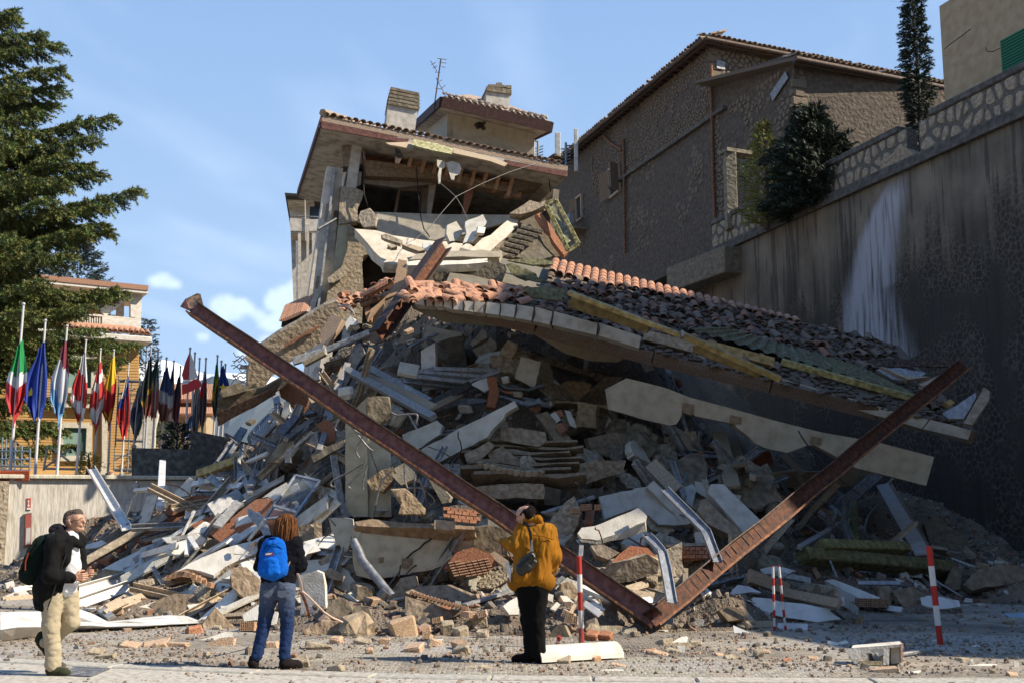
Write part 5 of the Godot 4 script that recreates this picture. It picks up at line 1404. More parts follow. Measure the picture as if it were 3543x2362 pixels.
func build_pile()->void:
	roof_slab()
	var T:=Color.WHITE
	zf(0,0,1.0)
	var v:=ground(2262,2190);v.y=.2
	var la:=at(668,1068,20.0);var ra:=at(3335,1262,21.2)
	var t:=thing("bent_steel_beam","huge rusty steel beam bent into a V in front of the whole heap","steel beam",Vector3(v.x,0,v.z))
	for e in [[v,la],[v,ra]]:
		var a: Vector3=e[0];var c: Vector3=e[1];var d:=(c - a).normalized()
		var w:=Vector3(.1 if e[1]==la else -.1,.12,1.0);w=(w - d*w.dot(d)).normalized()
		var u:=w.cross(d).normalized()
		if u.y<0: u=-u
		var left: bool=c==la
		var jig:=[]
		for i in 15: jig.append(u*rng.randf_range(-.01,.01)+w*rng.randf_range(-.012,.012))
		for q in [["upper_flange",u*.125,.2,.02,M.steel,C(.85,.8,.76)],["lower_flange",u*-.125,.2,.02,M.steel,C(1.0,.9,.84)],["web",w*-.01,.013,.24,M.primer if left else M.rust,C(.72,.67,.64) if left else C(.42,.3,.24)],["flange_lip",u*-.118+w*.095,.02,.03,M.rust,C(.95,.85,.78)]]:
			var b:=mb(q[5]);var pp:=[]
			for i in 15:
				var dent:=w*(-.04*exp(-pow((i - 9.0)/.8,2.0))) if q[0]=="lower_flange" else Vector3.ZERO
				pp.append((a - d*.05).lerp(c,i/14.0)+q[1]+jig[i]*(1.0 if i>0 else .0)+dent+u*rng.randf_range(-.004,.004))
			var hw: float=q[2]*.5;var hh: float=q[3]*.5
			b.sweep(PackedVector2Array([Vector2(-hw,-hh),Vector2(hw,-hh),Vector2(hw,hh),Vector2(-hw,hh)]),pp,u);part(q[0],b,q[4],t)
		if not left:
			for i in 60:
				var b:=mb(C(.75,.58,.5)*rng.randf_range(.6,1.3));b.tint.a=1;var p:=a.lerp(c,.04+.93*i/60.0)+w*.002;b.beam(p+u*.1,p - u*rng.randf_range(.02,.11),.004,rng.randf_range(.006,.022),d);part("rust_streak",b,M.steel,t)
	zf(600,900,2.24)
	var e0:=A(128,400,20.0)
	var b:=mb(C(1.1,1.05,1.0));b.prism(PackedVector3Array([A(128,398,20.0),A(95,300,20.1),A(180,258,20.2),A(205,262,20.25),A(235,372,20.05)]),Vector3(.1,0,1).normalized(),.04,.01);part("torn_end",b,M.steel,t)
	b=mb(C(1.6,1.5,1.4));b.prism(PackedVector3Array([A(48,362,20.2),A(92,298,20.1),A(128,398,19.95)]),Vector3(-.3,0,1).normalized(),.03,.01);part("torn_end",b,M.primer,t)
	zf(900,200,1.96)
	var c0:=A(1240,1270,24.0);zf(600,900,2.24);var c1:=A(1590,580,21.5)
	t=steel_beam("leaning_steel_beam","shorter dark rusty steel beam propped upright against the broken roof edge",[c1,c0],.27,.27,Vector3(-.55,.25,.8),[C(.6,.52,.48),C(.55,.4,.32)],[M.steel,M.rust])
	upper_pieces();middle_pieces();left_pieces();lower_pieces();right_pieces();front_pieces()
	scatter()
func roof_slab()->void:
	zf(1400,900,2.24)
	var S0:=A(80,270,22.0);var S1:=at(3390,1500,22.0);var R0:=A(1140,8,28.0);var R1:=at(3320,1240,28.0)
	var t:=thing("collapsed_roof","collapsed tiled roof slab sagging down to the right over the heap","roof",Vector3((S0.x+S1.x)*.5,S1.y,S1.z))
	var ex:=(S1 - S0).normalized();var dn:=(S0 - R0);dn=(dn - ex*dn.dot(ex)).normalized();var nn:=dn.cross(ex).normalized()
	if nn.y<0: nn=-nn
	var L:=(S1 - S0).length()
	var W:=(R0 - S0).slide(ex).length()
	var cuts:=[.0,.22,.43,.64,.83,1.0]
	for i in 5:
		var a=S0+ex*L*cuts[i];var c=S0+ex*(L*cuts[i+1] - .03)
		var b:=mb(C(.45,.42,.4));b.prism(PackedVector3Array([a - dn*.1,c - dn*.1,c - dn*(W if i>0 else 1.9),(a - dn*W) if i>1 else (R0+dn*.1 if i==1 else a - dn*1.2)]),nn,.26,.02);part("deck",b,M.old_tile,t)
	var bl:=[[80,270,75,340],[165,285,160,350],[230,295,225,355],[300,305,295,360],[370,312,370,380],[455,320,450,388],[540,325,530,400],[635,330,620,410],[745,340,735,425],[865,350,850,445],[1005,365,985,470],[1150,400,1135,500],[1500,490,1490,580],[1840,590,1820,680]]
	var fv:=N(-6,4)
	for i in bl.size() - 1:
		var p: Array=bl[i];var q: Array=bl[i+1]
		var g:=5.0 if i<10 else 9.0
		var b:=mb(C(.92,.88,.82)*(1.0 - .03*i)*tone(.1,.03));b.tint.a=1;b.prism(poly([p[0]+g,p[1] - 4,(p[0]+q[0])/2.0,(p[1]+q[1])/2.0 - 3,q[0] - g*.6,q[1],q[2] - g*.6,q[3],p[2]+g,p[3]+2],S0+Vector3(0,0,.12+.012*(i % 3)),fv),fv,.35,.012);part("edge_block",b,M.white,t)
	b_line(t,bl,S0,fv)
	zf(2200,900,1.7513)
	bl=[[20,462,15,535],[430,592,425,640],[510,612,505,660],[740,690,735,735],[880,715,860,770],[1180,802,1165,855],[1565,912,1550,965],[1780,965,1740,1020],[2040,1030,2020,1086]]
	for i in bl.size() - 1:
		var p: Array=bl[i];var q: Array=bl[i+1]
		var b:=mb(C(.6,.57,.52)*tone(.1,.02));b.tint.a=1;b.prism(poly([p[0]+4,p[1],(p[0]+q[0])/2.0,(p[1]+q[1])/2.0 - 4,q[0] - 4,q[1],q[2] - 4,q[3],p[2]+4,p[3]],S1+Vector3(0,0,.1+.01*(i % 3)),fv),fv,.35,.012);part("edge_block",b,M.white,t)
	var b:=mb(C(.95,.93,.9));b.prism(poly([50,418,200,455,355,500,345,560,190,515,45,480],S1+Vector3(0,0,.35),fv),fv,.3,.03);part("edge_block",b,M.dusty,t)
	zf(1400,900,2.24)
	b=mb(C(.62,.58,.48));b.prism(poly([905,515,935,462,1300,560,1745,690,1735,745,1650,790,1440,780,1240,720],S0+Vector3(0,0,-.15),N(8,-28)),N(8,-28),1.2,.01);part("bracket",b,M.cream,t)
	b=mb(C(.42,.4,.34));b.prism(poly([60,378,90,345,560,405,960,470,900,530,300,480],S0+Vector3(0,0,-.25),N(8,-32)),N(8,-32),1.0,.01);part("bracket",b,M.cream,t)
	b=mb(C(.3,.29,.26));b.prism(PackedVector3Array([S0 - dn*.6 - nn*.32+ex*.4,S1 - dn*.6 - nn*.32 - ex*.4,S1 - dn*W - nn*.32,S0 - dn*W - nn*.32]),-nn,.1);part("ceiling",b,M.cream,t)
	var P:=func(x: float,y: float,lift: float)->Vector3: return onplane(fp(x,y).x,fp(x,y).y,S0+nn*lift,nn)
	var single:=0
	var rest:=mb()
	for i in 74:
		for r in 16:
			var p:=R0+ex*(.1+i*.205)+dn*(.2+r*.36)
			var k:=.1+i*.205
			var tidy:=r<4 - int(k/1.6)
			if not tidy and rng.randf()<(.12+.02*r if k<1.5 else (.42 if k<5.0 else .66)): continue
			if k>8.4: continue
			if r>9 and k>1.5 and rng.randf()<.4: continue
			var j:=.02 if tidy else .45
			var bs:=Basis(nn.cross(dn),nn,dn).rotated(nn,rng.randf_range(-j,j)).rotated(ex,rng.randf_range(-j,j)*.4).rotated(dn,rng.randf_range(-j,j)*.6)
			var q:=mb(tone(.22,.05)) if single<290 else rest
			q.tint=tone(.22,.05) if tidy else tone(.35,.07)*C(.5,.46,.43)
			q.coppo(Transform3D(bs,p+nn*(.04+(.0 if tidy else rng.randf_range(0,.06)))),.44*(1.0 if tidy else rng.randf_range(.35,1.0)),.105,.088)
			if single<290: part("roof_tile",q,M.tile if tidy or rng.randf()<.4 else M.old_tile,t)
			single+=1
	part("roof_tiles",rest,M.old_tile,t,"stuff")
	var cx:=[];var cc:=[]
	for i in 2600:
		var e:=rng.randf_range(.2,L - .3);var p:=S0+ex*e - dn*rng.randf_range(.0,W*.98 if e>2.8 else 1.3+e*.2)
		var s:=rng.randf_range(.05,.2);cx.append(Transform3D(Basis.from_euler(Vector3(rng.randf()*6,rng.randf()*6,rng.randf()*6)).scaled(Vector3(s,s*.5,s)),p+nn*.03))
	for i in 19:
		var a:=rng.randf_range(.06,.2);cc.append(C(a*1.3,a,a*.75))
	many("roof_debris",frag_mesh(0,4).mesh(),M.gravel,cx,cc,t)
	for i in 60:
		var x:=rng.randf_range(-40,960);var y:=lerpf(185,300,rng.randf())+x*.03
		var p: Vector3=P.call(x,y,.1)
		var q:=mb(tone(.25,.06));q.coppo(Transform3D(Basis(nn.cross(dn),nn,dn).rotated(nn,rng.randf_range(-1.4,1.4)).rotated(ex,rng.randf_range(-.3,.3)),p),.44,.105,.088);solo("loose_roof_tile",q,M.tile,"loose red roof tile slipped to the upper edge of the sagging slab","roof tile","roof tiles slipped to the slab edge")
	for y in [[[1268,250],[2160,590],20.9,20.6,"yellow","long yellow steel section lying along the sagging roof edge, upper length"]]:
		b=mb(C(.95,.93,.95));b.beam(A(y[0][0],y[0][1],y[2]),A(y[1][0],y[1][1],y[3]),.14,.09,Vector3(.1,1,.4),.01)
		var o:=thing("yellow_beam","long yellow steel section lying along the edge of the sagging roof","steel beam",A(1640,420,20.8))
		part("upper_length",b,M.yellow,o)
		b=mb(C(.45,.42,.32));b.beam(A(1285,318,21.2),A(1900,520,20.9),.1,.24,Vector3(.1,1,.4),.01);part("side_plate",b,M.yellow,o)
		zf(2200,900,1.7513)
		b=mb(C(.72,.68,.6));b.beam(A(268,445,20.6),A(880,722,20.3),.13,.11,Vector3(.1,1,.4),.01);part("lower_length",b,M.yellow,o)
		b=mb(C(.55,.5,.4));b.beam(A(360,530,20.9),A(760,690,20.6),.12,.16,Vector3(.1,1,.4),.01);part("side_plate",b,M.yellow,o)
		b=mb();b.beam(A(275,430,20.5),A(282,470,20.5),.05,.24,Vector3(0,0,1));part("joint_plate",b,M.zinc,o)
	b=mb(C(.85,.72,.6));b.prism(poly([330,465,520,505,845,590,835,640,560,565,350,520],S1+Vector3(0,0,-.2),N(0,20)),N(0,20),.12,.01);solo("orange_panel",b,M.yellow,"orange brown sheet wedged behind the yellow steel section","panel")
	b=mb(C(.75,.68,.52));b.beam(A(885,612,21.4),A(1720,845,21.2),.14,.12,Vector3(.1,1,.4),.01);solo("yellow_rail",b,M.lichen,"faded yellow edge rail of the corrugated sheet, right end of the roof","rail")
	var K:=func(x: float,y: float)->Vector3: return onplane(fp(x,y).x,fp(x,y).y,S0+nn*.22,nn)
	var q0: Vector3=K.call(330,420);var q1: Vector3=K.call(1730,830);var q2: Vector3=K.call(1350,640);var q3: Vector3=K.call(560,410)
	var sheet:=mb(C(.36,.33,.29))
	var NS:=66
	for i in NS:
		var a0:=q0.lerp(q1,float(i)/NS);var a1:=q0.lerp(q1,float(i+1)/NS);var b0:=q3.lerp(q2,float(i)/NS);var b1:=q3.lerp(q2,float(i+1)/NS)
		var h0:=.035*sin(i*PI/2.0*1.0+PI/4);var h1:=.035*sin((i+1)*PI/2.0+PI/4)
		sheet.quad(a0+nn*h0,a1+nn*h1,b1+nn*h1,b0+nn*h0)
		sheet.quad(a1+nn*(h1 - .012),a0+nn*(h0 - .012),b0+nn*(h0 - .012),b1+nn*(h1 - .012))
	solo("corrugated_sheet",sheet,M.lichen,"grey lichen covered corrugated sheet on the right end of the sagging roof","roof sheet")
	zf(1400,900,2.24)
	for q in [["torn greenish corrugated sheet at the middle of the slab edge",[920,212,1080,205,1262,225,1215,312,1100,300,985,285],18.0,25.0,21.6],["bent green gutter sheet above the tiled ridge",[790,30,830,20,1020,105,1040,150,940,160,830,110],10.0,10.0,25.5],["pale greenish sheet edge left of the lit tiles",[800,0,1000,-20,1150,8,1148,32,990,36],.0,30.0,26.5],["second greenish sheet folded under the lit tiles",[850,120,1000,118,1120,170,1010,165],.0,15.0,25.3]]:
		pl("lichen","gutter_sheet","sheet",q[0],q[1],q[2],q[3],.0,.05,.012,C(.42,.4,.36),q[4])
	zf(2200,900,1.7513)
	pl("steel","dark_beam_end","steel beam","dark rusty beam end rising behind the slab before the stained wall",[505,230,560,262,900,465,870,470,720,420,540,300],-20,10,.0,.2,.01,C(1.2,.9,.8),27.0)
	pl("steel","dark_sheet","sheet","dark curled sheet edge on top of the right end of the heap",[1300,612,1500,598,2010,604,2000,650,1700,640,1480,655],0,15,.0,.06,.015,C(.8,.8,.8),25.5)
	for q in [["large grey broken slab at the right tip of the roof",[1990,985,2110,768,2146,790,2140,850,2040,998],-25.0,15.0,21.8,"dusty"],["pale split plate leaning beside the right tip slab",[1860,930,1960,870,2060,800,2065,830,1990,960,1900,960],-15.0,25.0,22.0,"alu"],["bluish crumpled sheet under the dark sheet at right",[1460,660,1600,650,1760,680,1700,740,1560,720],.0,35.0,23.5,"alu"],["weathered plank lying across the right end",[1720,750,1850,690,1870,700,1745,765],.0,40.0,22.8,"wood"],["grey board under the rail at the right end",[1480,640,1650,700,1790,705,1650,720],.0,40.0,23.4,"wood"],["broken tile and mortar lump beside the right tip",[1870,860,1910,840,1935,860,1900,885],.0,20.0,21.6,"yellow"]]:
		pl(q[5],"broken_plate","slab fragment",q[0],q[1],q[2],q[3],.0,.12,.015,C(.8,.8,.82),q[4])
func b_line(t: Node3D,bl: Array,S0: Vector3,fv: Vector3)->void:
	for i in range(1,bl.size() - 1):
		var p: Array=bl[i]
		var a:=poly([p[0],p[1] - 2,p[2]+rng.randf_range(-8,8),p[3]+rng.randf_range(-12,14)],S0+Vector3(0,0,.13),fv)
		var b:=mb(C(.8,.7,.65));b.tube([a[0],a[0].lerp(a[1],.5)+Vector3(rng.randf_range(-.03,.03),0,.02),a[1]],.016,5);part("rusty_bar",b,M.steel,t)
func upper_pieces()->void:
	zf(900,200,1.96)
	pl("white","sloping_slab","slab","sunlit sloping floor slab under the broken parapet",[640,1160,780,1170,900,1205,1100,1235,1260,1245,1420,1262,1470,1300,1300,1330,1120,1350,960,1400,840,1390,770,1310],12,46,.0,.3,.05,C(.86,.8,.72),30.3)
	pl("white","sloping_slab","slab","thick sunlit slab edge rising to the right of the white plates",[1390,1330,1460,1270,1620,1150,1700,1085,1752,1092,1750,1130,1640,1240,1560,1310,1480,1345],25,38,.0,.4,.06,C(.85,.78,.7),29.8)
	pl("concrete","ribbed_slab","slab","grey ribbed floor slab tilting behind the tiled roof in shade",[1560,1330,1640,1245,1755,1130,1800,1140,1985,1345,1900,1370,1700,1345],-10,40,.0,.3,.04,C(.9,.88,.84),30.0)
	var rs:=get_child(get_child_count() - 1)
	for i in 7:
		bar_at("concrete","slab_rib","slab rib","",A(1600+i*28,1325 - i*30,29.75),A(1725+i*32,1352 - i*28,29.75),.16,.1,C(.95,.93,.9));under(get_child(get_child_count() - 1),rs)
	for q in [["white wall plate standing upright in the sun under the open storey",[1392,1112,1512,1062,1535,1110,1500,1165,1442,1240,1375,1258,1400,1190],"white",10,15,29.2],["cream broken plate beside the white plate under the open storey",[1268,1135,1330,1108,1382,1178,1330,1240,1285,1245,1262,1190],"cream",20,20,29.3],["small white plate right of the sunlit upright plate",[1480,1145,1530,1150,1520,1190,1470,1185],"white",30,20,29.1],["little white plaster piece lying on the sloping slab",[1100,1255,1150,1240,1172,1290,1140,1312,1105,1290],"white",0,40,29.6],["flat grey plank fragment on the left of the sloping slab",[820,1200,850,1192,965,1240,955,1260,830,1222],"dusty",0,30,29.4],["pale fragment above the lit broken wall",[860,1268,900,1262,930,1278,890,1290],"dusty",10,40,29.3],["tan board fragment lying before the white plates",[960,1265,1020,1262,1120,1300,1080,1312],"wood",10,40,29.3],["grey dusty wedge left of the parapet",[680,1040,740,1020,790,1070,780,1140,700,1150,665,1090],"dusty",-10,20,31.6]]:
		pl(q[2],"plaster_plate","plaster plate",q[0],q[1],q[3],q[4],.0,.14,.03,Color.WHITE,q[5])
	pl("concrete","broken_beam","concrete beam","thick broken concrete beam with sunlit top behind the leaning steel beam",[985,1568,960,1470,995,1385,1200,1390,1400,1392,1545,1372,1662,1402,1672,1440,1640,1525,1420,1500,1200,1510],0,-2,.0,.9,.05,C(.9,.88,.84),25.6)
	pl("white","beam_crust","slab","white crust of plaster along the top of the broken concrete beam",[990,1385,1080,1372,1200,1380,1400,1372,1540,1360,1545,1385,1400,1398,1200,1408,1000,1408],10,50,.0,.2,.03,C(1.0,.96,.9),25.35)
	pl("cream","sloping_slab","slab","tan slab with sagging lip above the broken concrete beam",[1010,1370,1060,1330,1300,1310,1500,1300,1640,1310,1630,1350,1480,1352,1240,1352],0,35,.0,.2,.05,C(.78,.72,.64),26.6)
	pl("concrete","leaning_slab","slab","dark concrete slab leaning in the gap before the stone house",[1760,1110,1870,1062,1975,1220,2065,1345,1990,1350,1880,1230],25,15,.0,.2,.03,C(.55,.53,.5),30.5)
	pl("brick","brick_edge","brick strip","strip of broken brick edging the leaning dark panel",[1872,1062,1905,1048,2010,1200,2092,1318,2062,1340,1960,1195],20,10,.0,.2,.03,C(1,1,1),30.2)
	framed("window_frame","tall tilted window frame with greenish pane beside the stone house",[1938,990,2005,965,2160,1265,2090,1310],.0,.12,"lichen",true,[],30.0,C(.9,.85,.7))
	pl("lichen","cloudy_pane","pane","cloudy green grey sheet inside the tilted frame by the stone house",[1948,1010,1990,1005,2110,1240,2080,1262],10,15,.0,.03,.01,C(1.0,1.15,1.2),30.05)
	pl("dusty","rubble_crest","rubble","pale ridge of rubble on top of the leaning dark panel",[1690,1055,1780,1000,1830,965,1900,985,1940,960,1930,1000,1850,1040,1770,1060],0,30,.0,.4,.08,C(.8,.77,.74),30.6)
	pl("dusty","rubble_crest","rubble","broken grey ledge right of the sunlit white plate",[1560,1330,1600,1290,1680,1330,1640,1350],0,30,.0,.3,.05,C(.8,.77,.74),29.3)
func bar_at(m: String,nm: String,cat: String,label: String,a: Vector3,c: Vector3,w: float,h: float,tint:=Color.WHITE)->void:
	var b:=mb(tint);b.beam(a,c,w,h,UP,minf(w,h)*.1);solo(nm,b,M[m],label,cat)
func middle_pieces()->void:
	var G:=C(.8,.8,.8)
	zf(1400,900,2.24)
	pl("cream","wall_block","wall fragment","cream block standing behind the dark concrete stub under the slab",[130,680,170,508,240,520,450,565,430,620,240,640],-8,6,-.2,.5,.02,C(.95,.95,.95))
	pl("white","white_board","board","tall white panel left of the dark concrete stub under the slab",[125,700,235,638,242,838,128,862],-18,4,.3,.12,.01,C(.9,.9,.92))
	pl("white","white_board","board","lower white panel end below the leaning window frame",[128,868,240,850,246,990,135,1015],-12,8,.15,.12,.01,C(.85,.86,.9))
	pl("concrete","concrete_stub","concrete block","dark square concrete stub with ragged top under the slab",[238,640,300,622,350,600,452,585,486,840,250,852],14,2,.1,.7,.04,C(.75,.72,.68))
	for q in [["pale angular block, upper left of the tumbling pair under the slab",[503,637,605,533,637,566,640,602,526,672],-20,18],["larger cracked pale block, lower of the tumbling pair under the slab",[525,692,640,632,662,598,712,640,714,682,622,797,548,722],-10,10],["cream coated lump at the left end of the bar studded beam",[738,702,800,622,878,650,868,702,832,757,742,732],-6,12]]:
		pl("dusty","pale_block","concrete block",q[0],q[1],q[2],q[3],.35,.4,.03,C(1.15,1.12,1.05))
	pl("dusty","broken_beam","concrete beam","long ochre concrete beam with torn bars across the middle of the heap",[720,640,800,650,950,690,1100,745,1220,780,1350,838,1450,850,1560,898,1700,905,1665,950,1590,985,1500,935,1340,872,1180,820,1060,790,905,742,860,800,790,770],2,4,.15,.45,.04,C(.85,.75,.62))
	pl("cream","cream_block","wall block","clean cream square block hanging under the ochre beam",[900,748,1056,786,1052,800,1008,990,853,912],-10,4,.5,.22,.012,C(1.0,1.0,1.0))
	for i in 5:
		wire(["first hooked bar on the ochre beam from the left","second hooked bar on the ochre beam","third hooked bar on the ochre beam","fourth hooked bar, low on the ochre beam","last hooked bar at the right of the ochre beam"][i],[[[940,700],[990,745],[1040,735],[1090,752]],[[940,735],[1000,710],[1080,745]],[[1150,770],[1170,790],[1158,805]],[[1235,785],[1240,812],[1228,822]],[[1480,860],[1430,868],[1440,905],[1475,905],[1490,862],[1560,885]]][i],.72,.016)
	pl("dusty","rough_block","concrete block","rough plaster covered block left of the cross shaped beam end",[1195,965,1270,932,1360,938,1445,955,1440,1010,1370,1060,1350,1095,1200,1078],-4,6,.3,.5,.05,C(.95,.88,.8))
	pl("dusty","beam_stub","concrete beam","square concrete stub with cut bars hanging from the cream wall beam",[1340,1090,1492,1128,1480,1300,1328,1290],-12,2,.62,.55,.02,C(.95,.85,.7))
	pl("dusty","beam_crosshead","concrete beam","horizontal arm of the cross shaped beam end in the middle of the heap",[1160,1085,1240,1085,1420,1098,1560,1120,1590,1158,1490,1132,1340,1112,1165,1104],-4,12,.6,.4,.02,C(.85,.75,.62))
	pl("dusty","cracked_plaster","plaster plate","cracked bare patch at the left end of the cream wall beam",[1440,1000,1560,900,1690,905,1650,960,1572,1000,1590,1155,1490,1130,1370,1090],-2,3,.55,.4,.03,C(.9,.83,.73))
	var an:=A(1800,1080,20.9);var cn:=N(-4,-3)
	var ol:=poly([1574,1000,1660,945,1720,912,2016,985],an,cn)
	zf(2200,900,1.7513)
	ol.append_array(poly([330,830,600,902,850,972,1130,1042,1450,1097,1810,1190,1762,1365,1560,1312,1330,1255,1180,1168,1082,1118,1040,1120,1000,1135,920,1166,800,1140,722,1108,690,1070,612,1012,600,990,570,985,360,942,352,930,330,935,282,920,268,960,246,992,205,998,100,976,0,950],an,cn))
	zf(1400,900,2.24)
	ol.append_array(poly([1800,1215,1700,1185,1590,1156],an,cn))
	var b:=mb(C(.66,.61,.53));b.prism(ol,cn,.35,.05);var cwb:=solo("cream_wall_beam",b,M.cream,"very long cream plastered wall beam slanting down to the right under the roof slab","wall beam")
	zf(2200,900,1.7513)
	for q in [["brown bare patch on the cream wall beam, left of three",[282,860,356,875,352,932,282,922]],["brown bare patch on the cream wall beam, middle of three",[575,935,642,950,640,995,568,982]],["brown bare patch on the cream wall beam, right of three",[1065,1065,1130,1078,1120,1118,1060,1110]]]:
		var bb:=mb(C(.55,.45,.38));bb.prism(poly(q[1],an+cn*.02,cn),cn,.05,.01);under(solo("bare_patch",bb,M.dusty,q[0],"plaster patch"),cwb)
	zf(1400,900,2.24)
	framed("window_frame","large flattened window frame with glass lying on the heap below the dark stub",[0,892,232,842,738,858,486,948],.45,.09,"alu",true,[.5],-1.0,C(.95,.97,1.0))
	framed("window_frame","second flattened window frame jammed under the large one",[-10,940,200,905,500,960,470,990],.25,.08,"zinc",false,[.35,.7])
	bar("zinc","frame_bar","frame bar","dark sash bar slanting below the flattened window frames",[190,1115,512,962],.55,.55,.16,.08,C(.5,.48,.45))
	bar("wood","frame_bar","frame bar","wooden sash bar slanting below the dark one",[130,1190,430,1040],.6,.6,.14,.07,C(.7,.68,.64))
	bar("alu","frame_bar","frame bar","pale bar under the flattened frames, pointing down to the right",[0,985,205,1108],.55,.65,.1,.08,C(1,1,1.05))
	pl("zinc","bent_sheet","sheet","rolled grey sheet lying to the left of the brick edged plaster",[245,1150,330,1100,450,1072,600,1068,640,1090,560,1110,400,1120,260,1165],0,30,.5,.06,.01,C(.8,.8,.78))
	pl("white","plaster_plate","plaster plate","torn white plaster plate beside the strip of hollow brick",[508,962,640,908,655,1000,610,1012,560,985],-14,12,.55,.08,.03,C(.85,.87,.92))
	pl("brick","brick_strip","brick strip","upright strip of broken hollow brick beside torn white plaster",[640,905,708,902,716,960,730,1050,700,1142,640,1132,655,1010],12,5,.6,.25,.03,C(.95,.8,.7))
	pl("zinc","gutter_length","gutter","bent grey gutter length below the cream square block, lower",[728,1052,760,1048,945,1095,1052,1062,1058,1108,950,1128],0,25,.6,.1,.01,C(.95,.95,.95))
	pl("zinc","gutter_length","gutter","curved rusty gutter length below the cream square block, upper",[718,958,800,975,960,992,1085,950,1088,972,960,1010,780,992],0,25,.5,.1,.01,C(.7,.68,.64))
	for q in [[780,925,26,30,"white","white chip caught in the upper gutter"],[1133,1110,14,18,"cream","small cream chip left of the beam stub"],[880,1040,40,25,"dusty","round dusty stone between the two gutters"],[800,1010,45,20,"brick","brown brick chunk between the two gutters"],[470,1150,50,30,"cream","cream lump under the rolled grey sheet"],[1010,1150,40,20,"brick","brown hollow brick crust under the lower gutter"]]:
		lump(q[4],"rubble_lump","rubble",q[5],q[0],q[1],q[2],q[3],.35,rng.randf_range(-.4,.4))
	pl("cream","cream_board","wall board","cream board, upper of two crossing below the window frames",[-20,1350,250,1238,292,1282,270,1350,100,1462,0,1420],-14,8,.35,.16,.015,C(1.02,1.03,1.0))
	pl("cream","cream_board","wall board","long cream board, lower of two crossing, reaching the bent beam",[110,1478,480,1275,848,1088,872,1132,780,1190,762,1230,700,1290,640,1370,420,1480,230,1580],-10,10,.6,.2,.02,C(1.08,1.08,1.05))
	var dk:=C(.8,.74,.68)
	for q in [["dusty rectangular block under the beam stub, lying flat",[748,1290,900,1300,1092,1332,1102,1400,1040,1442,880,1420,740,1388],0,15,.4,.45],["broad box shaped masonry piece pointing down to the right",[1015,1198,1105,1168,1200,1280,1300,1390,1240,1460,1190,1440,1090,1290],-10,22,.5,.3],["big cracked slab with diagonal face below the flat dusty block",[640,1490,760,1440,850,1520,990,1560,940,1620,700,1640],0,12,.35,.4],["broad cracked slab right of the diagonal one",[1040,1470,1200,1480,1350,1540,1520,1500,1560,1560,1420,1640,1140,1650],6,12,.3,.4],["dark masonry face right of the box shaped piece",[1420,1380,1640,1330,1800,1420,1760,1540,1560,1520,1440,1460],10,8,.2,.4],["low dusty block left below the flat dusty block",[460,1500,590,1440,650,1400,700,1430,640,1500,560,1560,480,1560],-8,15,.3,.4],["wedge of masonry under the broad box shaped piece",[1050,1440,1180,1450,1240,1500,1180,1560,1080,1540],6,10,.4,.4]]:
		pl("dusty","masonry_block","masonry",q[0],q[1],q[2],q[3],q[4],q[5],.045,dk)
	for q in [["leaning white plate beside the beam stub, left",[1130,1190,1165,1172,1212,1235,1180,1260],10],["leaning white plate beside the beam stub, right",[1240,1158,1288,1172,1318,1240,1335,1300,1285,1280],4]]:
		pl("white","plaster_plate","plaster plate",q[0],q[1],10,q[2],.72,.08,.012,C(.85,.85,.85))
	for i in 7:
		var y:=1380.0+i*42;var x:=480.0+60*sin(i*2.3)
		pl("dusty","floor_layer","floor layer",["topmost","second","third","fourth","fifth","sixth","lowest"][i]+" crushed floor layer in the middle of the heap",[x,y,x+260,y - 8+14*sin(i),x+560,y+22,x+860,y+10,x+862,y+26,x+550,y+44,x+250,y+20,x+4,y+24],0,26,.3,.5,.05,C(.62,.55,.48)*tone(.12))
	lump("brick","brick_piece","brick","orange broken brick lying in the box shaped masonry piece",1222,1300,30,42,.75,.6)
	lump("brick","brick_piece","brick","dark red hollow brick between the leaning white plates",1195,1195,30,30,.65,.3)
	for i in 16:
		var k:=i/15.0
		var x:=590.0+k*700;var y:=1520.0+90*sin(k*2.6) - 30*k
		lump("dusty","masonry_block","masonry",["block of the broken floor course, left third of the row","block of the broken floor course, middle of the row","block of the broken floor course, right third of the row"][i/6],x,y+60,26,22,.45,rng.randf_range(-.3,.3),C(.85,.76,.66)*tone(.12))
		get_child(get_child_count() - 1).set_meta("group","blocks of the broken floor course")
	zf(1600,1600,2.058)
	pl("dusty","concrete_beam","concrete beam","short pale edged concrete beam lying level with white scratches behind the man",[105,168,330,152,572,150,590,200,580,256,205,252,150,235,108,195],0,4,.5,.5,.02,C(.85,.8,.74))
	pl("concrete","concrete_beam","concrete beam","dark concrete beam to the right of the pale edged one",[735,182,1000,178,1010,250,740,256],0,4,.3,.5,.02,C(.5,.48,.45))
	pl("concrete","concrete_beam","concrete beam","dark wall stub between the two level beams",[560,160,700,190,695,300,585,300],8,2,.1,.5,.03,C(.45,.43,.4))
	pl("dusty","boulder_slab","masonry","big pointed slab of masonry above the level beams",[785,30,960,-20,1165,-10,1140,70,1000,110,880,152,850,130],4,-4,.5,.5,.05,C(.8,.74,.68))
	pl("dusty","boulder_slab","masonry","tilted block of masonry left of the big pointed slab",[640,-40,782,-10,775,55,720,82,650,50],0,4,.5,.4,.04,C(.85,.78,.7))
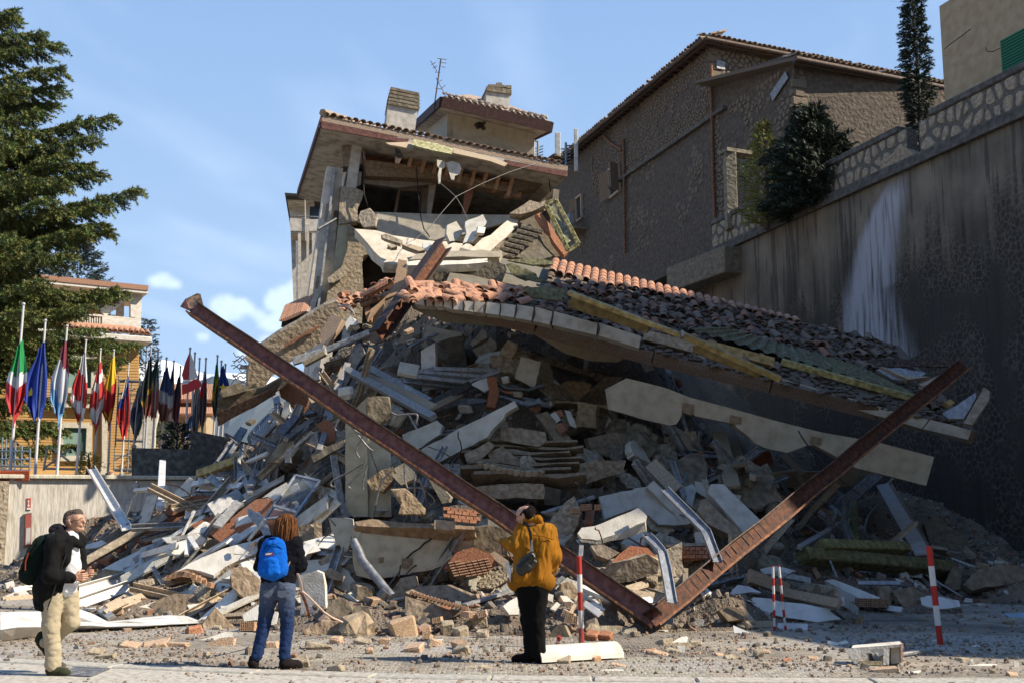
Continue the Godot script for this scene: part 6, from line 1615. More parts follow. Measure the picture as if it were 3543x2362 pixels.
func left_pieces()->void:
	zf(600,900,2.24)
	pl("dusty","cantilever_slab","slab","long broken grey slab pointing to the left over the flags, upper",[548,760,600,740,700,650,830,560,960,480,1090,402,1170,350,1262,318,1290,335,1272,432,1210,480,1142,560,1142,640,1060,690,900,795,760,900,700,985,560,1012,580,960,570,880,590,800],18,-16,.8,.5,.05,C(.92,.88,.84),25.5)
	pl("brick","brick_course","brick strip","thin course of red brick along the long broken slab",[860,662,1000,575,1130,505,1135,520,1000,592,862,678],18,-16,.86,.06,.015,C(.8,.75,.7),25.5)
	pl("concrete","cantilever_beam","concrete beam","dark beam end pointing left below the long broken slab",[338,1075,400,1040,560,1012,700,988,790,935,900,880,880,960,760,1040,560,1140,350,1240],14,-12,.9,.4,.03,C(.6,.55,.5),25.4)
	pl("steel","cantilever_beam","steel beam","rust brown lower edge of the beam end pointing left",[332,1180,420,1150,620,1060,800,975,790,1040,640,1130,480,1210,345,1286],10,-20,1.0,.3,.01,C(1.1,.8,.7),25.4)
	pl("concrete","broken_corner","slab fragment","broken slab corner lying on the beam end over the flags",[362,1010,430,968,500,948,560,970,568,1008,470,1040,380,1062],10,10,1.0,.3,.04,C(.7,.67,.62),25.3)
	for i in 9:
		var y:=735.0+i*26
		var pts:=[[562,y+10]]
		var x:=560.0
		for k in 4:
			x-=rng.randf_range(18,34);pts.append([x,y+rng.randf_range(-26,34)])
		wire("curled bar end sticking out of the left tip of the long slab",pts,.9,.012,"zinc","reinforcing_bar","rebar",C(.7,.68,.65),25.5)
		get_child(get_child_count() - 1).set_meta("group","bars at the tip of the long slab")
	lump("dusty","concrete_chip","rubble","pale chip hanging in the bars at the tip of the long slab",548,828,32,16,1.2,-.1)
	pl("dark","far_eave","roof","dark underside of a fallen eave behind the long slab",[832,520,850,430,1030,400,1060,440,900,522],0,-10,.0,.3,.02,Color.WHITE,30.5)
	for i in 12:
		var p:=A(862+i*14.5,400 - i*6.0,30.3)
		var b:=mb(tone(.2,.05));b.beam(p+Vector3(0,.28,-.5),p+Vector3(0,-.3,.25),.2,.05,UP,.02);solo("eave_tile",b,M.tile,"flat orange tile on the fallen eave behind the long slab","roof tile","tiles on the fallen eave")
	pl("clay","brick_wall_piece","brickwork","sunlit piece of orange brickwork standing above the silver gutter",[1138,562,1180,490,1232,408,1262,430,1302,462,1240,590,1190,655,1150,640],-18,12,.9,.22,.05,C(1.15,1.1,1.0),25.0)
	for i in 9:
		lump("clay","brick_piece","brick","sunlit broken brick on the orange brickwork above the gutter",1165+(i % 3)*34+(i/3)*12,600 - (i/3)*62,17,12,1.2,-.9+rng.randf_range(-.2,.2),C(1.1,1.05,.95)*tone(.12))
		get_child(get_child_count() - 1).set_meta("group","bricks above the silver gutter")
	pl("white","plaster_clump","plaster","bright white clump of plaster hanging near the leaning steel beam",[1328,492,1350,452,1372,428,1402,460,1432,490,1400,505,1370,500,1340,535],-10,20,1.2,.2,.05,C(1,1,1),25.0)
	pl("alu","vent_pipe","pipe","crumpled silver pipe section below the white plaster clump",[1312,530,1368,500,1385,540,1360,620,1320,650,1295,640],-16,4,1.1,.3,.02,C(.8,.8,.82),25.0)
	bar_at("alu","silver_gutter","gutter","long silver gutter strip, upper right length",A(1182,700,22.8),A(1525,558,22.8),.14,.12,C(1.1,1.12,1.15))
	bar_at("alu","silver_gutter","gutter","long silver gutter strip, lower left length",A(922,785,22.6),A(1185,706,22.7),.16,.16,C(1.15,1.17,1.2))
	bar_at("wood","wet_plank","plank","weathered plank below the silver gutter",A(1010,808,22.5),A(1180,718,22.5),.2,.1,C(.75,.78,.72))
	pl("white","white_chip","plaster plate","small white chip above the silver gutter",[1068,706,1105,700,1128,720,1092,728],0,30,1.0,.06,.01,Color.WHITE,23.8)
	var shut: Node3D
	for q in [["alu","tall grey metal panel leaning by the flattened frames",[1335,840,1395,660,1450,640,1480,720,1400,860,1320,1000,1245,1010,1300,900],-22,14,.55,C(.62,.61,.6)],["zinc","dark grey panel right of the tall metal panel",[1420,600,1470,640,1500,720,1460,810,1380,850,1400,720],22,6,.5,C(.45,.42,.4)],["zinc","folded dark sheet hanging under the leaning steel beam",[1630,600,1660,560,1710,690,1640,790,1560,810,1620,720],20,0,.5,C(.4,.42,.45)],["concrete","grey slab bit under the silver gutter",[1160,800,1300,760,1420,700,1430,740,1330,800,1180,860],-8,-10,.4,C(.6,.56,.52)],["white","pale arched plate left of the rusty brick hole",[1075,870,1100,820,1135,830,1130,920,1090,940],-20,10,.4,C(.75,.74,.72)],["brick","patch of red brick showing below the silver gutter",[1180,790,1290,760,1300,870,1230,830,1160,960,1140,920],-10,5,.15,C(.9,.85,.8)],["brick","dark brick wall piece under the bent beam at left",[815,945,900,925,1000,940,1080,1000,1042,1090,1005,1180,960,1212,900,1105,830,1060],-12,-4,.35,C(.5,.46,.44)],["cream","tan board just below the bent beam",[1045,1060,1080,1042,1150,1078,1070,1105],0,20,.6,C(.95,.85,.7)],["alu","ribbed grey roller shutter leaning at the left of the heap",[568,1375,600,1320,700,1215,800,1112,832,1130,800,1258,642,1430,585,1430],-24,22,.9,C(.78,.76,.74)],["white","narrow white board right of the ribbed shutter",[858,1100,892,1098,906,1170,850,1232],-10,5,.6,C(.85,.85,.84)],["zinc","dark grey flat panel right of the ribbed shutter",[802,1310,930,1188,972,1212,842,1372],-14,24,.8,C(.42,.43,.48)],["concrete","grey concrete plank pointing left at the foot of the cream column",[1062,1502,1200,1440,1322,1388,1328,1440,1200,1500,1085,1568],-6,12,.7,C(.9,.9,.92)],["alu","blue grey sheet standing by the brick stump",[1052,1325,1116,1330,1112,1440,1060,1500,1048,1440],-12,4,.6,C(.72,.75,.8)],["brick","brick and mortar stump left of the cream column",[1098,1272,1180,1232,1242,1262,1252,1400,1150,1432,1142,1332],6,6,.4,C(.9,.8,.72)],["concrete","grey torn slab standing at the lower left",[720,1568,800,1440,860,1380,930,1400,920,1480,830,1568],-16,18,.6,C(.95,.92,.88)],["zinc","bent channel sheet with dark inside left of the cream column",[862,1490,960,1410,1062,1322,1082,1340,960,1440,900,1520,905,1568,862,1568],-10,16,.75,C(.62,.62,.62)]]:
		var tp:=pl(q[0],"torn_board","board",q[1],q[2],q[3],q[4],q[5],.1,.015,q[6])
		if "roller shutter" in q[1]: shut=tp
	for i in 16:
		bar("alu","slat","slat","slat of the ribbed grey shutter at the left of the heap",[590+i*14.5,1345 - i*14.4,618+i*12.3,1432 - i*11.2],1.06,.98,.03,.03,C(.9,.88,.86))
		under(get_child(get_child_count() - 1),shut)
	under(bar("alu","blue_edge","frame bar","",[607,1345,830,1105],1.15,1.1,.07,.04,C(.6,.75,1.0)),shut)
	for q in [["alu","long grey frame bar, upper, crossing toward the cream boards",[1480,820,2000,1105],.7,.8,.16,.12],["alu","long grey frame bar, lower, crossing toward the cream boards",[1342,848,2016,1218],.8,.95,.16,.12],["wood","worn board between the two long grey frame bars",[1440,880,1990,1160],.6,.7,.34,.06],["alu","pale bar leaning on the tall grey metal panel",[1262,1010,1350,800],.75,.75,.14,.06],["zinc","channel bar crossing below the dark brick piece",[870,1385,1065,1250],.8,.75,.12,.1],["alu","channel bar standing right of the blue grey sheet",[1125,1480,1250,1120],.7,.6,.12,.1],["alu","second channel bar standing by the brick stump",[1180,1220,1225,1020],.6,.5,.1,.1],["alu","light rod rising by the narrow white board",[775,980,805,1120],.7,.7,.16,.1],["zinc","dark bar slanting beside the ribbed shutter",[395,1345,540,1430],.9,.8,.07,.07],["zinc","pipe leaning out of the dark block behind the shutter",[340,1568,530,1300],.4,.7,.1,.08],["zinc","second pipe leaning behind the shutter",[420,1530,555,1312],.5,.8,.1,.08],["alu","thin upright channel at the left foot of the shutter",[515,1568,530,1430],.8,.8,.1,.08],["white","narrow white strip under the shutter",[560,1568,720,1500],.8,.9,.1,.05],["wood","brown board near the white plaster lump",[1250,1010,1330,820],.6,.5,.16,.05]]:
		bar(q[0],"frame_bar","frame bar",q[1],q[2],q[3],q[4],q[5],q[6],C(.86,.85,.83))
	lump("white","plaster_lump","plaster","round white plaster lump sitting on the bent beam",1340,1035,56,50,1.6,.2,C(1.0,.97,.92),.1,.5)
	pl("cream","cream_column","column","tall cream column face standing in the heap behind the bent beam, left face",[1330,1245,1420,1140,1500,1062,1502,1500,1506,1985,1400,1990,1335,1960],-16,0,.45,.3,.015,C(.82,.8,.7),20.3)
	pl("cream","cream_column","column","tall cream column face standing in the heap behind the bent beam, right face",[1503,1240,1580,1290,1680,1330,1690,1985,1508,1990],8,0,.42,.3,.015,C(.95,.93,.84),20.3)
	pl("concrete","torn_concrete","concrete block","torn square concrete head on top of the cream column",[1494,1062,1560,1050,1662,1062,1690,1182,1640,1230,1582,1282,1505,1245],6,2,.55,.5,.04,C(.8,.77,.72),20.3)
	lump("dusty","masonry_block","masonry","small grey block leaning right of the cream column head",1742,1235,42,68,.5,-.5)
	zf(800,1600,2.058)
	pl("dusty","torn_concrete","concrete block","torn knob of concrete with bars across the cream column",[965,130,1060,60,1150,30,1180,80,1130,150,1080,200,1000,190],0,0,.9,.4,.05,C(.95,.85,.7),20.3)
	pl("cream","torn_concrete","concrete block","cream end block with bars right of the cream column",[1140,50,1230,0,1300,60,1310,110,1210,160,1150,100],0,5,.9,.4,.03,C(1.0,.9,.74),20.3)
	for q in [["looped bar end left of the cream column",[[935,5],[820,75],[760,105],[712,135],[712,165],[740,172]]],["bar hook before the cream column",[[960,-20],[920,60],[860,130],[832,165],[850,185]]],["thin wire down the cream column",[[968,20],[950,90],[935,150],[938,190]]],["long bar bending down the cream column to the ledge",[[1140,60],[1075,130],[1045,220],[1020,330],[1005,400]]],["bar hanging from the cream end block, long hook",[[1232,10],[1240,140],[1275,240],[1272,340],[1235,415]]],["bar hanging from the cream end block, right",[[1310,90],[1306,200],[1315,320],[1338,402]]],["bar curling away right of the cream column",[[1260,180],[1350,180],[1420,230],[1450,270],[1430,300],[1408,285]]],["fine bar beside the long hook",[[1335,110],[1375,200],[1385,260]]]]:
		wire(q[0],q[1],1.15,.017,"zinc","reinforcing_bar","rebar",C(.75,.72,.7),20.0)
	zf(600,900,2.24)
	for q in [["curly bar on the bent beam above the column",[[1310,1180],[1350,1232],[1372,1260],[1420,1340],[1500,1440],[1545,1478]]],["curly bar left of the first",[[1305,1190],[1270,1250],[1250,1300],[1262,1320]]],["wavy bar before the cream column",[[1365,1225],[1390,1300],[1450,1345],[1480,1340],[1440,1410],[1415,1480],[1440,1530]]],["bar end curling right of the column head",[[1690,1180],[1740,1200],[1840,1190],[1890,1200],[1880,1260]]]]:
		wire(q[0],q[1],1.25,.017,"zinc","reinforcing_bar","rebar",C(.75,.72,.7),20.3)
	wire("bundle of wires arching from the slab near the white plaster clump",[[1268,345],[1300,360],[1345,362],[1390,400],[1400,430]],.9,.02,"zinc","wire","wire",Color.WHITE,25.2)
	wire("second wire arching near the white plaster clump",[[1262,370],[1320,345],[1380,372],[1372,420]],.9,.014,"zinc","wire","wire",Color.WHITE,25.2)
	var t:=thing("radiator","white ribbed radiator half buried beside the dark concrete stub","radiator",A(1820,890,22.6))
	for i in 11:
		var b:=mb(C(.8,.8,.8));b.beam(A(1765+i*13.5,795+i*2.5,22.6),A(1742+i*13.5,882+i*2.5,22.4),.045,.1,Vector3(0,0,1),.012);part("rib",b,M.white,t)
	for q in [["brown fallen board right of the tile stack",[1440,320,1600,262,1725,215,1720,248,1600,300,1450,352],"wood"],["short terracotta board left of the tile stack",[1268,262,1355,235,1358,262,1272,290],"tile"],["brown wall tile standing below the brown board",[1476,345,1510,330,1545,420,1535,470,1490,440],"clay"],["broken terracotta slab below the tile stack",[1290,330,1370,280,1400,300,1330,355],"tile"],["tall dark board beside the leaning steel beam",[1742,-10,1810,5,1780,240,1640,300,1500,470,1530,380,1700,240],"wood"]]:
		pl(q[2],"broken_board","board",q[0],q[1],-6,30,.3,.08,.015,C(.85,.7,.6),25.6)
	for i in 34:
		var x:=rng.randf_range(1290,1720);var y:=lerpf(330,150,(x - 1290)/430.0)+rng.randf_range(-20,90)
		var p:=A(x,y,25.6+(250 - y)*.004)
		var b:=mb(tone(.22,.06));b.coppo(Transform3D(Basis(Vector3.RIGHT,rng.randf_range(.1,.7)).rotated(UP,rng.randf_range(-1.2,1.2)).rotated(Vector3(0,0,1),rng.randf_range(-.5,.5)),p),.42,.1,.085);solo("loose_roof_tile",b,M.tile,"loose red tile heaped left of the leaning steel beam","roof tile","tiles heaped by the leaning beam")
	for i in 9:
		var p:=A(1540+i*11.0,262 - i*6,25.0)
		var b:=mb(tone(.15,.05));b.coppo(Transform3D(Basis(UP,1.15).rotated(Vector3(0,0,1),.35),p),.42,.17,.16);solo("stacked_roof_tile",b,M.tile,"red tile in the row nested like spoons left of the leaning beam","roof tile","nested tiles by the leaning beam")
func lower_pieces()->void:
	zf(800,1600,2.058)
	var cw:=pl("cream","cream_wall","wall","low cream wall standing at the foot of the heap between the woman and the man",[870,442,905,428,1200,440,1500,452,1732,462,1722,600,1650,645,1545,722,1430,762,1200,800,1000,832,890,802,864,700],3,-2,.55,.5,.015,C(.88,.87,.82),18.4)
	for q in [["square bare patch on the low cream wall, larger",[1216,682,1292,680,1285,720,1250,755,1210,745]],["square bare patch on the low cream wall, smaller",[1048,674,1086,672,1084,708,1050,716]]]:
		under(pl("dusty","bare_patch","plaster patch",q[0],q[1],3,-2,.575,.04,.01,C(.62,.55,.5),18.4),cw)
	wire("jagged crack running up the low cream wall",[[1240,690],[1290,640],[1340,610],[1372,575],[1420,545],[1428,500]],.558,.012,"dark","wall_crack","crack",Color.WHITE,18.4);under(get_child(get_child_count() - 1),cw)
	pl("concrete","concrete_end","concrete block","dark concrete end of the low cream wall behind the man",[1735,462,1880,455,1960,470,1960,640,1800,660,1725,600],8,0,.5,.5,.02,C(.6,.56,.52),18.4)
	pl("dusty","ledge_crust","slab","broken brown crust along the top of the low cream wall",[880,420,1000,400,1200,425,1500,438,1730,452,1735,475,1500,468,1200,460,1000,455,900,448],0,40,.7,.3,.05,C(.7,.6,.52),18.4)
	var bp:=thing("brickwork_lump","red lump of brick courses on top of the low cream wall","brickwork",at(800+1640/2.058,1600+430/2.058,18.0))
	slabpart("mortar",[1505,320,1600,300,1722,308,1788,350,1770,432,1640,415,1522,388],at(1596,1777,18.2),N(10,8),.15,M.mortar,bp,.02)
	for r in 4:
		for c in 5:
			var x:=1512.0+c*54+(26 if r % 2 else 0);var y:=308.0+r*25+c*6
			if (r==3 and c<1) or x>1740: continue
			slabpart("brick",[x,y+4,x+49,y+9,x+47,y+31,x - 1,y+26],at(1596,1777,18.2)+N(10,8)*.035,N(10,8),.08,M.brick,bp,.006,tone(.2,.05))
	pl("dusty","grey_block","concrete block","smooth grey block lying on the low cream wall below the brick panel",[1448,406,1598,416,1594,478,1444,470],4,10,1.0,.3,.01,C(.95,.88,.82),18.4)
	pl("dusty","torn_column","concrete block","broken column stump right of the cream column foot",[1150,195,1240,190,1300,230,1385,330,1380,365,1190,365,1215,280],5,5,.5,.4,.05,C(.95,.85,.75),19.0)
	pl("cream","cream_board","wall board","cream board stuck down under the bent beam right of the bars",[1380,60,1460,110,1562,240,1550,280,1500,290],-10,5,.3,.2,.02,C(.62,.58,.5),19.0)
	pl("cream","plaster_wedge","plaster plate","pale wedge shaped plaster sheet left of the low cream wall",[690,390,780,392,862,402,868,440,830,622,800,642,768,582,746,592],-4,4,.4,.14,.02,C(.9,.9,.88),18.6)
	pl("cream","plaster_wedge","plaster plate","narrow cracked plaster end at the left of the low cream wall",[866,440,925,470,900,545,860,560],-14,0,.6,.1,.015,C(1.0,1.0,.96),18.4)
	t_pipe()
	for q in [["white","large pale panel leaning right behind the woman",[478,802,608,770,652,790,672,1060,490,1106],-12,4,.5,.1,C(.95,.93,.9)],["dusty","grey brown slab with flat top right of centre foreground",[1240,922,1330,880,1560,868,1740,940,1855,1028,1640,1052,1450,1000,1300,962],2,52,.35,.22,C(.8,.74,.68)],["dusty","slab face stepping down below the flat topped slab",[1238,950,1420,1000,1642,1052,1600,1092,1520,1122,1502,1192,1400,1172,1240,1082],0,24,.35,.25,C(.78,.73,.68)],["dusty","broad grey stone below the low cream wall",[1130,930,1200,830,1310,800,1330,870,1240,930,1240,1060,1150,1080],-6,14,.35,.3,C(.8,.77,.74)],["concrete","upright grey slab right of the large pale panel",[888,960,900,880,960,880,1008,920,1005,1010,890,1000],2,8,.35,.3,C(.9,.87,.84)],["concrete","rounded grey stone at the foot of the large pale panel",[670,1060,720,985,800,960,850,1020,870,1090,760,1120,690,1100],0,20,.3,.3,C(.85,.82,.78)],["concrete","second rounded stone behind the plaster boulder",[850,1060,900,1010,980,1040,1000,1100,900,1100],0,20,.25,.3,C(.8,.77,.74)],["dusty","tilted grey slab above the upright grey slab",[615,700,700,650,760,690,740,740,640,745],-6,24,.3,.2,C(.85,.81,.78)],["dusty","grey stick like fragment left of the low cream wall",[655,780,700,745,800,800,790,840,720,830],-4,20,.3,.2,C(.8,.76,.72)],["white","white panel leaning above the orange brick patch",[218,250,300,190,392,138,404,162,330,250,300,268,260,240],-12,18,.5,.08,C(.95,.95,.96)],["brick","orange brick patch of wall behind the woman's head",[-10,405,60,345,170,262,240,250,296,268,262,360,200,470,120,545,0,575],-16,22,.2,.25,C(1.0,.95,.9)],["brick","second brick patch below the first behind the woman's head",[250,440,290,330,400,350,470,340,440,420,300,520],-6,20,.15,.25,C(.75,.68,.62)],["dusty","grey ragged wall end right of the tilted window frame",[540,240,600,190,660,180,690,230,640,300,650,400,590,420,560,500,500,440],10,6,.3,.35,C(.75,.71,.67)],["dusty","narrow broken pillar left of the pale wedge plaster",[590,420,640,425,650,560,630,660,606,650,592,540],8,6,.35,.25,C(.85,.8,.74)],["dusty","grey slab right of the woman's head",[470,450,560,440,596,480,580,650,530,720,490,600],-12,10,.2,.3,C(.78,.74,.7)],["white","white topped block by the woman's legs with hollow brick end",[80,1082,190,1010,332,1062,320,1160,180,1120,90,1130],-8,34,.5,.1,C(1.0,1.0,.98)],["dusty","brown dusty block right of the woman's feet",[590,1150,640,1128,782,1132,800,1250,700,1262,580,1258,500,1200],4,12,.4,.4,C(.85,.74,.66)],["dusty","big masonry piece behind the woman's hip",[0,760,60,730,150,780,200,860,200,990,120,980,40,900,-20,860],4,14,.5,.35,C(.92,.84,.76)]]:
		pl(q[0],"rubble_slab","slab fragment",q[1],q[2],q[3],q[4],q[5],q[6],.035,q[7])
	blockwork("hollow brick end face under the white topped block by the woman",132,1165,100,60,7,4,-6,6,.02,.62,C(.8,.7,.6))
	framed("window_frame","tilted blue grey window frame behind the woman's head",[456,90,628,130,446,388,240,398],.9,.05,"alu",true,[],-1.0,C(.8,.88,1.0))
	bar("alu","cross_bar","frame bar","cross bar of the tilted window frame behind the woman",[300,306,455,352],1.0,1.0,.05,.05,C(.8,.88,1.0))
	bar("alu","frame_bar","frame bar","frame leg running down left from the tilted window frame",[240,400,118,556],1.0,.9,.05,.05,C(.8,.88,1.0))
	pl("alu","glass_shard","glass shard","long pale shard pointing down to the woman's head",[105,310,170,350,240,400,282,505,245,545,200,470,120,385],-18,24,.8,.03,.01,C(.85,.87,.9))
	lump("dusty","plaster_boulder","boulder","sunlit round plaster boulder tied with a rope in the foreground",895,1190,112,104,.5,.15,C(1.0,.94,.86),.1,.55)
	lump("clay","masonry_boulder","masonry","sunlit lump of brick and plaster right of the plaster boulder",1232,1180,92,76,.5,.3,C(1.05,1.0,.92),.13,.3)
	for q in [[1370,1195,44,40,"pale lump right of the sunlit brick lump"],[1450,1290,50,34,"orange hollow brick chunk in the sunlit row"],[1540,1200,40,60,"tall cracked block in the sunlit row"],[1640,1220,52,52,"triangular pale block in the sunlit row"],[1300,1330,66,34,"cream stone in front of the sunlit brick lump"],[1640,1345,58,40,"white angular stone in front of the sunlit row"],[1770,1130,46,44,"pale block at the man's left, upper"],[1790,1230,40,40,"brown block at the man's left, lower"],[745,1275,46,34,"hollow brick chunk left of the plaster boulder"],[940,1280,56,24,"flat stone in front of the plaster boulder"],[1090,1280,40,28,"striped brick chunk between the two boulders"],[630,1310,96,24,"flat pale slab on the cobbles by the woman's right"],[290,1305,46,26,"pale brick behind the woman's feet"],[985,1345,26,26,"small cube of brick alone on the cobbles"],[480,1440,74,40,"clean white stone in front of the woman's feet"],[745,1465,56,22,"pale flat stone near the footway"]]:
		lump("clay" if "brick" in q[4] or "orange" in q[4] else "dusty","rubble_lump","rubble",q[4],q[0],q[1],q[2],q[3],.25,rng.randf_range(-.3,.3),C(1.12,1.06,.98))
	for q in [[1180,1120,60,40],[1400,1240,50,40],[1620,1290,60,40],[1470,1120,60,36],[1690,1080,60,40],[1790,1075,60,40]]:
		blockwork("broken hollow clay block in the sunlit row before the heap",q[0],q[1],q[2],q[3],4,3,rng.randf_range(-30,30),rng.randf_range(-5,20),rng.randf_range(-.4,.4),.55,C(1.1,1.0,.9))
		get_child(get_child_count() - 1).set_meta("group","hollow blocks in the sunlit row")
	for i in 16:
		blockwork("hollow clay pot showing in the edge of the flat topped slab",1290+i*26.0,932+i*7.4,24,26,2,2,0,8,.25,.55,C(.8,.7,.62))
		get_child(get_child_count() - 1).set_meta("group","pots in the flat topped slab")
	var og:=thing("honeycomb_brickwork","leaning red brown slab of hollow blocks beside the man's elbow","brickwork",at(800+1690/2.058,1600+700/2.058,17.6))
	var anb:=at(800+1690/2.058,1600+700/2.058,17.7)
	slabpart("backing",[1520,750,1600,640,1720,600,1850,650,1900,720,1800,800,1660,800],anb,N(6,12),.14,M.brick,og,.03,C(.6,.55,.52))
	for r in 6:
		for c in 7:
			var x:=1545.0+c*42+r*8;var y:=730.0 - c*8+r*18 - (0 if c>1 else 20)
			if y<620 or (c>5 and r>4): continue
			slabpart("rib",[x,y,x+36,y - 6,x+38,y+2,x+2,y+9],anb+N(6,12)*.05,N(6,12),.05,M.clay,og,.004,C(.7,.6,.55)*tone(.15))
	rope()
	zf(0,1600,2.058)
	for q in [["white","big bright white slab with brick edge in the left foreground",[1240,782,1340,720,1500,650,1660,590,1780,560,1850,562,1850,632,1760,672,1680,702,1600,742,1520,802,1430,772,1330,752],-4,42,.6,.12,C(1,1,1)],["white","bright white plate at the left, larger of two",[720,762,850,690,1052,590,1150,576,1080,650,960,742,900,792,820,770],-6,40,.5,.12,C(1,1,1)],["white","bright white plate at the left, smaller of two",[960,790,1000,690,1100,640,1200,592,1282,618,1180,690,1060,772],2,36,.5,.1,C(1,1,.99)],["dusty","crumbling brown edge of the big bright white slab",[1150,822,1240,785,1330,755,1430,775,1520,805,1640,720,1700,760,1560,860,1500,900,1440,950,1400,860,1300,850,1180,882],-2,8,.45,.3,C(.95,.85,.75)],["dusty","lumpy masonry under the larger bright white plate",[640,832,740,755,880,770,930,830,840,855,720,856],0,14,.4,.3,C(1.0,.93,.84)],["dusty","brick and plaster lump right of the big bright slab",[1640,782,1750,740,1850,832,1860,900,1850,962,1780,1002,1700,930,1650,882],6,14,.5,.35,C(.95,.85,.76)],["brick","brick rubble slab, upper of two at the terrace corner",[1160,372,1200,300,1340,250,1500,190,1582,200,1560,242,1400,300,1240,372],-6,24,.5,.2,C(.95,.85,.75)],["brick","brick rubble slab, lower of two at the terrace corner",[1360,442,1440,400,1530,368,1642,392,1560,430,1480,472,1390,470],-4,20,.4,.2,C(.85,.75,.66)],["brick","dark brick bank below the long pale beam at left",[940,560,1060,480,1190,400,1350,350,1360,440,1200,510,1040,580],-2,18,.2,.25,C(.72,.62,.55)],["brick","orange brick face behind the bright white slab",[1480,500,1620,430,1700,400,1850,300,1850,500,1640,590,1560,560],-8,20,.25,.25,C(.95,.85,.78)],["white","white board leaning on the dark block, left",[975,462,1000,370,1045,240,1120,214,1090,330,1060,432],-10,10,.9,.08,C(.95,.95,.96)],["white","white board leaning on the dark block, right, with notched foot",[1190,282,1250,200,1340,104,1382,120,1350,232,1290,240,1240,272],-6,14,.9,.08,C(.98,.98,.98)],["alu","grey metal board leaning by the post at the terrace corner",[862,352,900,240,962,130,985,160,940,260,895,372],-16,8,.9,.06,C(.75,.75,.76)],["white","white plate lying flat at the far left",[-10,958,90,925,170,900,205,935,250,975,10,985],0,60,.2,.06,C(.9,.85,.82)],["dusty","tilted block with white face in the left foreground",[1440,1150,1530,1030,1600,1100,1652,1150,1690,1190,1600,1225,1500,1222,1450,1190],8,16,.45,.35,C(.9,.82,.75)],["white","white broken face of the tilted block",[1448,1150,1530,1028,1562,1058,1520,1120,1484,1182],-26,20,.62,.05,C(.95,.92,.88)],["white","curved white plaster shell on the cobbles left of the woman",[1416,1262,1500,1240,1600,1205,1650,1206,1662,1250,1640,1240,1560,1250,1480,1290,1425,1285],0,30,.35,.1,C(1.0,.99,.96)],["clay","stack of pale bricks under the curved white shell",[1480,1292,1560,1252,1640,1242,1660,1252,1660,1332,1580,1335,1490,1318],0,10,.3,.2,C(1.1,1.0,.92)],["dusty","pale lump before the crossed planks at left",[850,962,920,915,990,890,1000,970,900,1002],0,16,.35,.25,C(1.05,.98,.9)],["dusty","rounded brown lump among the planks at left",[630,962,680,920,760,915,820,940,790,975,700,985],0,20,.3,.25,C(.8,.68,.58)],["dusty","dark broad slab in shade under the bright white slab",[1060,1010,1240,930,1400,940,1560,960,1640,1000,1500,1090,1300,1080,1120,1080],0,30,.2,.2,C(.62,.56,.52)],["white","crumpled white sheet bits right of the white plates",[1150,535,1240,520,1380,560,1300,580,1190,570],0,30,.45,.04,C(.9,.92,.95)],["white","pink white broken plate right of the white plates",[1330,510,1400,505,1460,540,1440,580,1390,590],0,20,.5,.1,C(.98,.93,.9)],["white","white plaster sheet behind the walking man's face",[590,590,720,550,760,570,700,600,600,612],0,40,.4,.06,C(1,1,1)]]:
		pl(q[0],"left_slab","slab fragment",q[1],q[2],q[3],q[4],q[5],q[6],.03,q[7])
	for i in 9:
		blockwork("hollow clay block in the crumbling edge of the bright white slab",1215+i*36.0,822 - 34*sin(i*.5)+i*3.0,32,34,3,3,-4,6,rng.randf_range(-.3,.2),.72,C(1.0,.85,.72))
		get_child(get_child_count() - 1).set_meta("group","hollow blocks in the bright slab edge")
	bar("dusty","long_pale_beam","concrete beam","long straight pale beam rising right from the walking man to the terrace corner",[560,735,1178,382],.9,.9,.17,.17,C(1.5,1.38,1.2))
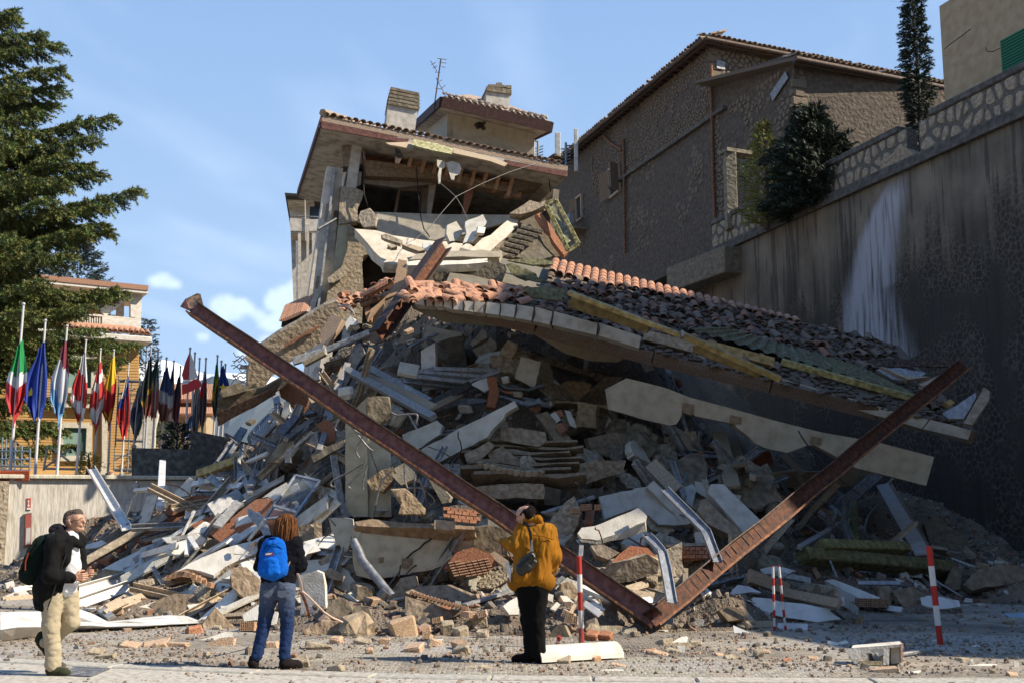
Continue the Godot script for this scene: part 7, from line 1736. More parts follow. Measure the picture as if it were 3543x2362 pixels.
	for q in [["sheet","tall white folded sheet leaning against the terrace wall",[645,35,900,465],.5,1.2,.22,.1],["sheet","bright upright white post at the terrace corner",[1155,-5,1138,325],1.2,1.2,.17,.12],["sheet","white rail between the leaning board and the post",[942,200,1180,182],1.1,1.2,.1,.1],["sheet","white box section plank pointing at the walking man's waist",[545,935,905,830],.6,.7,.3,.12],["sheet","second white plank below the first, at left",[560,1005,920,880],.6,.7,.22,.1],["wood","pale wooden plank, upper of three crossing at left",[760,1045,1092,935],.6,.7,.16,.06],["wood","pale wooden plank, middle of three crossing at left",[720,1060,1010,900],.7,.7,.14,.06],["wood","thin wooden lath, lowest of three crossing at left",[740,1070,900,990],.7,.6,.08,.05],["alu","short grey bracket on the crumpled white sheet",[720,1050,790,1105],.7,.6,.12,.06],["sheet","narrow white strip between the white plates",[1000,780,1010,650],.8,.8,.1,.05],["alu","bright strip on the larger bright white plate",[950,700,1150,560],.8,.8,.12,.05],["sheet","white bar across the smaller bright white plate",[1010,660,1260,590],.8,.8,.12,.06],["sheet","short white upright by the pink white plate",[1325,660,1340,540],.8,.8,.08,.05],["sheet","second short upright leaning by the pink white plate",[1400,610,1345,530],.8,.8,.08,.05],["alu","thin tall white rod standing right of the post",[1655,330,1710,20],.9,1.1,.06,.05],["alu","wide grey slats fallen at the terrace corner",[1500,340,1720,230],.8,.9,.3,.05],["alu","blue white strip above the orange brick face",[1540,455,1700,280],.8,.9,.16,.05],["alu","frame bar rising at the right of the corner tangle",[1700,30,1780,220],.9,.9,.1,.06],["alu","wide pale frame bar leaning right of the corner tangle",[1780,170,1860,-20],.9,.9,.16,.06],["yellow","bright yellow tube lying at the terrace corner",[1410,85,1690,-15],1.0,1.1,.18,.16],["sheet","white rafter below the yellow tube",[1370,155,1600,110],.9,.9,.12,.08],["sheet","short white upright under the yellow tube",[1432,160,1425,80],1.0,1.0,.12,.08],["sheet","long thin white sheet edge right of the leaning boards",[1400,200,1720,160],.9,.9,.16,.05],["zinc","dark rod lying under the long pale beam",[870,465,1000,380],.8,.8,.06,.05],["zinc","dark rod beside the folded sheet foot",[700,540,800,470],.6,.6,.05,.05],["alu","bright bracket above the brick rubble slabs",[1265,470,1295,405],.7,.7,.06,.05],["alu","frame side lying at the far left edge",[-20,735,165,775],.3,.3,.14,.1],["alu","second frame side lying at the far left edge",[-20,765,130,790],.3,.3,.1,.08],["wood","dark timber lying behind the backpack",[80,790,170,785],.3,.3,.18,.14],["sheet","white plank pointing out from behind the coat hem",[90,912,250,885],.3,.3,.12,.08],["wood","brown plank lying far left of the coat hem",[10,975,240,960],.3,.3,.1,.08],["sheet","thin white strip behind the walking man's hands",[560,860,760,800],.5,.6,.08,.06]]:
		bar(q[0],"fallen_bar","bar",q[1],q[2],q[3],q[4],q[5],q[6],C(.97,.97,.97),1 if q[0]=="sheet" and q[5]>.2 else 0)
	crumpled_sheet()
	for q in [[1375,1205,50,44,"brick","squat red brick block beside the crumpled white sheet"],[1100,1298,92,18,"clay","flat pale brick on the cobbles, first right of the walking man"],[1265,1300,66,20,"clay","flat pale brick on the cobbles, second right of the walking man"],[930,1305,70,14,"clay","thin pale brick on the cobbles beside the flat ones"],[690,1352,46,20,"dusty","white pebble nearest the walking man, upper"],[765,1378,60,16,"dusty","white flat pebble nearest the walking man, lower"],[1465,1378,20,22,"dusty","small pale pebble left of the woman's shoes"],[1580,1440,22,8,"clay","orange chip on the pale kerb left of the woman"],[970,945,50,50,"clay","orange plaster lump by the crossed planks"],[745,690,50,30,"brick","orange brick lump before the long pale beam, left"],[840,590,50,34,"brick","orange brick lump before the long pale beam, upper"],[620,735,70,18,"brick","row of bricks at the foot of the long pale beam"],[1545,1180,30,20,"dusty","small stone under the tilted block"]]:
		lump(q[4],"rubble_lump","rubble",q[5],q[0],q[1],q[2],q[3],.2,rng.randf_range(-.15,.15),C(1.1,1.02,.95))
func t_pipe()->void:
	var b:=mb(C(.9,.92,.96));var pts:=[]
	for q in [[868,556],[905,625],[935,700],[985,760],[1090,890],[1145,955]]: pts.append(A(q[0],q[1],17.7 - (q[1] - 556)*.0012))
	b.tube(pts,.07,8);solo("rain_pipe",b,M.zinc,"bent grey rain pipe hanging down in front of the low cream wall","pipe")
	b=mb(C(.6,.58,.56));b.tube([A(1060,960,17.0),A(1100,915,17.0)],.08,7);solo("rain_pipe",b,M.zinc,"short torn pipe end beside the bent grey rain pipe","pipe")
func rope()->void:
	var b:=mb(C(.75,.55,.45));var pts:=[]
	var a:=[[470,785,13.0],[485,830,13.3],[498,880,13.6],[500,915,13.8],[540,945,14.2],[600,1005,14.7],[660,1065,15.0],[720,1105,15.3],[790,1135,15.6]]
	for q in a: pts.append(A(q[0],q[1],q[2]))
	b.tube(pts,.014,6);solo("rope",b,M.plain,"pale pink rope sagging from behind the woman to the plaster boulder","rope")
	var t:=thing("rusty_chain","rusty chain hanging beside the large pale panel behind the woman","chain",A(550,1100,15.2))
	for i in 26:
		var k:=i/25.0
		var p:=A(492+60*k+10*sin(k*3.0),915+185*k,14.4+k*.5)
		b=mb(C(.7,.4,.35));link(b,p,.022,i % 2==0);part("link",b,M.rust,t)
func link(b: MB,p: Vector3,r: float,flat: bool)->void:
	var pts:=[]
	for i in 9:
		var a:=TAU*i/8.0
		pts.append(p+(Vector3(cos(a)*r*.65,sin(a)*r,0) if flat else Vector3(0,sin(a)*r,cos(a)*r*.65)))
	b.tube(pts,r*.2,4)
func crumpled_sheet()->void:
	var xs:=[-60,0,120,260,400,560,660,760,900,1050,1200,1330,1410]
	var rowsy:=[[1060,1064,1060,1060,1052,1042,1078,1130,1118,1098,1085,1092,1110],[1085,1088,1092,1105,1110,1098,1112,1136,1128,1116,1112,1112,1122],[1120,1125,1122,1135,1150,1130,1134,1142,1140,1136,1134,1130,1132],[1190,1190,1172,1170,1180,1160,1160,1168,1164,1160,1152,1146,1142],[1262,1285,1268,1252,1225,1205,1202,1198,1192,1182,1170,1160,1150]]
	var dz:=[.75,.35,.3,-.12,.18]
	var b:=mb(C(1,1,1.02))
	var P:=func(r: int,i: int)->Vector3:
		var q:=fp(xs[i],rowsy[r][i]);var low:=fp(xs[i],rowsy[4][i]);var g:=ground(low.x,low.y)
		return at(q.x,q.y,-g.z+dz[r]+.06*sin(i*2.1+r*1.7))
	for r in 4:
		for i in xs.size() - 1:
			for k in 2:
				var a: Vector3=P.call(r,i);var c: Vector3=P.call(r,i+1);var d: Vector3=P.call(r+1,i+1);var e: Vector3=P.call(r+1,i)
				var th:=Vector3(0,0,-.012)*k
				if k==0: b.quad(e,d,c,a)
				else: b.quad(a+th,c+th,d+th,e+th)
	solo("crumpled_sheet",b,M.sheet,"long crumpled white metal sheet lying on the cobbles behind the walking man's legs","metal sheet")
func right_pieces()->void:
	zf(1600,1600,2.058)
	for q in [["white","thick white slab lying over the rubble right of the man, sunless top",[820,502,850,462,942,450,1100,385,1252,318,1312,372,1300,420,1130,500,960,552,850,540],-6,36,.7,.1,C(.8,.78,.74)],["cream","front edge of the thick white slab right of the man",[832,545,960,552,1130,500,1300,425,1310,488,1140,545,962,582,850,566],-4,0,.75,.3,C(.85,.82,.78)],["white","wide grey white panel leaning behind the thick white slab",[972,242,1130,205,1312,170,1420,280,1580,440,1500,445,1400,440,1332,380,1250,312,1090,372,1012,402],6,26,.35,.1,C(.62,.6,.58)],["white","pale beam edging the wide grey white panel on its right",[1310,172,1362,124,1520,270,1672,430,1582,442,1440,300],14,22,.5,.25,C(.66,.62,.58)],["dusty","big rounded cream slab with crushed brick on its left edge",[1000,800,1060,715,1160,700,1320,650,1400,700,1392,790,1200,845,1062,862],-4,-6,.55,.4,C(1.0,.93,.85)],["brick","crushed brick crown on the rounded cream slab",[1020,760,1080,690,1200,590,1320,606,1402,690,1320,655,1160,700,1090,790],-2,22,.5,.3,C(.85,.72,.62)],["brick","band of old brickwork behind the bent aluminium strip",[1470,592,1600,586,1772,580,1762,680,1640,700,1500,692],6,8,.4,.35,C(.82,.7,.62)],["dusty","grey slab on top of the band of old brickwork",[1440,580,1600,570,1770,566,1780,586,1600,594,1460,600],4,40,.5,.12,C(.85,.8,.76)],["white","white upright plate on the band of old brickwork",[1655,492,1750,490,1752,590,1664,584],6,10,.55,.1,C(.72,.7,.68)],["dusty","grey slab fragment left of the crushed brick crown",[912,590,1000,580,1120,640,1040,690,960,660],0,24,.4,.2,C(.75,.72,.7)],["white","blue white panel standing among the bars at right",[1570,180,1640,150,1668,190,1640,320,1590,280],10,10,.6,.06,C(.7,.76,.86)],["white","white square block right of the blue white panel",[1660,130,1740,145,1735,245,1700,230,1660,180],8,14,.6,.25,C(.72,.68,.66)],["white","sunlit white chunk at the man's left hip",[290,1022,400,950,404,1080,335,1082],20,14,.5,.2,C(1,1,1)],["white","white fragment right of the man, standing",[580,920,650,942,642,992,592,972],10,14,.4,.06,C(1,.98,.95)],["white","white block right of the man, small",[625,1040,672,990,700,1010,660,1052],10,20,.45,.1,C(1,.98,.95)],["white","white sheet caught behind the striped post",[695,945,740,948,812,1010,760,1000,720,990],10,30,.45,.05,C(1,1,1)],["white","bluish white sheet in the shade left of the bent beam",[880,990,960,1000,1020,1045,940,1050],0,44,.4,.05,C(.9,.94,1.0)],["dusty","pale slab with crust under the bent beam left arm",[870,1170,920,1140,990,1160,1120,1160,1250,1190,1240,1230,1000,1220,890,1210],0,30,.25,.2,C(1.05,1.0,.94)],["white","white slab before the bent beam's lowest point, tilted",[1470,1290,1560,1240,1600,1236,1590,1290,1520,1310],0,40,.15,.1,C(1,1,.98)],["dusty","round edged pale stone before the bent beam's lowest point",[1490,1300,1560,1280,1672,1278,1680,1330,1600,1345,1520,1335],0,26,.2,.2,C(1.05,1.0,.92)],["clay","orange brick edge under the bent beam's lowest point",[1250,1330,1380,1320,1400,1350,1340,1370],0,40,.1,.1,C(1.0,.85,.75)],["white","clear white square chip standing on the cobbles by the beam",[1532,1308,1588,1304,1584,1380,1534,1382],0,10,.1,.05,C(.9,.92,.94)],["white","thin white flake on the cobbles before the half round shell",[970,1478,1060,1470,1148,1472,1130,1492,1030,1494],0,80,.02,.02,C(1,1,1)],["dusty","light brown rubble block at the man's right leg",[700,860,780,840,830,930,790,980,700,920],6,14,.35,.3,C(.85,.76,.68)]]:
		pl(q[0],"rubble_plate","slab fragment",q[1],q[2],q[3],q[4],q[5],q[6],.025,q[7])
	var br:=thing("brick_band","courses of bricks facing out of the band of old brickwork","brickwork",at(1600+1620/2.058,1600+640/2.058,18.2))
	var ba:=at(1600+1620/2.058,1600+635/2.058,hd(1600+1620/2.058,1600+635/2.058) - .46)
	for r in 3:
		for c in 6:
			var x:=1480.0+c*46+(20 if r % 2 else 0);var y:=600.0+r*28
			slabpart("brick",[x,y,x+42,y - 1,x+41,y+23,x+1,y+24],ba,N(6,8),.1,M.brick,br,.008,tone(.25,.06))
	for q in [[768,1105,56,70,4,5,-.25],[806,1120,44,56,3,4,-.1],[745,1080,60,50,4,4,-.4]]:
		blockwork("pale hollow block with square holes behind the striped post",q[0],q[1],q[2],q[3],q[4],q[5],-10,5,q[6],.5,C(1.25,1.1,.95))
		get_child(get_child_count() - 1).set_meta("group","pale hollow blocks behind the post")
	for q in [[880,320,80,40,6,3],[960,320,40,36,3,3],[800,345,60,34,4,3]]:
		blockwork("grey hollow block in the dark gap above the thick white slab",q[0],q[1],q[2],q[3],q[4],q[5],0,5,.05,.25,C(.75,.65,.58))
		get_child(get_child_count() - 1).set_meta("group","hollow blocks in the dark gap")
	var b:=mb(C(.8,.84,.92));var cs:=PackedVector2Array([Vector2(-.075,-.015),Vector2(.075,-.015),Vector2(.075,.035),Vector2(.064,.035),Vector2(.064,-.005),Vector2(-.064,-.005),Vector2(-.064,.035),Vector2(-.075,.035)])
	b.sweep(cs,[A(1312,518,17.3),A(1345,548,17.15),A(1402,612,16.8),A(1422,640,16.6),A(1450,760,16.3),A(1490,995,15.8)],Vector3(.2,.3,1).normalized());solo("aluminium_strip",b,M.alu,"wide bent bluish aluminium strip hanging above the bent beam's lowest point","metal strip")
	b=mb(C(.68,.72,.8));b.sweep(cs,[A(1440,190,18.2),A(1600,350,17.8),A(1735,490,17.3),A(1768,580,17.1),A(1815,705,16.8)],Vector3(.2,.3,1).normalized());solo("aluminium_strip",b,M.alu,"long bent aluminium strip running down to the right arm of the bent beam","metal strip")
	for q in [["wood","weathered pale board beside the long bent aluminium strip",[1340,5,1530,200],.5,.55,.26,.06,C(.75,.75,.75)],["alu","thin silver rod, left of three standing at right",[1480,-10,1580,260],.8,.8,.06,.05,C(1,1,1)],["alu","thin silver rod, middle of three standing at right",[1510,-10,1590,240],.85,.85,.05,.05,C(1,1,1)],["zinc","thin dark rod, right of three standing at right",[1570,150,1605,70],.8,.8,.04,.04,C(1,1,1)],["wood","pale plank lying in the shade inside the bent beam, upper",[1170,905,1320,862],.5,.5,.12,.04,C(1.1,1.1,1.1)],["wood","pale plank lying in the shade inside the bent beam, lower",[1140,925,1435,968],.6,.6,.13,.05,C(1.4,1.4,1.4)],["sheet","bluish strip under the lower pale plank",[1220,992,1400,972],.5,.5,.1,.04,C(.85,.9,1)],["sheet","pair of white skirting strips left of the bent beam",[868,1002,980,1082],.6,.5,.09,.04,C(1,1,1)],["wood","dark stick leaning inside the bent beam at right",[1590,760,1585,900],.5,.5,.08,.06,C(.6,.6,.6)],["wood","slim wooden post against the sunlit hollow blocks",[745,1120,800,1015],.55,.55,.05,.05,C(.9,.85,.8)],["wood","grey plank slanting left of the man's jacket",[125,592,310,725],.7,.5,.12,.06,C(.85,.8,.78)],["alu","grey conduit upright behind the striped post",[840,680,850,560],.5,.5,.07,.06,C(.8,.8,.8)],["zinc","dark bar left of the striped post foot",[660,870,715,820],.5,.5,.06,.05,C(.7,.7,.7)]]:
		bar(q[0],"fallen_bar","bar",q[1],q[2],q[3],q[4],q[5],q[6],q[7])
	zf(2400,1500,1.819)
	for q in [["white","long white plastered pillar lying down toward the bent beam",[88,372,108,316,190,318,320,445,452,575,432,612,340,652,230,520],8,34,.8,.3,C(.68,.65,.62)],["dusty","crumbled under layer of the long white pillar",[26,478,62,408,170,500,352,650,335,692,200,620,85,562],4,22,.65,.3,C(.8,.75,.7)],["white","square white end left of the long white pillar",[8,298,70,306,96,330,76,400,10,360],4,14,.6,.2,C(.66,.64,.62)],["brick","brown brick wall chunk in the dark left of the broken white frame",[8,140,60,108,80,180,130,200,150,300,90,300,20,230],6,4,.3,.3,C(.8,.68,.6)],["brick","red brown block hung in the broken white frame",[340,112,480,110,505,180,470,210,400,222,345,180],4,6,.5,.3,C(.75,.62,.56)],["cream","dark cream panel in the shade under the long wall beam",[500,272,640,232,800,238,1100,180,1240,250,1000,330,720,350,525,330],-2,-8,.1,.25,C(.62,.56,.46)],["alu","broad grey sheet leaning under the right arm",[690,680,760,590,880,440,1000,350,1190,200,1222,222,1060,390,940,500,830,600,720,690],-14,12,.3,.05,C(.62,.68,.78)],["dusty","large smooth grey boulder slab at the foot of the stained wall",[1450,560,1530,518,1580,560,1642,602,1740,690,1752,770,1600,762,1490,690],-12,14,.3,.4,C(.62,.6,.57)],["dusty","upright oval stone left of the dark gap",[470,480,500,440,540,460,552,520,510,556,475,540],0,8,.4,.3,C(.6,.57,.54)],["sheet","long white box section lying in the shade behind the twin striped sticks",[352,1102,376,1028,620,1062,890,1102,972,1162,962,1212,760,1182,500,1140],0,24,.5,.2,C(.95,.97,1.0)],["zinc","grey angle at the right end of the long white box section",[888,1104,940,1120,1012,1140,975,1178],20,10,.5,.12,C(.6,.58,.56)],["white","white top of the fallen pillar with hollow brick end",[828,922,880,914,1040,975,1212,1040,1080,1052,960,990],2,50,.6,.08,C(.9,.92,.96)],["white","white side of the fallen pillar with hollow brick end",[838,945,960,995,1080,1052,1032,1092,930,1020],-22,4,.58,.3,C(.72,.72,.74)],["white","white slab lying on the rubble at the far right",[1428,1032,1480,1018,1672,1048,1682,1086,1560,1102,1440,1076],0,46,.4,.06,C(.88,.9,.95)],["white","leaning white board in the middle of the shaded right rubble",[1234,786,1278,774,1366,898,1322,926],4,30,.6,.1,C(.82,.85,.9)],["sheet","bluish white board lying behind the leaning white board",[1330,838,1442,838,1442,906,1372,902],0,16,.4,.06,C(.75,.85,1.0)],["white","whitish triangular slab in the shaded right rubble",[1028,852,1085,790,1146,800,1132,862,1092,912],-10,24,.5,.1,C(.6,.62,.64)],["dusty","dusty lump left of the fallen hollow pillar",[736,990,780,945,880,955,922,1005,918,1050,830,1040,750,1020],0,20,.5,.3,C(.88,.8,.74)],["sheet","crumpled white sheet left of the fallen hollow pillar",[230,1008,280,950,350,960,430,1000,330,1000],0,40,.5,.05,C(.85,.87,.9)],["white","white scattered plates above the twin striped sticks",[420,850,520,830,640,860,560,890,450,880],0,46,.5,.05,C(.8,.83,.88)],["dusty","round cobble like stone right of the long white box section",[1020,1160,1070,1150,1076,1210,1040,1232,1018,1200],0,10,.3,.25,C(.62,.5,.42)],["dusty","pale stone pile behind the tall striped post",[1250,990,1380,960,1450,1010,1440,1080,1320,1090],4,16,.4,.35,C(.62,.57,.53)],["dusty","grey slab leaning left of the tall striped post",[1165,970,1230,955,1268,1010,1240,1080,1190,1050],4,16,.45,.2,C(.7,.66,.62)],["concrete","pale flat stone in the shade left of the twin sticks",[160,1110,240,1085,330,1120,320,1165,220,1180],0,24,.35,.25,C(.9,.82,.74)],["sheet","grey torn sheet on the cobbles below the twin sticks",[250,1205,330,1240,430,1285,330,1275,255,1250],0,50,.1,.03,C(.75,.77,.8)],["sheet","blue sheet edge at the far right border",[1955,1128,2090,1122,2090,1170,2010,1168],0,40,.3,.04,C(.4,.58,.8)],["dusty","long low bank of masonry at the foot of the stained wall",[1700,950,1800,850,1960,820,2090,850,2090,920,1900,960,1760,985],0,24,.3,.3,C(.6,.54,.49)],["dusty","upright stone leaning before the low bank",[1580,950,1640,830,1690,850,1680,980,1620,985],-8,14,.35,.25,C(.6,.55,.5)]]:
		pl(q[0],"right_slab","slab fragment",q[1],q[2],q[3],q[4],q[5],q[6],.025,q[7])
	for q in [[1072,1062,76,52,5,4],[1162,1064,92,52,6,4]]:
		blockwork("hollow brick end of the fallen white pillar",q[0],q[1],q[2],q[3],q[4],q[5],4,4,-.02,.75,C(.85,.7,.6))
		get_child(get_child_count() - 1).set_meta("group","hollow ends of the fallen white pillar")
	for q in [["wood","tall board hanging in the dark under the wall beam, left",[160,-10,245,335],.7,.7,.3,.06,C(.75,.75,.72)],["wood","tall board hanging in the dark under the wall beam, right",[230,-10,290,200],.7,.7,.26,.06,C(.6,.58,.54)],["wood","white window frame side hanging under the wall beam",[300,20,375,278],.8,.8,.12,.08,C(1.0,1.0,1.0)],["wood","white window frame foot under the wall beam",[372,278,640,238],.8,.8,.12,.1,C(1.1,1.1,1.12)],["wood","splintered white frame side torn from its corner",[560,130,690,260],.8,.8,.18,.06,C(1.2,1.2,1.22)],["wood","splinter hanging from the torn white frame side",[655,240,708,375],.82,.82,.1,.04,C(1.3,1.3,1.3)],["wood","second splinter beside the first",[640,230,680,320],.82,.82,.08,.04,C(1.1,1.1,1.1)],["alu","white lower side of the triangular frame under the right arm",[668,716,962,545],.6,.6,.1,.08,C(1.1,1.12,1.15)],["alu","blue white upper side of the triangular frame under the right arm",[866,458,958,542],.6,.6,.1,.08,C(.8,.95,1.2)],["alu","wide silver frame length behind the right arm",[1000,400,1215,205],.5,.5,.3,.1,C(.75,.77,.8)],["lichen","green post standing in the dark gap under the right arm",[1008,430,1018,690],.4,.4,.16,.14,C(.5,.5,.36)],["sheet","long white board leaning in the gap, left of two",[1190,325,1442,752],.5,.6,.3,.08,C(.7,.7,.72)],["wood","long brown board leaning in the gap, right of two",[1240,318,1500,760],.4,.5,.1,.08,C(.7,.66,.62)],["wood","grey strip crossing the tops of the leaning boards",[1185,350,1268,270],.5,.5,.06,.05,C(.9,.9,.9)],["lichen","yellowish beam lying level behind the gap, upper",[800,706,1335,722],.5,.5,.2,.22,C(.62,.58,.42)],["lichen","yellowish beam lying level behind the gap, lower",[690,768,1610,852],.35,.35,.24,.3,C(.42,.38,.28)],["alu","thin silver strip on the shaded right rubble",[510,880,735,925],.6,.6,.1,.05,C(1,1.05,1.15)],["wood","dark plank lying from the right arm to the twin sticks",[350,895,600,985],.6,.6,.22,.08,C(.8,.75,.68)],["wood","dark plank continuing behind the twin sticks",[560,1000,920,1075],.6,.6,.16,.08,C(.85,.8,.74)],["alu","curved thin strip before the leaning white board",[1035,938,1300,940],.6,.6,.07,.04,C(.8,.82,.9)],["alu","thin strip running down to the tall striped post",[1300,940,1485,985],.6,.6,.07,.04,C(.8,.82,.9)],["sheet","short pair of white strips right of the hollow pillar",[1190,1092,1310,1110],.4,.4,.1,.04,C(.9,.92,.95)],["sheet","white strip before the hollow pillar",[940,1055,1030,1120],.6,.5,.14,.05,C(.75,.77,.8)],["wood","brown plank foot left of the twin sticks",[330,1208,500,1202],.2,.2,.12,.06,C(.9,.85,.8)],["sheet","white strip right of the twin sticks",[530,1222,720,1228],.15,.15,.14,.04,C(.85,.88,.95)],["alu","long thin rod lying toward the stained wall",[1450,880,1700,1030],.4,.3,.03,.03,C(.8,.78,.76)]]:
		bar(q[0],"fallen_bar","bar",q[1],q[2],q[3],q[4],q[5],q[6],q[7])
	wire("white hooked tube hanging in the gap under the right arm",[[1165,450],[1130,480],[1100,520],[1085,565],[1076,612]],.5,.03,"alu","hooked_tube","tube")
	wire("thin dark cable down the cream wall beam to the right arm",[[660,-20],[715,65],[860,225],[980,330],[1080,405]],.6,.014,"dark","cable","cable",Color.WHITE,20.4)
	wire("rod standing from the shaded rubble right of the triangular slab",[[860,800],[885,860],[905,905]],.5,.025,"zinc","reinforcing_bar","rebar")
func front_pieces()->void:
	zf(1600,1600,2.058)
	var g0:=ground(fp(735,1425).x,fp(735,1425).y);var g1:=ground(fp(1148,1398).x,fp(1148,1398).y)
	var b:=mb(C(1,.99,.97));var pr:=PackedVector2Array()
	for i in 11:
		var a:=PI*(.02+.96*i/10.0);pr.append(Vector2(cos(a)*.2,sin(a)*.17))
	for i in 11:
		var a:=PI*(.98 - .96*i/10.0);pr.append(Vector2(cos(a)*.18,sin(a)*.15))
	var sd:=(g1 - g0).normalized().cross(UP)*-.18
	b.sweep(pr,[g0+sd+UP*.01 - (g1 - g0).normalized()*.3,g1+sd+UP*.01],UP);solo("half_round_shell",b,M.white,"half round white shell lying on the cobbles in front of the striped post","shell")
	lump("dusty","cut_stone","stone","square cut pale stone at the left end of the white shell",722,1424,46,40,.1,.04,C(1.15,1.08,.98),.04,.12)
	lump("clay","brown_lump","rubble","brown crumb leaning on the square cut stone",782,1412,28,32,.05,.3,C(.9,.75,.62))
	lump("clay","brown_lump","rubble","orange crumb on the front edge of the white shell",955,1398,34,16,.25,.1,C(1.0,.85,.7))
	pl("concrete","dark_wedge","stone","dark pointed wedge of stone behind the striped stub",[606,1252,650,1180,692,1148,726,1156,760,1230,786,1285,740,1302,650,1285],10,18,.3,.4,.03,C(.26,.25,.24))
	pl("dusty","pale_wedge","stone","lit pale side of the dark pointed wedge",[726,1156,745,1160,800,1270,786,1290,760,1232],50,14,.3,.2,.02,C(.9,.85,.78))
	lump("brick","banded_brick","brickwork","squat brown brick lump with pale band right of the striped post",925,1248,46,42,.3,.05,C(.95,.85,.75),.06,.2)
	lump("brick","banded_brick","brickwork","second half of the squat brown brick lump",1022,1250,44,40,.3,.05,C(.85,.75,.66),.06,.2)
	for q in [[170,1462,46,14,"pale chip pair on the cobbles left of the man's shadow, left"],[60,1466,40,14,"pale chip pair on the cobbles far left of the man"],[375,1406,22,12,"orange chip behind the man's heel"],[660,1475,24,18,"white pebble before the square cut stone"],[1110,1446,44,12,"brown brick chip on the cobbles right of the shell"],[1640,1362,48,14,"orange brick bar by the white square chip"],[1490,1350,44,26,"round pale pebble by the white square chip"],[1410,1365,50,16,"flat orange brick before the beam's lowest point"],[1440,1290,50,36,"brown lump touching the beam's lowest point"],[1200,1225,50,36,"crumbled lump inside the beam's left arm"],[930,1310,30,20,"little stone under the banded brick lump"],[545,1414,26,10,"chip right under the man's toe"],[1150,1345,40,16,"brown shard right end of the shell"]]:
		lump("clay" if "orange" in q[4] or "brick" in q[4] else "dusty","rubble_lump","rubble",q[4],q[0],q[1],q[2],q[3],.05,rng.randf_range(-.2,.2),C(1.1,1.02,.95))
	zf(2400,1500,1.819)
	for q in [[405,1405,27,46,"dusty","upright rounded stone standing alone on the sunlit cobbles"],[455,1385,26,26,"clay","brick shard behind the upright rounded stone"],[1215,1497,76,26,"clay","long tan stone in front of the broken white box"],[750,1420,32,14,"clay","orange brick end on the sunlit cobbles"],[230,1415,44,18,"dusty","white angular chip on the sunlit cobbles"],[300,1362,26,8,"clay","thin orange chip on the sunlit cobbles"],[585,1432,28,14,"brick","brown shard on the sunlit cobbles"],[160,1395,26,12,"clay","orange shard beside the shadow edge"],[15,1335,36,28,"dusty","white lump at the right of the beam's lowest point"],[700,1292,42,16,"dusty","tan stone on the shaded cobbles below the twin sticks"],[1705,1428,38,16,"dusty","tan flat stone right of the broken white box"],[2010,1528,32,18,"clay","brown stone at the right border of the cobbles"],[1885,1505,18,22,"dusty","small cone of pale stone at the right"],[980,1470,14,16,"clay","crumb before the broken white box"],[455,1452,18,14,"dusty","white crumb under the upright rounded stone"],[880,1330,36,10,"white","white chip in the shade left of the broken white box"],[945,1322,26,12,"white","white scrap in the shade behind the broken white box"],[1365,1335,26,12,"dusty","grey stone right behind the broken white box"]]:
		lump(q[4],"rubble_lump","rubble",q[5],q[0],q[1],q[2],q[3],.03,rng.randf_range(-.12,.12),C(1.05,1.0,.93))
	for q in [["white sheet of card lying on the sunlit cobbles, lower",[1288,1506,1432,1488,1402,1526]],["long white flake lying on the sunlit cobbles at right",[1728,1458,1820,1446,1914,1450,1860,1470,1770,1472]],["grey flake lying on the shaded cobbles",[1730,1340,1780,1328,1830,1340,1780,1348]]]:
		pl("white","flat_flake","flake",q[0],q[1],0,82,.03,.02,.008,C(1,1,.98))
	var d:=-ground(fp(1000,1458).x,fp(1000,1458).y).z
	var t:=thing("broken_white_box","broken white cabinet with an arched hole lying on the sunlit cobbles at right","cabinet",A(1130,1456,d))
	var an:=A(1100,1400,d);var nn:=N(-8,6)
	var wt:=C(.98,.96,.93)
	slabpart("front_left",[952,1350,1062,1352,1052,1400,1044,1448,1015,1448],an,nn,.05,M.white,t,.0,wt)
	slabpart("front_top",[1058,1350,1200,1346,1196,1390,1168,1402,1150,1384,1120,1358,1080,1360,1060,1380],an,nn,.05,M.white,t,.0,wt)
	slabpart("front_right",[1198,1344,1236,1340,1232,1456,1196,1456],an+nn*.01,nn,.35,M.white,t,.0,wt)
	slabpart("side_panel",[1244,1336,1310,1328,1310,1440,1244,1450],an - nn*.05,nn,.5,M.white,t,.0,wt)
	slabpart("side_edge",[1306,1322,1324,1320,1322,1436,1308,1440],an+nn*.03,nn,.5,M.clay,t,.0,C(1.2,1.1,1.05))
	slabpart("back_panel",[985,1356,1200,1350,1196,1440,1020,1444],an - nn*.5,nn,.03,M.white,t,.0,wt)
	var lid:=poly([998,1350,1320,1324],an+nn*.02,nn)
	b=mb(wt);b.prism(PackedVector3Array([lid[0] - Vector3(0,0,.02),lid[1],lid[1] - Vector3(-.06,.0,.3),lid[0]+Vector3(.1,.0,-.3)]),UP,.03);part("lid",b,M.white,t)
	slabpart("wooden_base",[1046,1432,1190,1430,1192,1456,1050,1454],an+nn*.02,nn,.3,M.wood,t,.0,C(1.1,1.0,.85))
	slabpart("pipe_stub",[1104,1380,1128,1384,1128,1424,1110,1424],an - nn*.2,nn,.1,M.zinc,t)
func frag_mesh(kind: int,sd: int)->MB:
	var b:=mb();var r:=RandomNumberGenerator.new();r.seed=sd;b.rg=r
	match kind:
		0: b.box(Transform3D(),Vector3(1,r.randf_range(.45,.8),r.randf_range(.6,.95)),.16,.17)
		1: b.box(Transform3D(),Vector3(1,.42,.5),.05,.07)
		2: b.box(Transform3D(),Vector3(1,r.randf_range(.1,.18),r.randf_range(.6,.9)),.05,.14)
		3: b.box(Transform3D(),Vector3(1,.05,r.randf_range(.06,.12)),.01,.04)
	return b
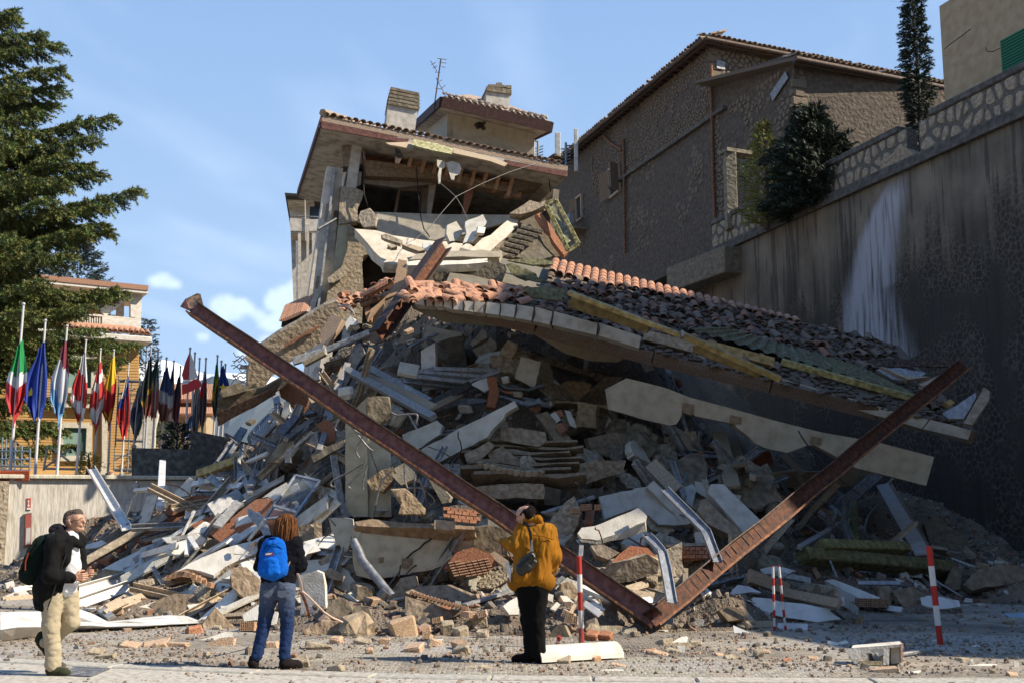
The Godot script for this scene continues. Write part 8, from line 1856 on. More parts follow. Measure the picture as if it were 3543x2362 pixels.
func scatter()->void:
	var zone:=func(p: Vector3)->String:
		var px:=CX+p.x/-p.z*FOC
		if p.z>-15.5: return "on the cobbles before the heap, "+("left" if px<900 else ("centre" if px<2200 else "right"))
		if px<700: return "in the left skirts of the heap"
		if px<1300: return "on the heap behind the woman" if p.y<2.5 else "high on the left shoulder of the heap"
		if px<2000: return "on the heap behind the man in the ochre jacket" if p.y<2.5 else "on the upper middle of the heap"
		if px<2700: return "inside the arms of the bent beam"
		return "in the shaded rubble by the stained wall"
	var beside:=func(p: Vector3)->String:
		var best:=1e9;var near:="";var rel:="beside"
		for mk in marks:
			var dd: float=(mk[0] - p).length_squared()
			if dd<best:
				best=dd;near=mk[1];var dv: Vector3=p - mk[0]
				rel="left of" if dv.x<-absf(dv.z) else ("right of" if dv.x>absf(dv.z) else ("in front of" if dv.z>0 else "behind"))
		return rel+" "+near
	var hue:={"dusty": "tan","concrete": "grey","cream": "cream","brick": "red","clay": "orange","white": "white","wood": "wooden","alu": "silver","zinc": "dull grey","sheet": "white"}
	var kinds:=[["broken_stone","pale broken stone lying ","rubble",["dusty","dusty","concrete"],.1,.34,240,"broken stone"],["brick_piece","broken red or orange brick lying ","brick",["brick","clay","clay"],.12,.3,200,"broken brick"],["plaster_flake","thin white plaster flake lying ","plaster",["white","cream","white"],.14,.5,105,"plaster flake"],["stick","thin stick or metal strip lying ","stick",["wood","alu","sheet"],.5,1.5,85,"thin stick"]]
	for k in 4:
		var q: Array=kinds[k];var shapes:=[]
		for s in 7: shapes.append(frag_mesh(k,40+k*10+s).mesh())
		var n:=0;var tries:=0
		while n<q[6] and tries<6000:
			tries+=1
			var p:=Vector3(rng.randf_range(-16,12.5),0,-rng.randf_range(12.6,29.0))
			var px:=CX+p.x/-p.z*FOC
			if px<-60 or px>3620: continue
			var h:=H(p.x,p.z)
			if h<.02 and (rng.randf()>.22*smoothstep(-12.6,-16.0,p.z)): continue
			var s: float=lerpf(q[4],q[5],pow(rng.randf(),2.0))*(.55 if h<.02 else 1.0)
			p.y=maxf(h - .55*sunk(h),.0)+s*[.25,.17,.08,.05][k]
			var nn:=HN(p.x,p.z) if h>.02 else UP
			var i:=MeshInstance3D.new();put(i,q[0],self);i.mesh=shapes[rng.randi() % 7]
			i.material_override=M[q[3][rng.randi() % 3]]
			var x:=nn.cross(Vector3(rng.randf_range(-1,1),.1,rng.randf_range(-1,1))).normalized()
			i.transform=Transform3D(Basis(x,nn,x.cross(nn)).rotated(x,rng.randf_range(-.6,.6) if h>.02 else rng.randf_range(-.08,.08)).scaled(Vector3.ONE*s),p)
			var lb: String=["tiny","small","large"][clampi(int((s - q[4])/(q[5] - q[4])*6.0),0,2)]+" "+hue[i.material_override.resource_name]+" "+q[7]+" "+beside.call(p)
			tag(i,lb,q[2],q[1]+zone.call(p));n+=1
	var ragged:=[]
	for s in 10:
		var pts:=PackedVector3Array();var n:=rng.randi_range(5,8)
		for i in n:
			var a:=TAU*(i+rng.randf_range(-.3,.3))/n;var r:=rng.randf_range(.3,.55);pts.append(Vector3(cos(a)*r*1.25,0,sin(a)*r*.8))
		var o:=PackedVector3Array()
		for i in n:
			for j in 4: o.append(pts[i].lerp(pts[(i+1) % n],j/4.0)+Vector3(rng.randf_range(-1,1),0,rng.randf_range(-1,1))*(.03 if j else .0))
		var b:=mb();b.prism(o,UP,rng.randf_range(.12,.34),.04);ragged.append(b.mesh())
	var rails:=[]
	for s in 4:
		var b:=mb();b.sweep(PackedVector2Array([Vector2(-.05,-.03),Vector2(.05,-.03),Vector2(.05,.03),Vector2(.04,.03),Vector2(.04,-.02),Vector2(-.04,-.02),Vector2(-.04,.03),Vector2(-.05,.03)]),[Vector3(0,0,-.8),Vector3(.02,rng.randf_range(-.05,.05),.0),Vector3(rng.randf_range(-.2,.2),rng.randf_range(-.2,.1),.7)],UP);rails.append(b.mesh())
	for k in 2:
		for n in [90,100][k]:
			var px:=rng.randf_range(880,2750) if k==0 else (rng.randf_range(560,1650) if rng.randf()<.7 else rng.randf_range(2300,3100))
			var py:=rng.randf_range(1180,2080)
			if px<1500: py=maxf(py,2300 - px*.75)
			if px>2000: py=maxf(py,1420+(px - 2000)*.42)
			var d:=hd(px,py);var p:=at(px,py,d - rng.randf_range(-.35,.12))
			if d>31.0 or p.y<.25: continue
			var i:=MeshInstance3D.new();put(i,["slab_fragment","bent_rail"][k],self);i.mesh=ragged[rng.randi() % 10] if k==0 else rails[rng.randi() % 4]
			i.material_override=M[["dusty","concrete","dusty","cream","concrete","dusty"][rng.randi() % 6]] if k==0 else M[["alu","zinc","wood"][rng.randi() % 3]]
			var nn:=(HN(p.x,p.z)+Vector3(rng.randf_range(-.9,.9),rng.randf_range(-.5,.5),rng.randf_range(.0,.9))).normalized()
			var x:=nn.cross(Vector3(rng.randf_range(-1,1),rng.randf_range(-1,1),.2)).normalized()
			i.transform=Transform3D(Basis(x,nn,x.cross(nn)).scaled(Vector3.ONE*(rng.randf_range(.45,1.15) if k==0 else rng.randf_range(.7,1.6))),p)
			tag(i,["ragged %s slab fragment ","bent %s rail "][k] % hue[i.material_override.resource_name]+beside.call(p),["slab fragment","rail"][k],["ragged slab fragments ","bent rails "][k]+zone.call(p))
	for n in 44:
		var px:=rng.randf_range(330,1180);var py:=rng.randf_range(1600,2090)
		if px<900: py=maxf(py,2330 - px*.8)
		var p:=at(px,py,hd(px,py) - .12)
		if p.y<.12: continue
		var i:=MeshInstance3D.new();put(i,"fallen_sheet",self);var b:=mb()
		b.box(Transform3D(),Vector3(rng.randf_range(.1,.42),.04,rng.randf_range(.6,1.7)),.008,.05);i.mesh=b.mesh()
		i.material_override=M[["white","sheet","white","cream"][n % 4]]
		var z:=Vector3(rng.randf_range(.3,1.0),rng.randf_range(.15,.7),rng.randf_range(-.7,.3)).normalized();var y:=(HN(p.x,p.z)+Vector3(rng.randf_range(-.2,.6),.3,rng.randf_range(-.2,.6))).normalized()
		var x:=y.cross(z).normalized();i.transform=Transform3D(Basis(x,z.cross(x),z),p)
		tag(i,"narrow "+hue[i.material_override.resource_name]+" sheet "+beside.call(p),"sheet","pale sheets "+zone.call(p))
	for n in 70:
		var px:=rng.randf_range(650,2900);var py:=rng.randf_range(1250,2080)
		if px<1500: py=maxf(py,2250 - px*.75)
		if px>2000: py=maxf(py,1450+(px - 2000)*.42)
		var p:=at(px,py,hd(px,py)+.1);var pts:=[p];var dv:=Vector3(rng.randf_range(-1,1),rng.randf_range(-.3,1),rng.randf_range(.2,1)).normalized()
		for s in 5:
			p+=dv*rng.randf_range(.1,.24);dv=(dv+Vector3(rng.randf_range(-.5,.5),rng.randf_range(-.6,.25),rng.randf_range(-.3,.3))).normalized();pts.append(p)
		var b:=mb(C(.8,.7,.62));b.tube(pts,rng.randf_range(.008,.014),5)
		solo("reinforcing_bar",b,M.zinc if n % 3 else M.rust,"bent bar sticking out "+beside.call(pts[0]),"rebar","bars sticking out "+zone.call(pts[0]))
	var cols:=[[],[],[]]
	for i in 29:
		var a:=rng.randf_range(.09,.3);cols[0].append(C(a*1.15,a*.97,a*.78))
		a=rng.randf_range(.7,1.25);cols[1].append(C(.42*a,.22*a,.125*a).lerp(C(.45,.4,.34),rng.randf_range(0,.6)))
		a=rng.randf_range(.5,.8);cols[2].append(C(a,a*.985,a*.95))
	for k in 3:
		var xs:=[]
		for i in [12000,6500,2600][k]:
			var p:=Vector3(rng.randf_range(-17,13),0,-rng.randf_range(12.0,32.0))
			var h:=H(p.x,p.z)
			var s:=rng.randf_range(.03,.09)*(1.0+1.2*pow(rng.randf(),4.0))
			if h<.0:
				if rng.randf()>.25: continue
				s*=.5
			p.y=maxf(.0,h - sunk(h))+s*.2
			xs.append(Transform3D(Basis.from_euler(Vector3(rng.randf()*6,rng.randf()*6,rng.randf()*6)).scaled(Vector3.ONE*s),p))
		many(["stone_crumbs","brick_crumbs","plaster_crumbs"][k],frag_mesh([0,1,2][k],5).mesh(),M.gravel,xs,cols[k],self,["countless grey stone crumbs over the heap","countless red brick crumbs over the heap","countless white plaster crumbs over the heap"][k],"rubble")
	var xs:=[]
	var pale:=[];var drift:=FastNoiseLite.new();drift.seed=77;drift.frequency=.35
	for i in 31:
		var a:=rng.randf_range(.22,.55);var o:=rng.randf_range(.0,.35)
		pale.append(C(a*(1.1+o*.3),a*(.95 - o*.3),a*(.8 - o*.6)))
	for i in 11000:
		var z:=-rng.randf_range(10.6,17.5);var p:=Vector3(rng.randf_range(-.56,.56)*-z*.95,.008,z)
		if z>-12.2 and rng.randf()<.55: continue
		if drift.get_noise_2d(p.x,z*1.5)+rng.randf_range(-.25,.25)<-.02: continue
		var s:=rng.randf_range(.01,.036)*(1.0+pow(rng.randf(),8.0)*1.5)
		xs.append(Transform3D(Basis.from_euler(Vector3(rng.randf()*6,rng.randf()*6,rng.randf()*6)).scaled(Vector3.ONE*s),p))
	many("grit",frag_mesh(0,9).mesh(),M.gravel,xs,pale,self,"grit and small chips strewn over the cobbles","grit")
func striped(nm: String,label: String,a: Vector3,c: Vector3,r: float,cuts: Array,group:="")->Node3D:
	var t:=thing(nm,label,"post",c,group)
	for i in cuts.size() - 1:
		var red:=i % 2==0
		var b:=mb(C(.55,.03,.015) if red else C(.78,.76,.73));b.tube([a.lerp(c,cuts[i]),a.lerp(c,cuts[i+1])],r,12);part("red_band" if red else "white_band",b,M.plain,t)
	var b:=mb(C(.45,.03,.02));b.ell(a,Vector3(r,r*.5,r),Basis(),12,6);part("cap",b,M.plain,t)
	return t
func build_street_things()->void:
	zf(1600,1600,2.058)
	var g:=ground(fp(850,1322).x,fp(850,1322).y);var top:=A(830,672,-g.z)
	striped("striped_post","thick red and white striped post with a chain, right of the ochre jacket",top,g,.032,[.0,.19,.386,.586,.78,1.0],"striped barrier posts")
	var t:=thing("chain","thin grey chain hanging down beside the thick striped post","chain",Vector3(g.x+.05,.05,g.z+.05),"")
	for i in 44:
		var k:=i/43.0
		var p:=A(858+6*sin(k*5.0) - 8*k,935+345*k,-g.z - .06)
		var b:=mb(C(.8,.75,.7));link(b,p,.016,i % 2==0);part("link",b,M.zinc,t)
	var s0:=A(690,1243,13.55);var s1:=ground(fp(660,1352).x,fp(660,1352).y)
	striped("striped_stub","short broken red and white striped stub leaning on the dark wedge stone",s0,s1,.025,[.0,.14,.28,.42,.56,.7,.85,1.0])
	zf(2400,1500,1.819)
	g=ground(fp(1556,1326).x,fp(1556,1326).y);top=A(1484,712,-g.z)
	striped("striped_post","tall leaning red and white striped post standing alone at the right",top,g,.038,[.0,.196,.4,.602,.805,1.0],"striped barrier posts")
	for q in [[500,838,511,1240,"left one of the twin thin striped sticks before the white box section"],[538,838,581,1236,"right one of the twin thin striped sticks before the white box section"]]:
		g=ground(fp(q[2],q[3]).x,fp(q[2],q[3]).y);top=A(q[0],q[1],-g.z)
		var o:=striped("striped_stick",q[4],top+(g - top)*-.01,g,.019,[.0,.01,.18,.3,.43,.55,.68,.8,.93,1.0],"thin striped sticks")
func nets(b: MB,bones: Array,cell: float,k: float,wob:=.0,wf:=9.0,sd:=1,stretch:=Vector3(1,1,1))->void:
	var lo:=Vector3.ONE*1e9;var hi:=-lo
	for q in bones:
		var r: float=maxf(q[2],q[3])+k+cell*3
		for e in 2:
			lo=lo.min(q[e] - Vector3.ONE*r);hi=hi.max(q[e]+Vector3.ONE*r)
	var nx:=int((hi.x - lo.x)/cell)+2;var ny:=int((hi.y - lo.y)/cell)+2;var nz:=int((hi.z - lo.z)/cell)+2
	var f:=PackedFloat32Array();f.resize(nx*ny*nz);f.fill(1.0)
	var sxy:=nx*ny
	for q in bones:
		var a: Vector3=q[0];var c: Vector3=q[1];var ra: float=q[2];var rb: float=q[3]
		var m:=maxf(ra,rb)+k+cell*2
		var l0:=((a.min(c) - Vector3.ONE*m - lo)/cell).floor();var l1:=((a.max(c)+Vector3.ONE*m - lo)/cell).ceil()
		var ac:=c - a;var il:=1.0/maxf(ac.length_squared(),1e-9)
		for kz in range(maxi(0,int(l0.z)),mini(nz - 1,int(l1.z))+1):
			for jy in range(maxi(0,int(l0.y)),mini(ny - 1,int(l1.y))+1):
				var o:=kz*sxy+jy*nx
				for ix in range(maxi(0,int(l0.x)),mini(nx - 1,int(l1.x))+1):
					var p:=lo+Vector3(ix,jy,kz)*cell - a
					var t:=clampf(p.dot(ac)*il,.0,1.0)
					var d:=(p - ac*t).length() - ra - (rb - ra)*t
					var g:=f[o+ix]
					var h:=maxf(k - absf(d - g),.0)
					f[o+ix]=minf(d,g) - h*h/(4.0*k)
	if wob>.0:
		var nzz:=FastNoiseLite.new();nzz.seed=sd;nzz.frequency=wf;nzz.fractal_octaves=2;nzz.fractal_type=FastNoiseLite.FRACTAL_RIDGED
		for i in f.size():
			if absf(f[i])<wob*3.0+cell*2.0:
				var p:=lo+Vector3(i % nx,(i/nx) % ny,i/sxy)*cell
				f[i]+=wob*nzz.get_noise_3dv(p*stretch)
	var id:=PackedInt32Array();id.resize(f.size());id.fill(-1)
	var vs:=PackedVector3Array();var ns:=PackedVector3Array()
	var off:=[0,1,nx,nx+1,sxy,sxy+1,sxy+nx,sxy+nx+1]
	var ed:=[[0,1],[2,3],[4,5],[6,7],[0,2],[1,3],[4,6],[5,7],[0,4],[1,5],[2,6],[3,7]]
	var cv:=[Vector3(0,0,0),Vector3(1,0,0),Vector3(0,1,0),Vector3(1,1,0),Vector3(0,0,1),Vector3(1,0,1),Vector3(0,1,1),Vector3(1,1,1)]
	for z in nz - 1:
		for y in ny - 1:
			var o:=z*sxy+y*nx
			for x in nx - 1:
				var i:=o+x
				var f0:=f[i]
				if f0>.5: continue
				var mn:=9.0;var mx:=-9.0
				for q in off:
					var v:=f[i+q]
					mn=minf(mn,v);mx=maxf(mx,v)
				if mn>=.0 or mx<.0: continue
				var s:=Vector3.ZERO;var n:=0
				for e in ed:
					var u:=f[i+off[e[0]]];var w:=f[i+off[e[1]]]
					if (u<.0)!=(w<.0):
						var a: Vector3=cv[e[0]];var c: Vector3=cv[e[1]]
						s+=a+(c - a)*(u/(u - w));n+=1
				id[i]=vs.size();vs.append(lo+(Vector3(x,y,z)+s/n)*cell)
				var gx:=f[i+1] - f0+f[i+off[3]] - f[i+off[2]]+f[i+off[5]] - f[i+off[4]]+f[i+off[7]] - f[i+off[6]]
				var gy:=f[i+off[2]] - f0+f[i+off[3]] - f[i+1]+f[i+off[6]] - f[i+off[4]]+f[i+off[7]] - f[i+off[5]]
				var gz:=f[i+off[4]] - f0+f[i+off[5]] - f[i+1]+f[i+off[6]] - f[i+off[2]]+f[i+off[7]] - f[i+off[3]]
				ns.append(Vector3(gx,gy,gz).normalized())
	var st:=[1,nx,sxy]
	for z in range(1,nz - 1):
		for y in range(1,ny - 1):
			for x in range(1,nx - 1):
				var i:=z*sxy+y*nx+x
				var u:=f[i]
				if u>.5: continue
				for ax in 3:
					var w:=f[i+st[ax]]
					if (u<.0)==(w<.0): continue
					var p: int=st[(ax+1) % 3];var q: int=st[(ax+2) % 3]
					var a:=id[i - p - q];var c:=id[i - q];var d:=id[i];var e:=id[i - p]
					if a<0 or c<0 or d<0 or e<0: continue
					if u>=.0:
						var tm:=c;c=e;e=tm
					b.stri(vs[a],vs[c],vs[d],ns[a],ns[c],ns[d]);b.stri(vs[a],vs[d],vs[e],ns[a],ns[d],ns[e])
func hand(b: MB,wr: Vector3,dir: Vector3,palm: Vector3,thumb: Vector3,curl: float,cell:=.005)->void:
	dir=dir.normalized();palm=(palm - dir*palm.dot(dir)).normalized();thumb=(thumb - dir*thumb.dot(dir) - palm*thumb.dot(palm)).normalized()
	var bones:=[]
	var kn:=[]
	for i in 4:
		var p:=wr+dir*(.088 - .004*absf(i - 1.2))+thumb*(.031 - .021*i)
		kn.append(p);bones.append([wr+dir*.012+thumb*(.018 - .012*i),p,.015,.0115])
	for i in 4:
		var l: float=[.04,.045,.041,.032][i]
		var p: Vector3=kn[i];var a:=.25+curl*.5
		for s in 3:
			var q=p+(dir*cos(a)+palm*sin(a))*l*[1.0,.68,.5][s]
			bones.append([p,q,.0098 - s*.0008,.009 - s*.0009]);p=q;a+=curl*[.75,.6,.4][s]+.15
	var t0:=wr+dir*.022+thumb*.02
	var t1:=t0+(thumb*.75+dir*.6+palm*.25).normalized()*.042
	var t2:=t1+(dir*.8+thumb*.25+palm*(.2+curl*.4)).normalized()*.032
	var t3:=t2+(dir*.85 - thumb*.1+palm*(.25+curl*.5)).normalized()*.026
	bones.append([t0,t1,.016,.0125]);bones.append([t1,t2,.0115,.0105]);bones.append([t2,t3,.0105,.0085])
	bones.append([wr - dir*.05,wr+dir*.02,.026,.023])
	nets(b,bones,cell,.006)
func head_bones(c: Vector3,fwd: Vector3,up: Vector3,sc:=1.0)->Array:
	var s:=fwd.cross(up).normalized()
	var o:=[]
	o.append([c+up*.028*sc - fwd*.03*sc,c+up*.03*sc+fwd*.028*sc,.082*sc,.076*sc])
	o.append([c - up*.02*sc - fwd*.035*sc,c - up*.01*sc+fwd*.03*sc,.066*sc,.062*sc])
	for k in [-1.0,1.0]:
		o.append([c - up*.03*sc+s*.03*k*sc,c - up*.085*sc+fwd*.05*sc+s*.018*k*sc,.042*sc,.026*sc])
		o.append([c+up*.0*sc+fwd*.062*sc+s*.034*k*sc,c - up*.025*sc+fwd*.06*sc+s*.034*k*sc,.026*sc,.024*sc])
		o.append([c+up*.024*sc+fwd*.083*sc+s*.012*k*sc,c+up*.024*sc+fwd*.072*sc+s*.042*k*sc,.013*sc,.012*sc])
		o.append([c+up*.012*sc - fwd*.012*sc+s*.083*k*sc,c - up*.022*sc - fwd*.002*sc+s*.079*k*sc,.015*sc,.009*sc])
	o.append([c+up*.012*sc+fwd*.096*sc,c - up*.026*sc+fwd*.116*sc,.011*sc,.014*sc])
	o.append([c - up*.056*sc+fwd*.088*sc - s*.016*sc,c - up*.056*sc+fwd*.088*sc+s*.016*sc,.012*sc,.012*sc])
	o.append([c - up*.096*sc+fwd*.074*sc,c - up*.096*sc+fwd*.08*sc,.022*sc,.018*sc])
	return o
func face(t: Node3D,c: Vector3,fwd: Vector3,up: Vector3,glasses: bool,sc:=1.0)->void:
	var s:=fwd.cross(up).normalized()
	for k in [-1.0,1.0]:
		var e=c+up*.006*sc+fwd*.083*sc+s*.031*k*sc
		var b:=mb(C(.75,.72,.68));b.ell(e,Vector3.ONE*.0115*sc,Basis(),8,6);var ey:=part("eye",b,M.plain,t)
		b=mb(C(.03,.02,.015));b.ell(e+fwd*.008*sc,Vector3.ONE*.0058*sc,Basis(),8,5);part("iris",b,M.plain,ey)
		b=mb(C(.09,.06,.045));b.tube([c+up*.034*sc+fwd*.094*sc+s*.012*k*sc,c+up*.036*sc+fwd*.08*sc+s*.045*k*sc],.0045*sc,5);part("eyebrow",b,M.plain,t)
	var b:=mb(C(.36,.15,.12));b.ell(c - up*.056*sc+fwd*.098*sc,Vector3(.022,.006,.006)*sc,Basis(s,up,-fwd));part("lips",b,M.plain,t)
	if glasses:
		b=mb(C(.05,.045,.04))
		for k in [-1.0,1.0]:
			var e=c+up*.004*sc+fwd*.107*sc+s*.033*k*sc;var ring:=[]
			for i in 13: ring.append(e+(s*cos(TAU*i/12.0)*.026+up*sin(TAU*i/12.0)*.019)*sc)
			b.tube(ring,.0022,4)
			b.tube([e+s*.026*k*sc,c+up*.012*sc - fwd*.005*sc+s*.086*k*sc],.0022,4)
		b.tube([c+fwd*.113*sc - s*.008,c+fwd*.113*sc+s*.008],.0025,4);part("glasses",b,M.plain,t)
func shoe(t: Node3D,heel: Vector3,toe: Vector3,col: Color,sole: Color)->void:
	var d:=(toe - heel);var u:=UP
	var b:=mb(col);nets(b,[[heel+u*.06,heel+u*.055+d*.3,.046,.05],[heel+u*.05+d*.25,heel+d*.8+u*.04,.05,.045],[heel+d*.75+u*.036,toe+u*.034,.043,.033],[heel+u*.06,heel+u*.11+d*.08,.046,.045]],.008,.03);var sh:=part("shoe",b,M.cloth,t)
	b=mb(sole);b.beam(heel - d*.12+u*.01,toe+d*.1+u*.012,.085,.02,u,.008);part("sole",b,M.cloth,sh)
	for i in 4:
		b=mb(sole*1.5);var p:=heel+d*(.35+i*.11)+u*(.098 - i*.008);var s:=d.cross(u).normalized()*.022;b.tube([p - s,p+s],.004,4);part("lace",b,M.cloth,sh)
func build_people()->void:
	walking_man();woman();ochre_man()
func walking_man()->void:
	zf(0,1600,2.058)
	var D:=11.9
	var J:=func(x: float,y: float,z: float)->Vector3: return A(x,y,D)+Vector3(0,0,z)
	var foot: Vector3=J.call(410,1465,0);foot.y=0
	var t:=thing("person","person in black jacket and khaki trousers with a dark backpack, walking right and looking up","person",foot,"")
	var fwd:=Vector3(.94,.16,.28).normalized();var up:=Vector3(-.14,.98,.02).normalized()
	var hc: Vector3=J.call(531,418,.0)
	var nk: Vector3=J.call(505,500,0);var sh: Vector3=J.call(470,560,0);var hip: Vector3=J.call(405,905,0)
	var sl: Vector3=J.call(435,575,.17);var sr: Vector3=J.call(500,560,-.17)
	var el: Vector3=J.call(425,795,.24);var wl: Vector3=J.call(560,812,.14)
	var er: Vector3=J.call(510,770,-.22);var wr: Vector3=J.call(590,790,-.06)
	var h1: Vector3=J.call(395,930,.09);var h2: Vector3=J.call(440,925,-.08)
	var k1: Vector3=J.call(382,1165,.08);var a1: Vector3=J.call(392,1405,.06)
	var k2: Vector3=J.call(478,1140,-.09);var a2: Vector3=J.call(300,1300,-.13)
	var b:=mb(C(.95,.93,.92))
	var body:=[[nk,hc - up*.05 - fwd*.02,.056,.052],[sh,nk,.08,.055],[sl,sr,.06,.06],[sh,hip,.12,.11],[sl,el,.045,.036],[el,wl,.036,.026],[sr,er,.045,.036],[er,wr,.036,.026],[h1,k1,.07,.05],[k1,a1,.048,.036],[h2,k2,.07,.05],[k2,a2,.048,.036],[a1,a1+Vector3(.05,-.05,0),.03,.026],[a2,a2+Vector3(.02,-.07,0),.03,.026]]
	nets(b,body,.014,.03)
	nets(b,head_bones(hc,fwd,up),.0055,.022)
	hand(b,wl,Vector3(1,.05,-.15),Vector3(0,.1,-1),Vector3(.1,1,0),.9)
	hand(b,wr,Vector3(1,.0,.35),Vector3(0,.1,1),Vector3(.1,1,0),.9)
	part("body",b,M.skin,t)
	face(t,hc,fwd,up,true)
	b=mb(C(.105,.082,.065))
	nets(b,[[hc+up*.046 - fwd*.04,hc+up*.062+fwd*.03,.082,.066],[hc+up*.01 - fwd*.055,hc - up*.045 - fwd*.052,.07,.05],[hc+up*.075+fwd*.045,hc+up*.068+fwd*.07,.03,.022]],.006,.03,.008,40.0,3,Vector3(.6,1.4,1))
	part("hair",b,M.cloth,t)
	b=mb(C(.16,.14,.125));nets(b,[[hc+up*.012+fwd*.018+fwd.cross(up)*.072,hc - up*.03+fwd*.01+fwd.cross(up)*.07,.016,.01],[hc+up*.03 - fwd*.02+fwd.cross(up)*.066,hc - up*.05 - fwd*.05+fwd.cross(up)*.045,.024,.02]],.006,.02,.006,50.0,4)
	part("greying_sideburn",b,M.cloth,t)
	b=mb(C(.85,.85,.86));nets(b,[[J.call(510,530,.02),J.call(512,740,.02),.075,.09],[J.call(500,520,.05),J.call(545,545,.04),.03,.02],[J.call(512,740,.02),J.call(470,880,.02),.095,.12]],.01,.03,.006,12.0,5);part("shirt",b,M.cloth,t)
	var blk:=C(.012,.012,.014)
	b=mb(blk)
	var jk:=[[J.call(455,520,.1),J.call(480,560,-.1),.075,.07],[sl,sr,.095,.085],[J.call(420,570,.06),J.call(370,880,.06),.13,.165],[J.call(440,570,-.08),J.call(410,880,-.1),.11,.13],[J.call(370,870,.08),J.call(330,1000,.1),.15,.085],[J.call(400,880,.08),J.call(372,1010,.1),.12,.075],[J.call(330,850,.0),J.call(300,970,.02),.11,.09],[sl,el,.088,.078],[el,J.call(545,815,.15),.078,.056],[sr,er,.085,.072],[er,J.call(570,790,-.07),.072,.054],[J.call(530,545,.1),J.call(590,590,.06),.04,.035],[J.call(520,560,.13),J.call(500,700,.13),.05,.05]]
	nets(b,jk,.012,.05,.012,7.0,6,Vector3(1,.7,1));var jm:=part("jacket",b,M.cloth,t)
	b=mb(blk*1.5);nets(b,[[J.call(400,480,.08),J.call(410,500,-.08),.055,.055],[J.call(430,460,.06),J.call(460,490,-.02),.05,.04],[J.call(450,490,.08),J.call(490,540,.09),.04,.03]],.01,.04,.01,12.0,7);part("hood",b,M.cloth,jm)
	b=mb(C(.1,.1,.1));b.tube([J.call(520,640,.19),J.call(470,820,.23),J.call(415,960,.2),J.call(385,1035,.18)],.007,4);part("zip",b,M.zinc,jm)
	var kh:=C(.5,.42,.29)
	b=mb(kh)
	nets(b,[[J.call(400,900,.05),J.call(450,900,-.05),.13,.125],[h1,k1,.112,.086],[k1,J.call(392,1330,.06),.086,.076],[J.call(392,1330,.06),J.call(392,1432,.06),.076,.084],[J.call(470,925,-.04),k2,.112,.088],[k2,J.call(345,1260,-.12),.085,.07],[J.call(345,1260,-.12),J.call(290,1290,-.13),.07,.074]],.012,.035,.008,7.0,8,Vector3(1,1.2,1))
	part("trousers",b,M.cloth,t)
	var ft: Vector3=J.call(375,1462,.06);ft.y=.0;var tt: Vector3=J.call(505,1462,.09);tt.y=.0
	shoe(t,ft,tt,C(.05,.055,.035),C(.035,.035,.03))
	shoe(t,J.call(245,1290,-.13) - UP*.03,J.call(318,1395,-.14) - UP*.02,C(.04,.04,.03),C(.03,.03,.028))
	var pk:=thing("backpack","dark green black backpack on the walking man's back","backpack",J.call(260,860,.0))
	b=mb(C(.011,.017,.014))
	nets(b,[[J.call(325,585,.1),J.call(250,790,.1),.1,.115],[J.call(325,585,-.1),J.call(250,790,-.1),.1,.115],[J.call(280,650,.09),J.call(235,780,.09),.09,.1],[J.call(280,650,-.09),J.call(235,780,-.09),.09,.1],[J.call(240,720,.0),J.call(222,810,.0),.06,.07]],.013,.05,.008,8.0,9);part("bag",b,M.cloth,pk)
	b=mb(C(.05,.06,.055));b.tube([J.call(300,545,.12),J.call(350,520,.12),J.call(420,505,.16),J.call(455,560,.24),J.call(450,660,.25),J.call(380,760,.24)],.018,6);part("strap",b,M.cloth,pk)
	b=mb(C(.25,.05,.02));b.tube([J.call(258,635,.205),J.call(240,700,.215),J.call(238,760,.215)],.008,5);part("orange_piping",b,M.cloth,pk)
	b=mb(C(.03,.035,.03));b.tube([J.call(300,560,.2),J.call(250,640,.21),J.call(205,760,.2)],.007,5);part("zip",b,M.cloth,pk)
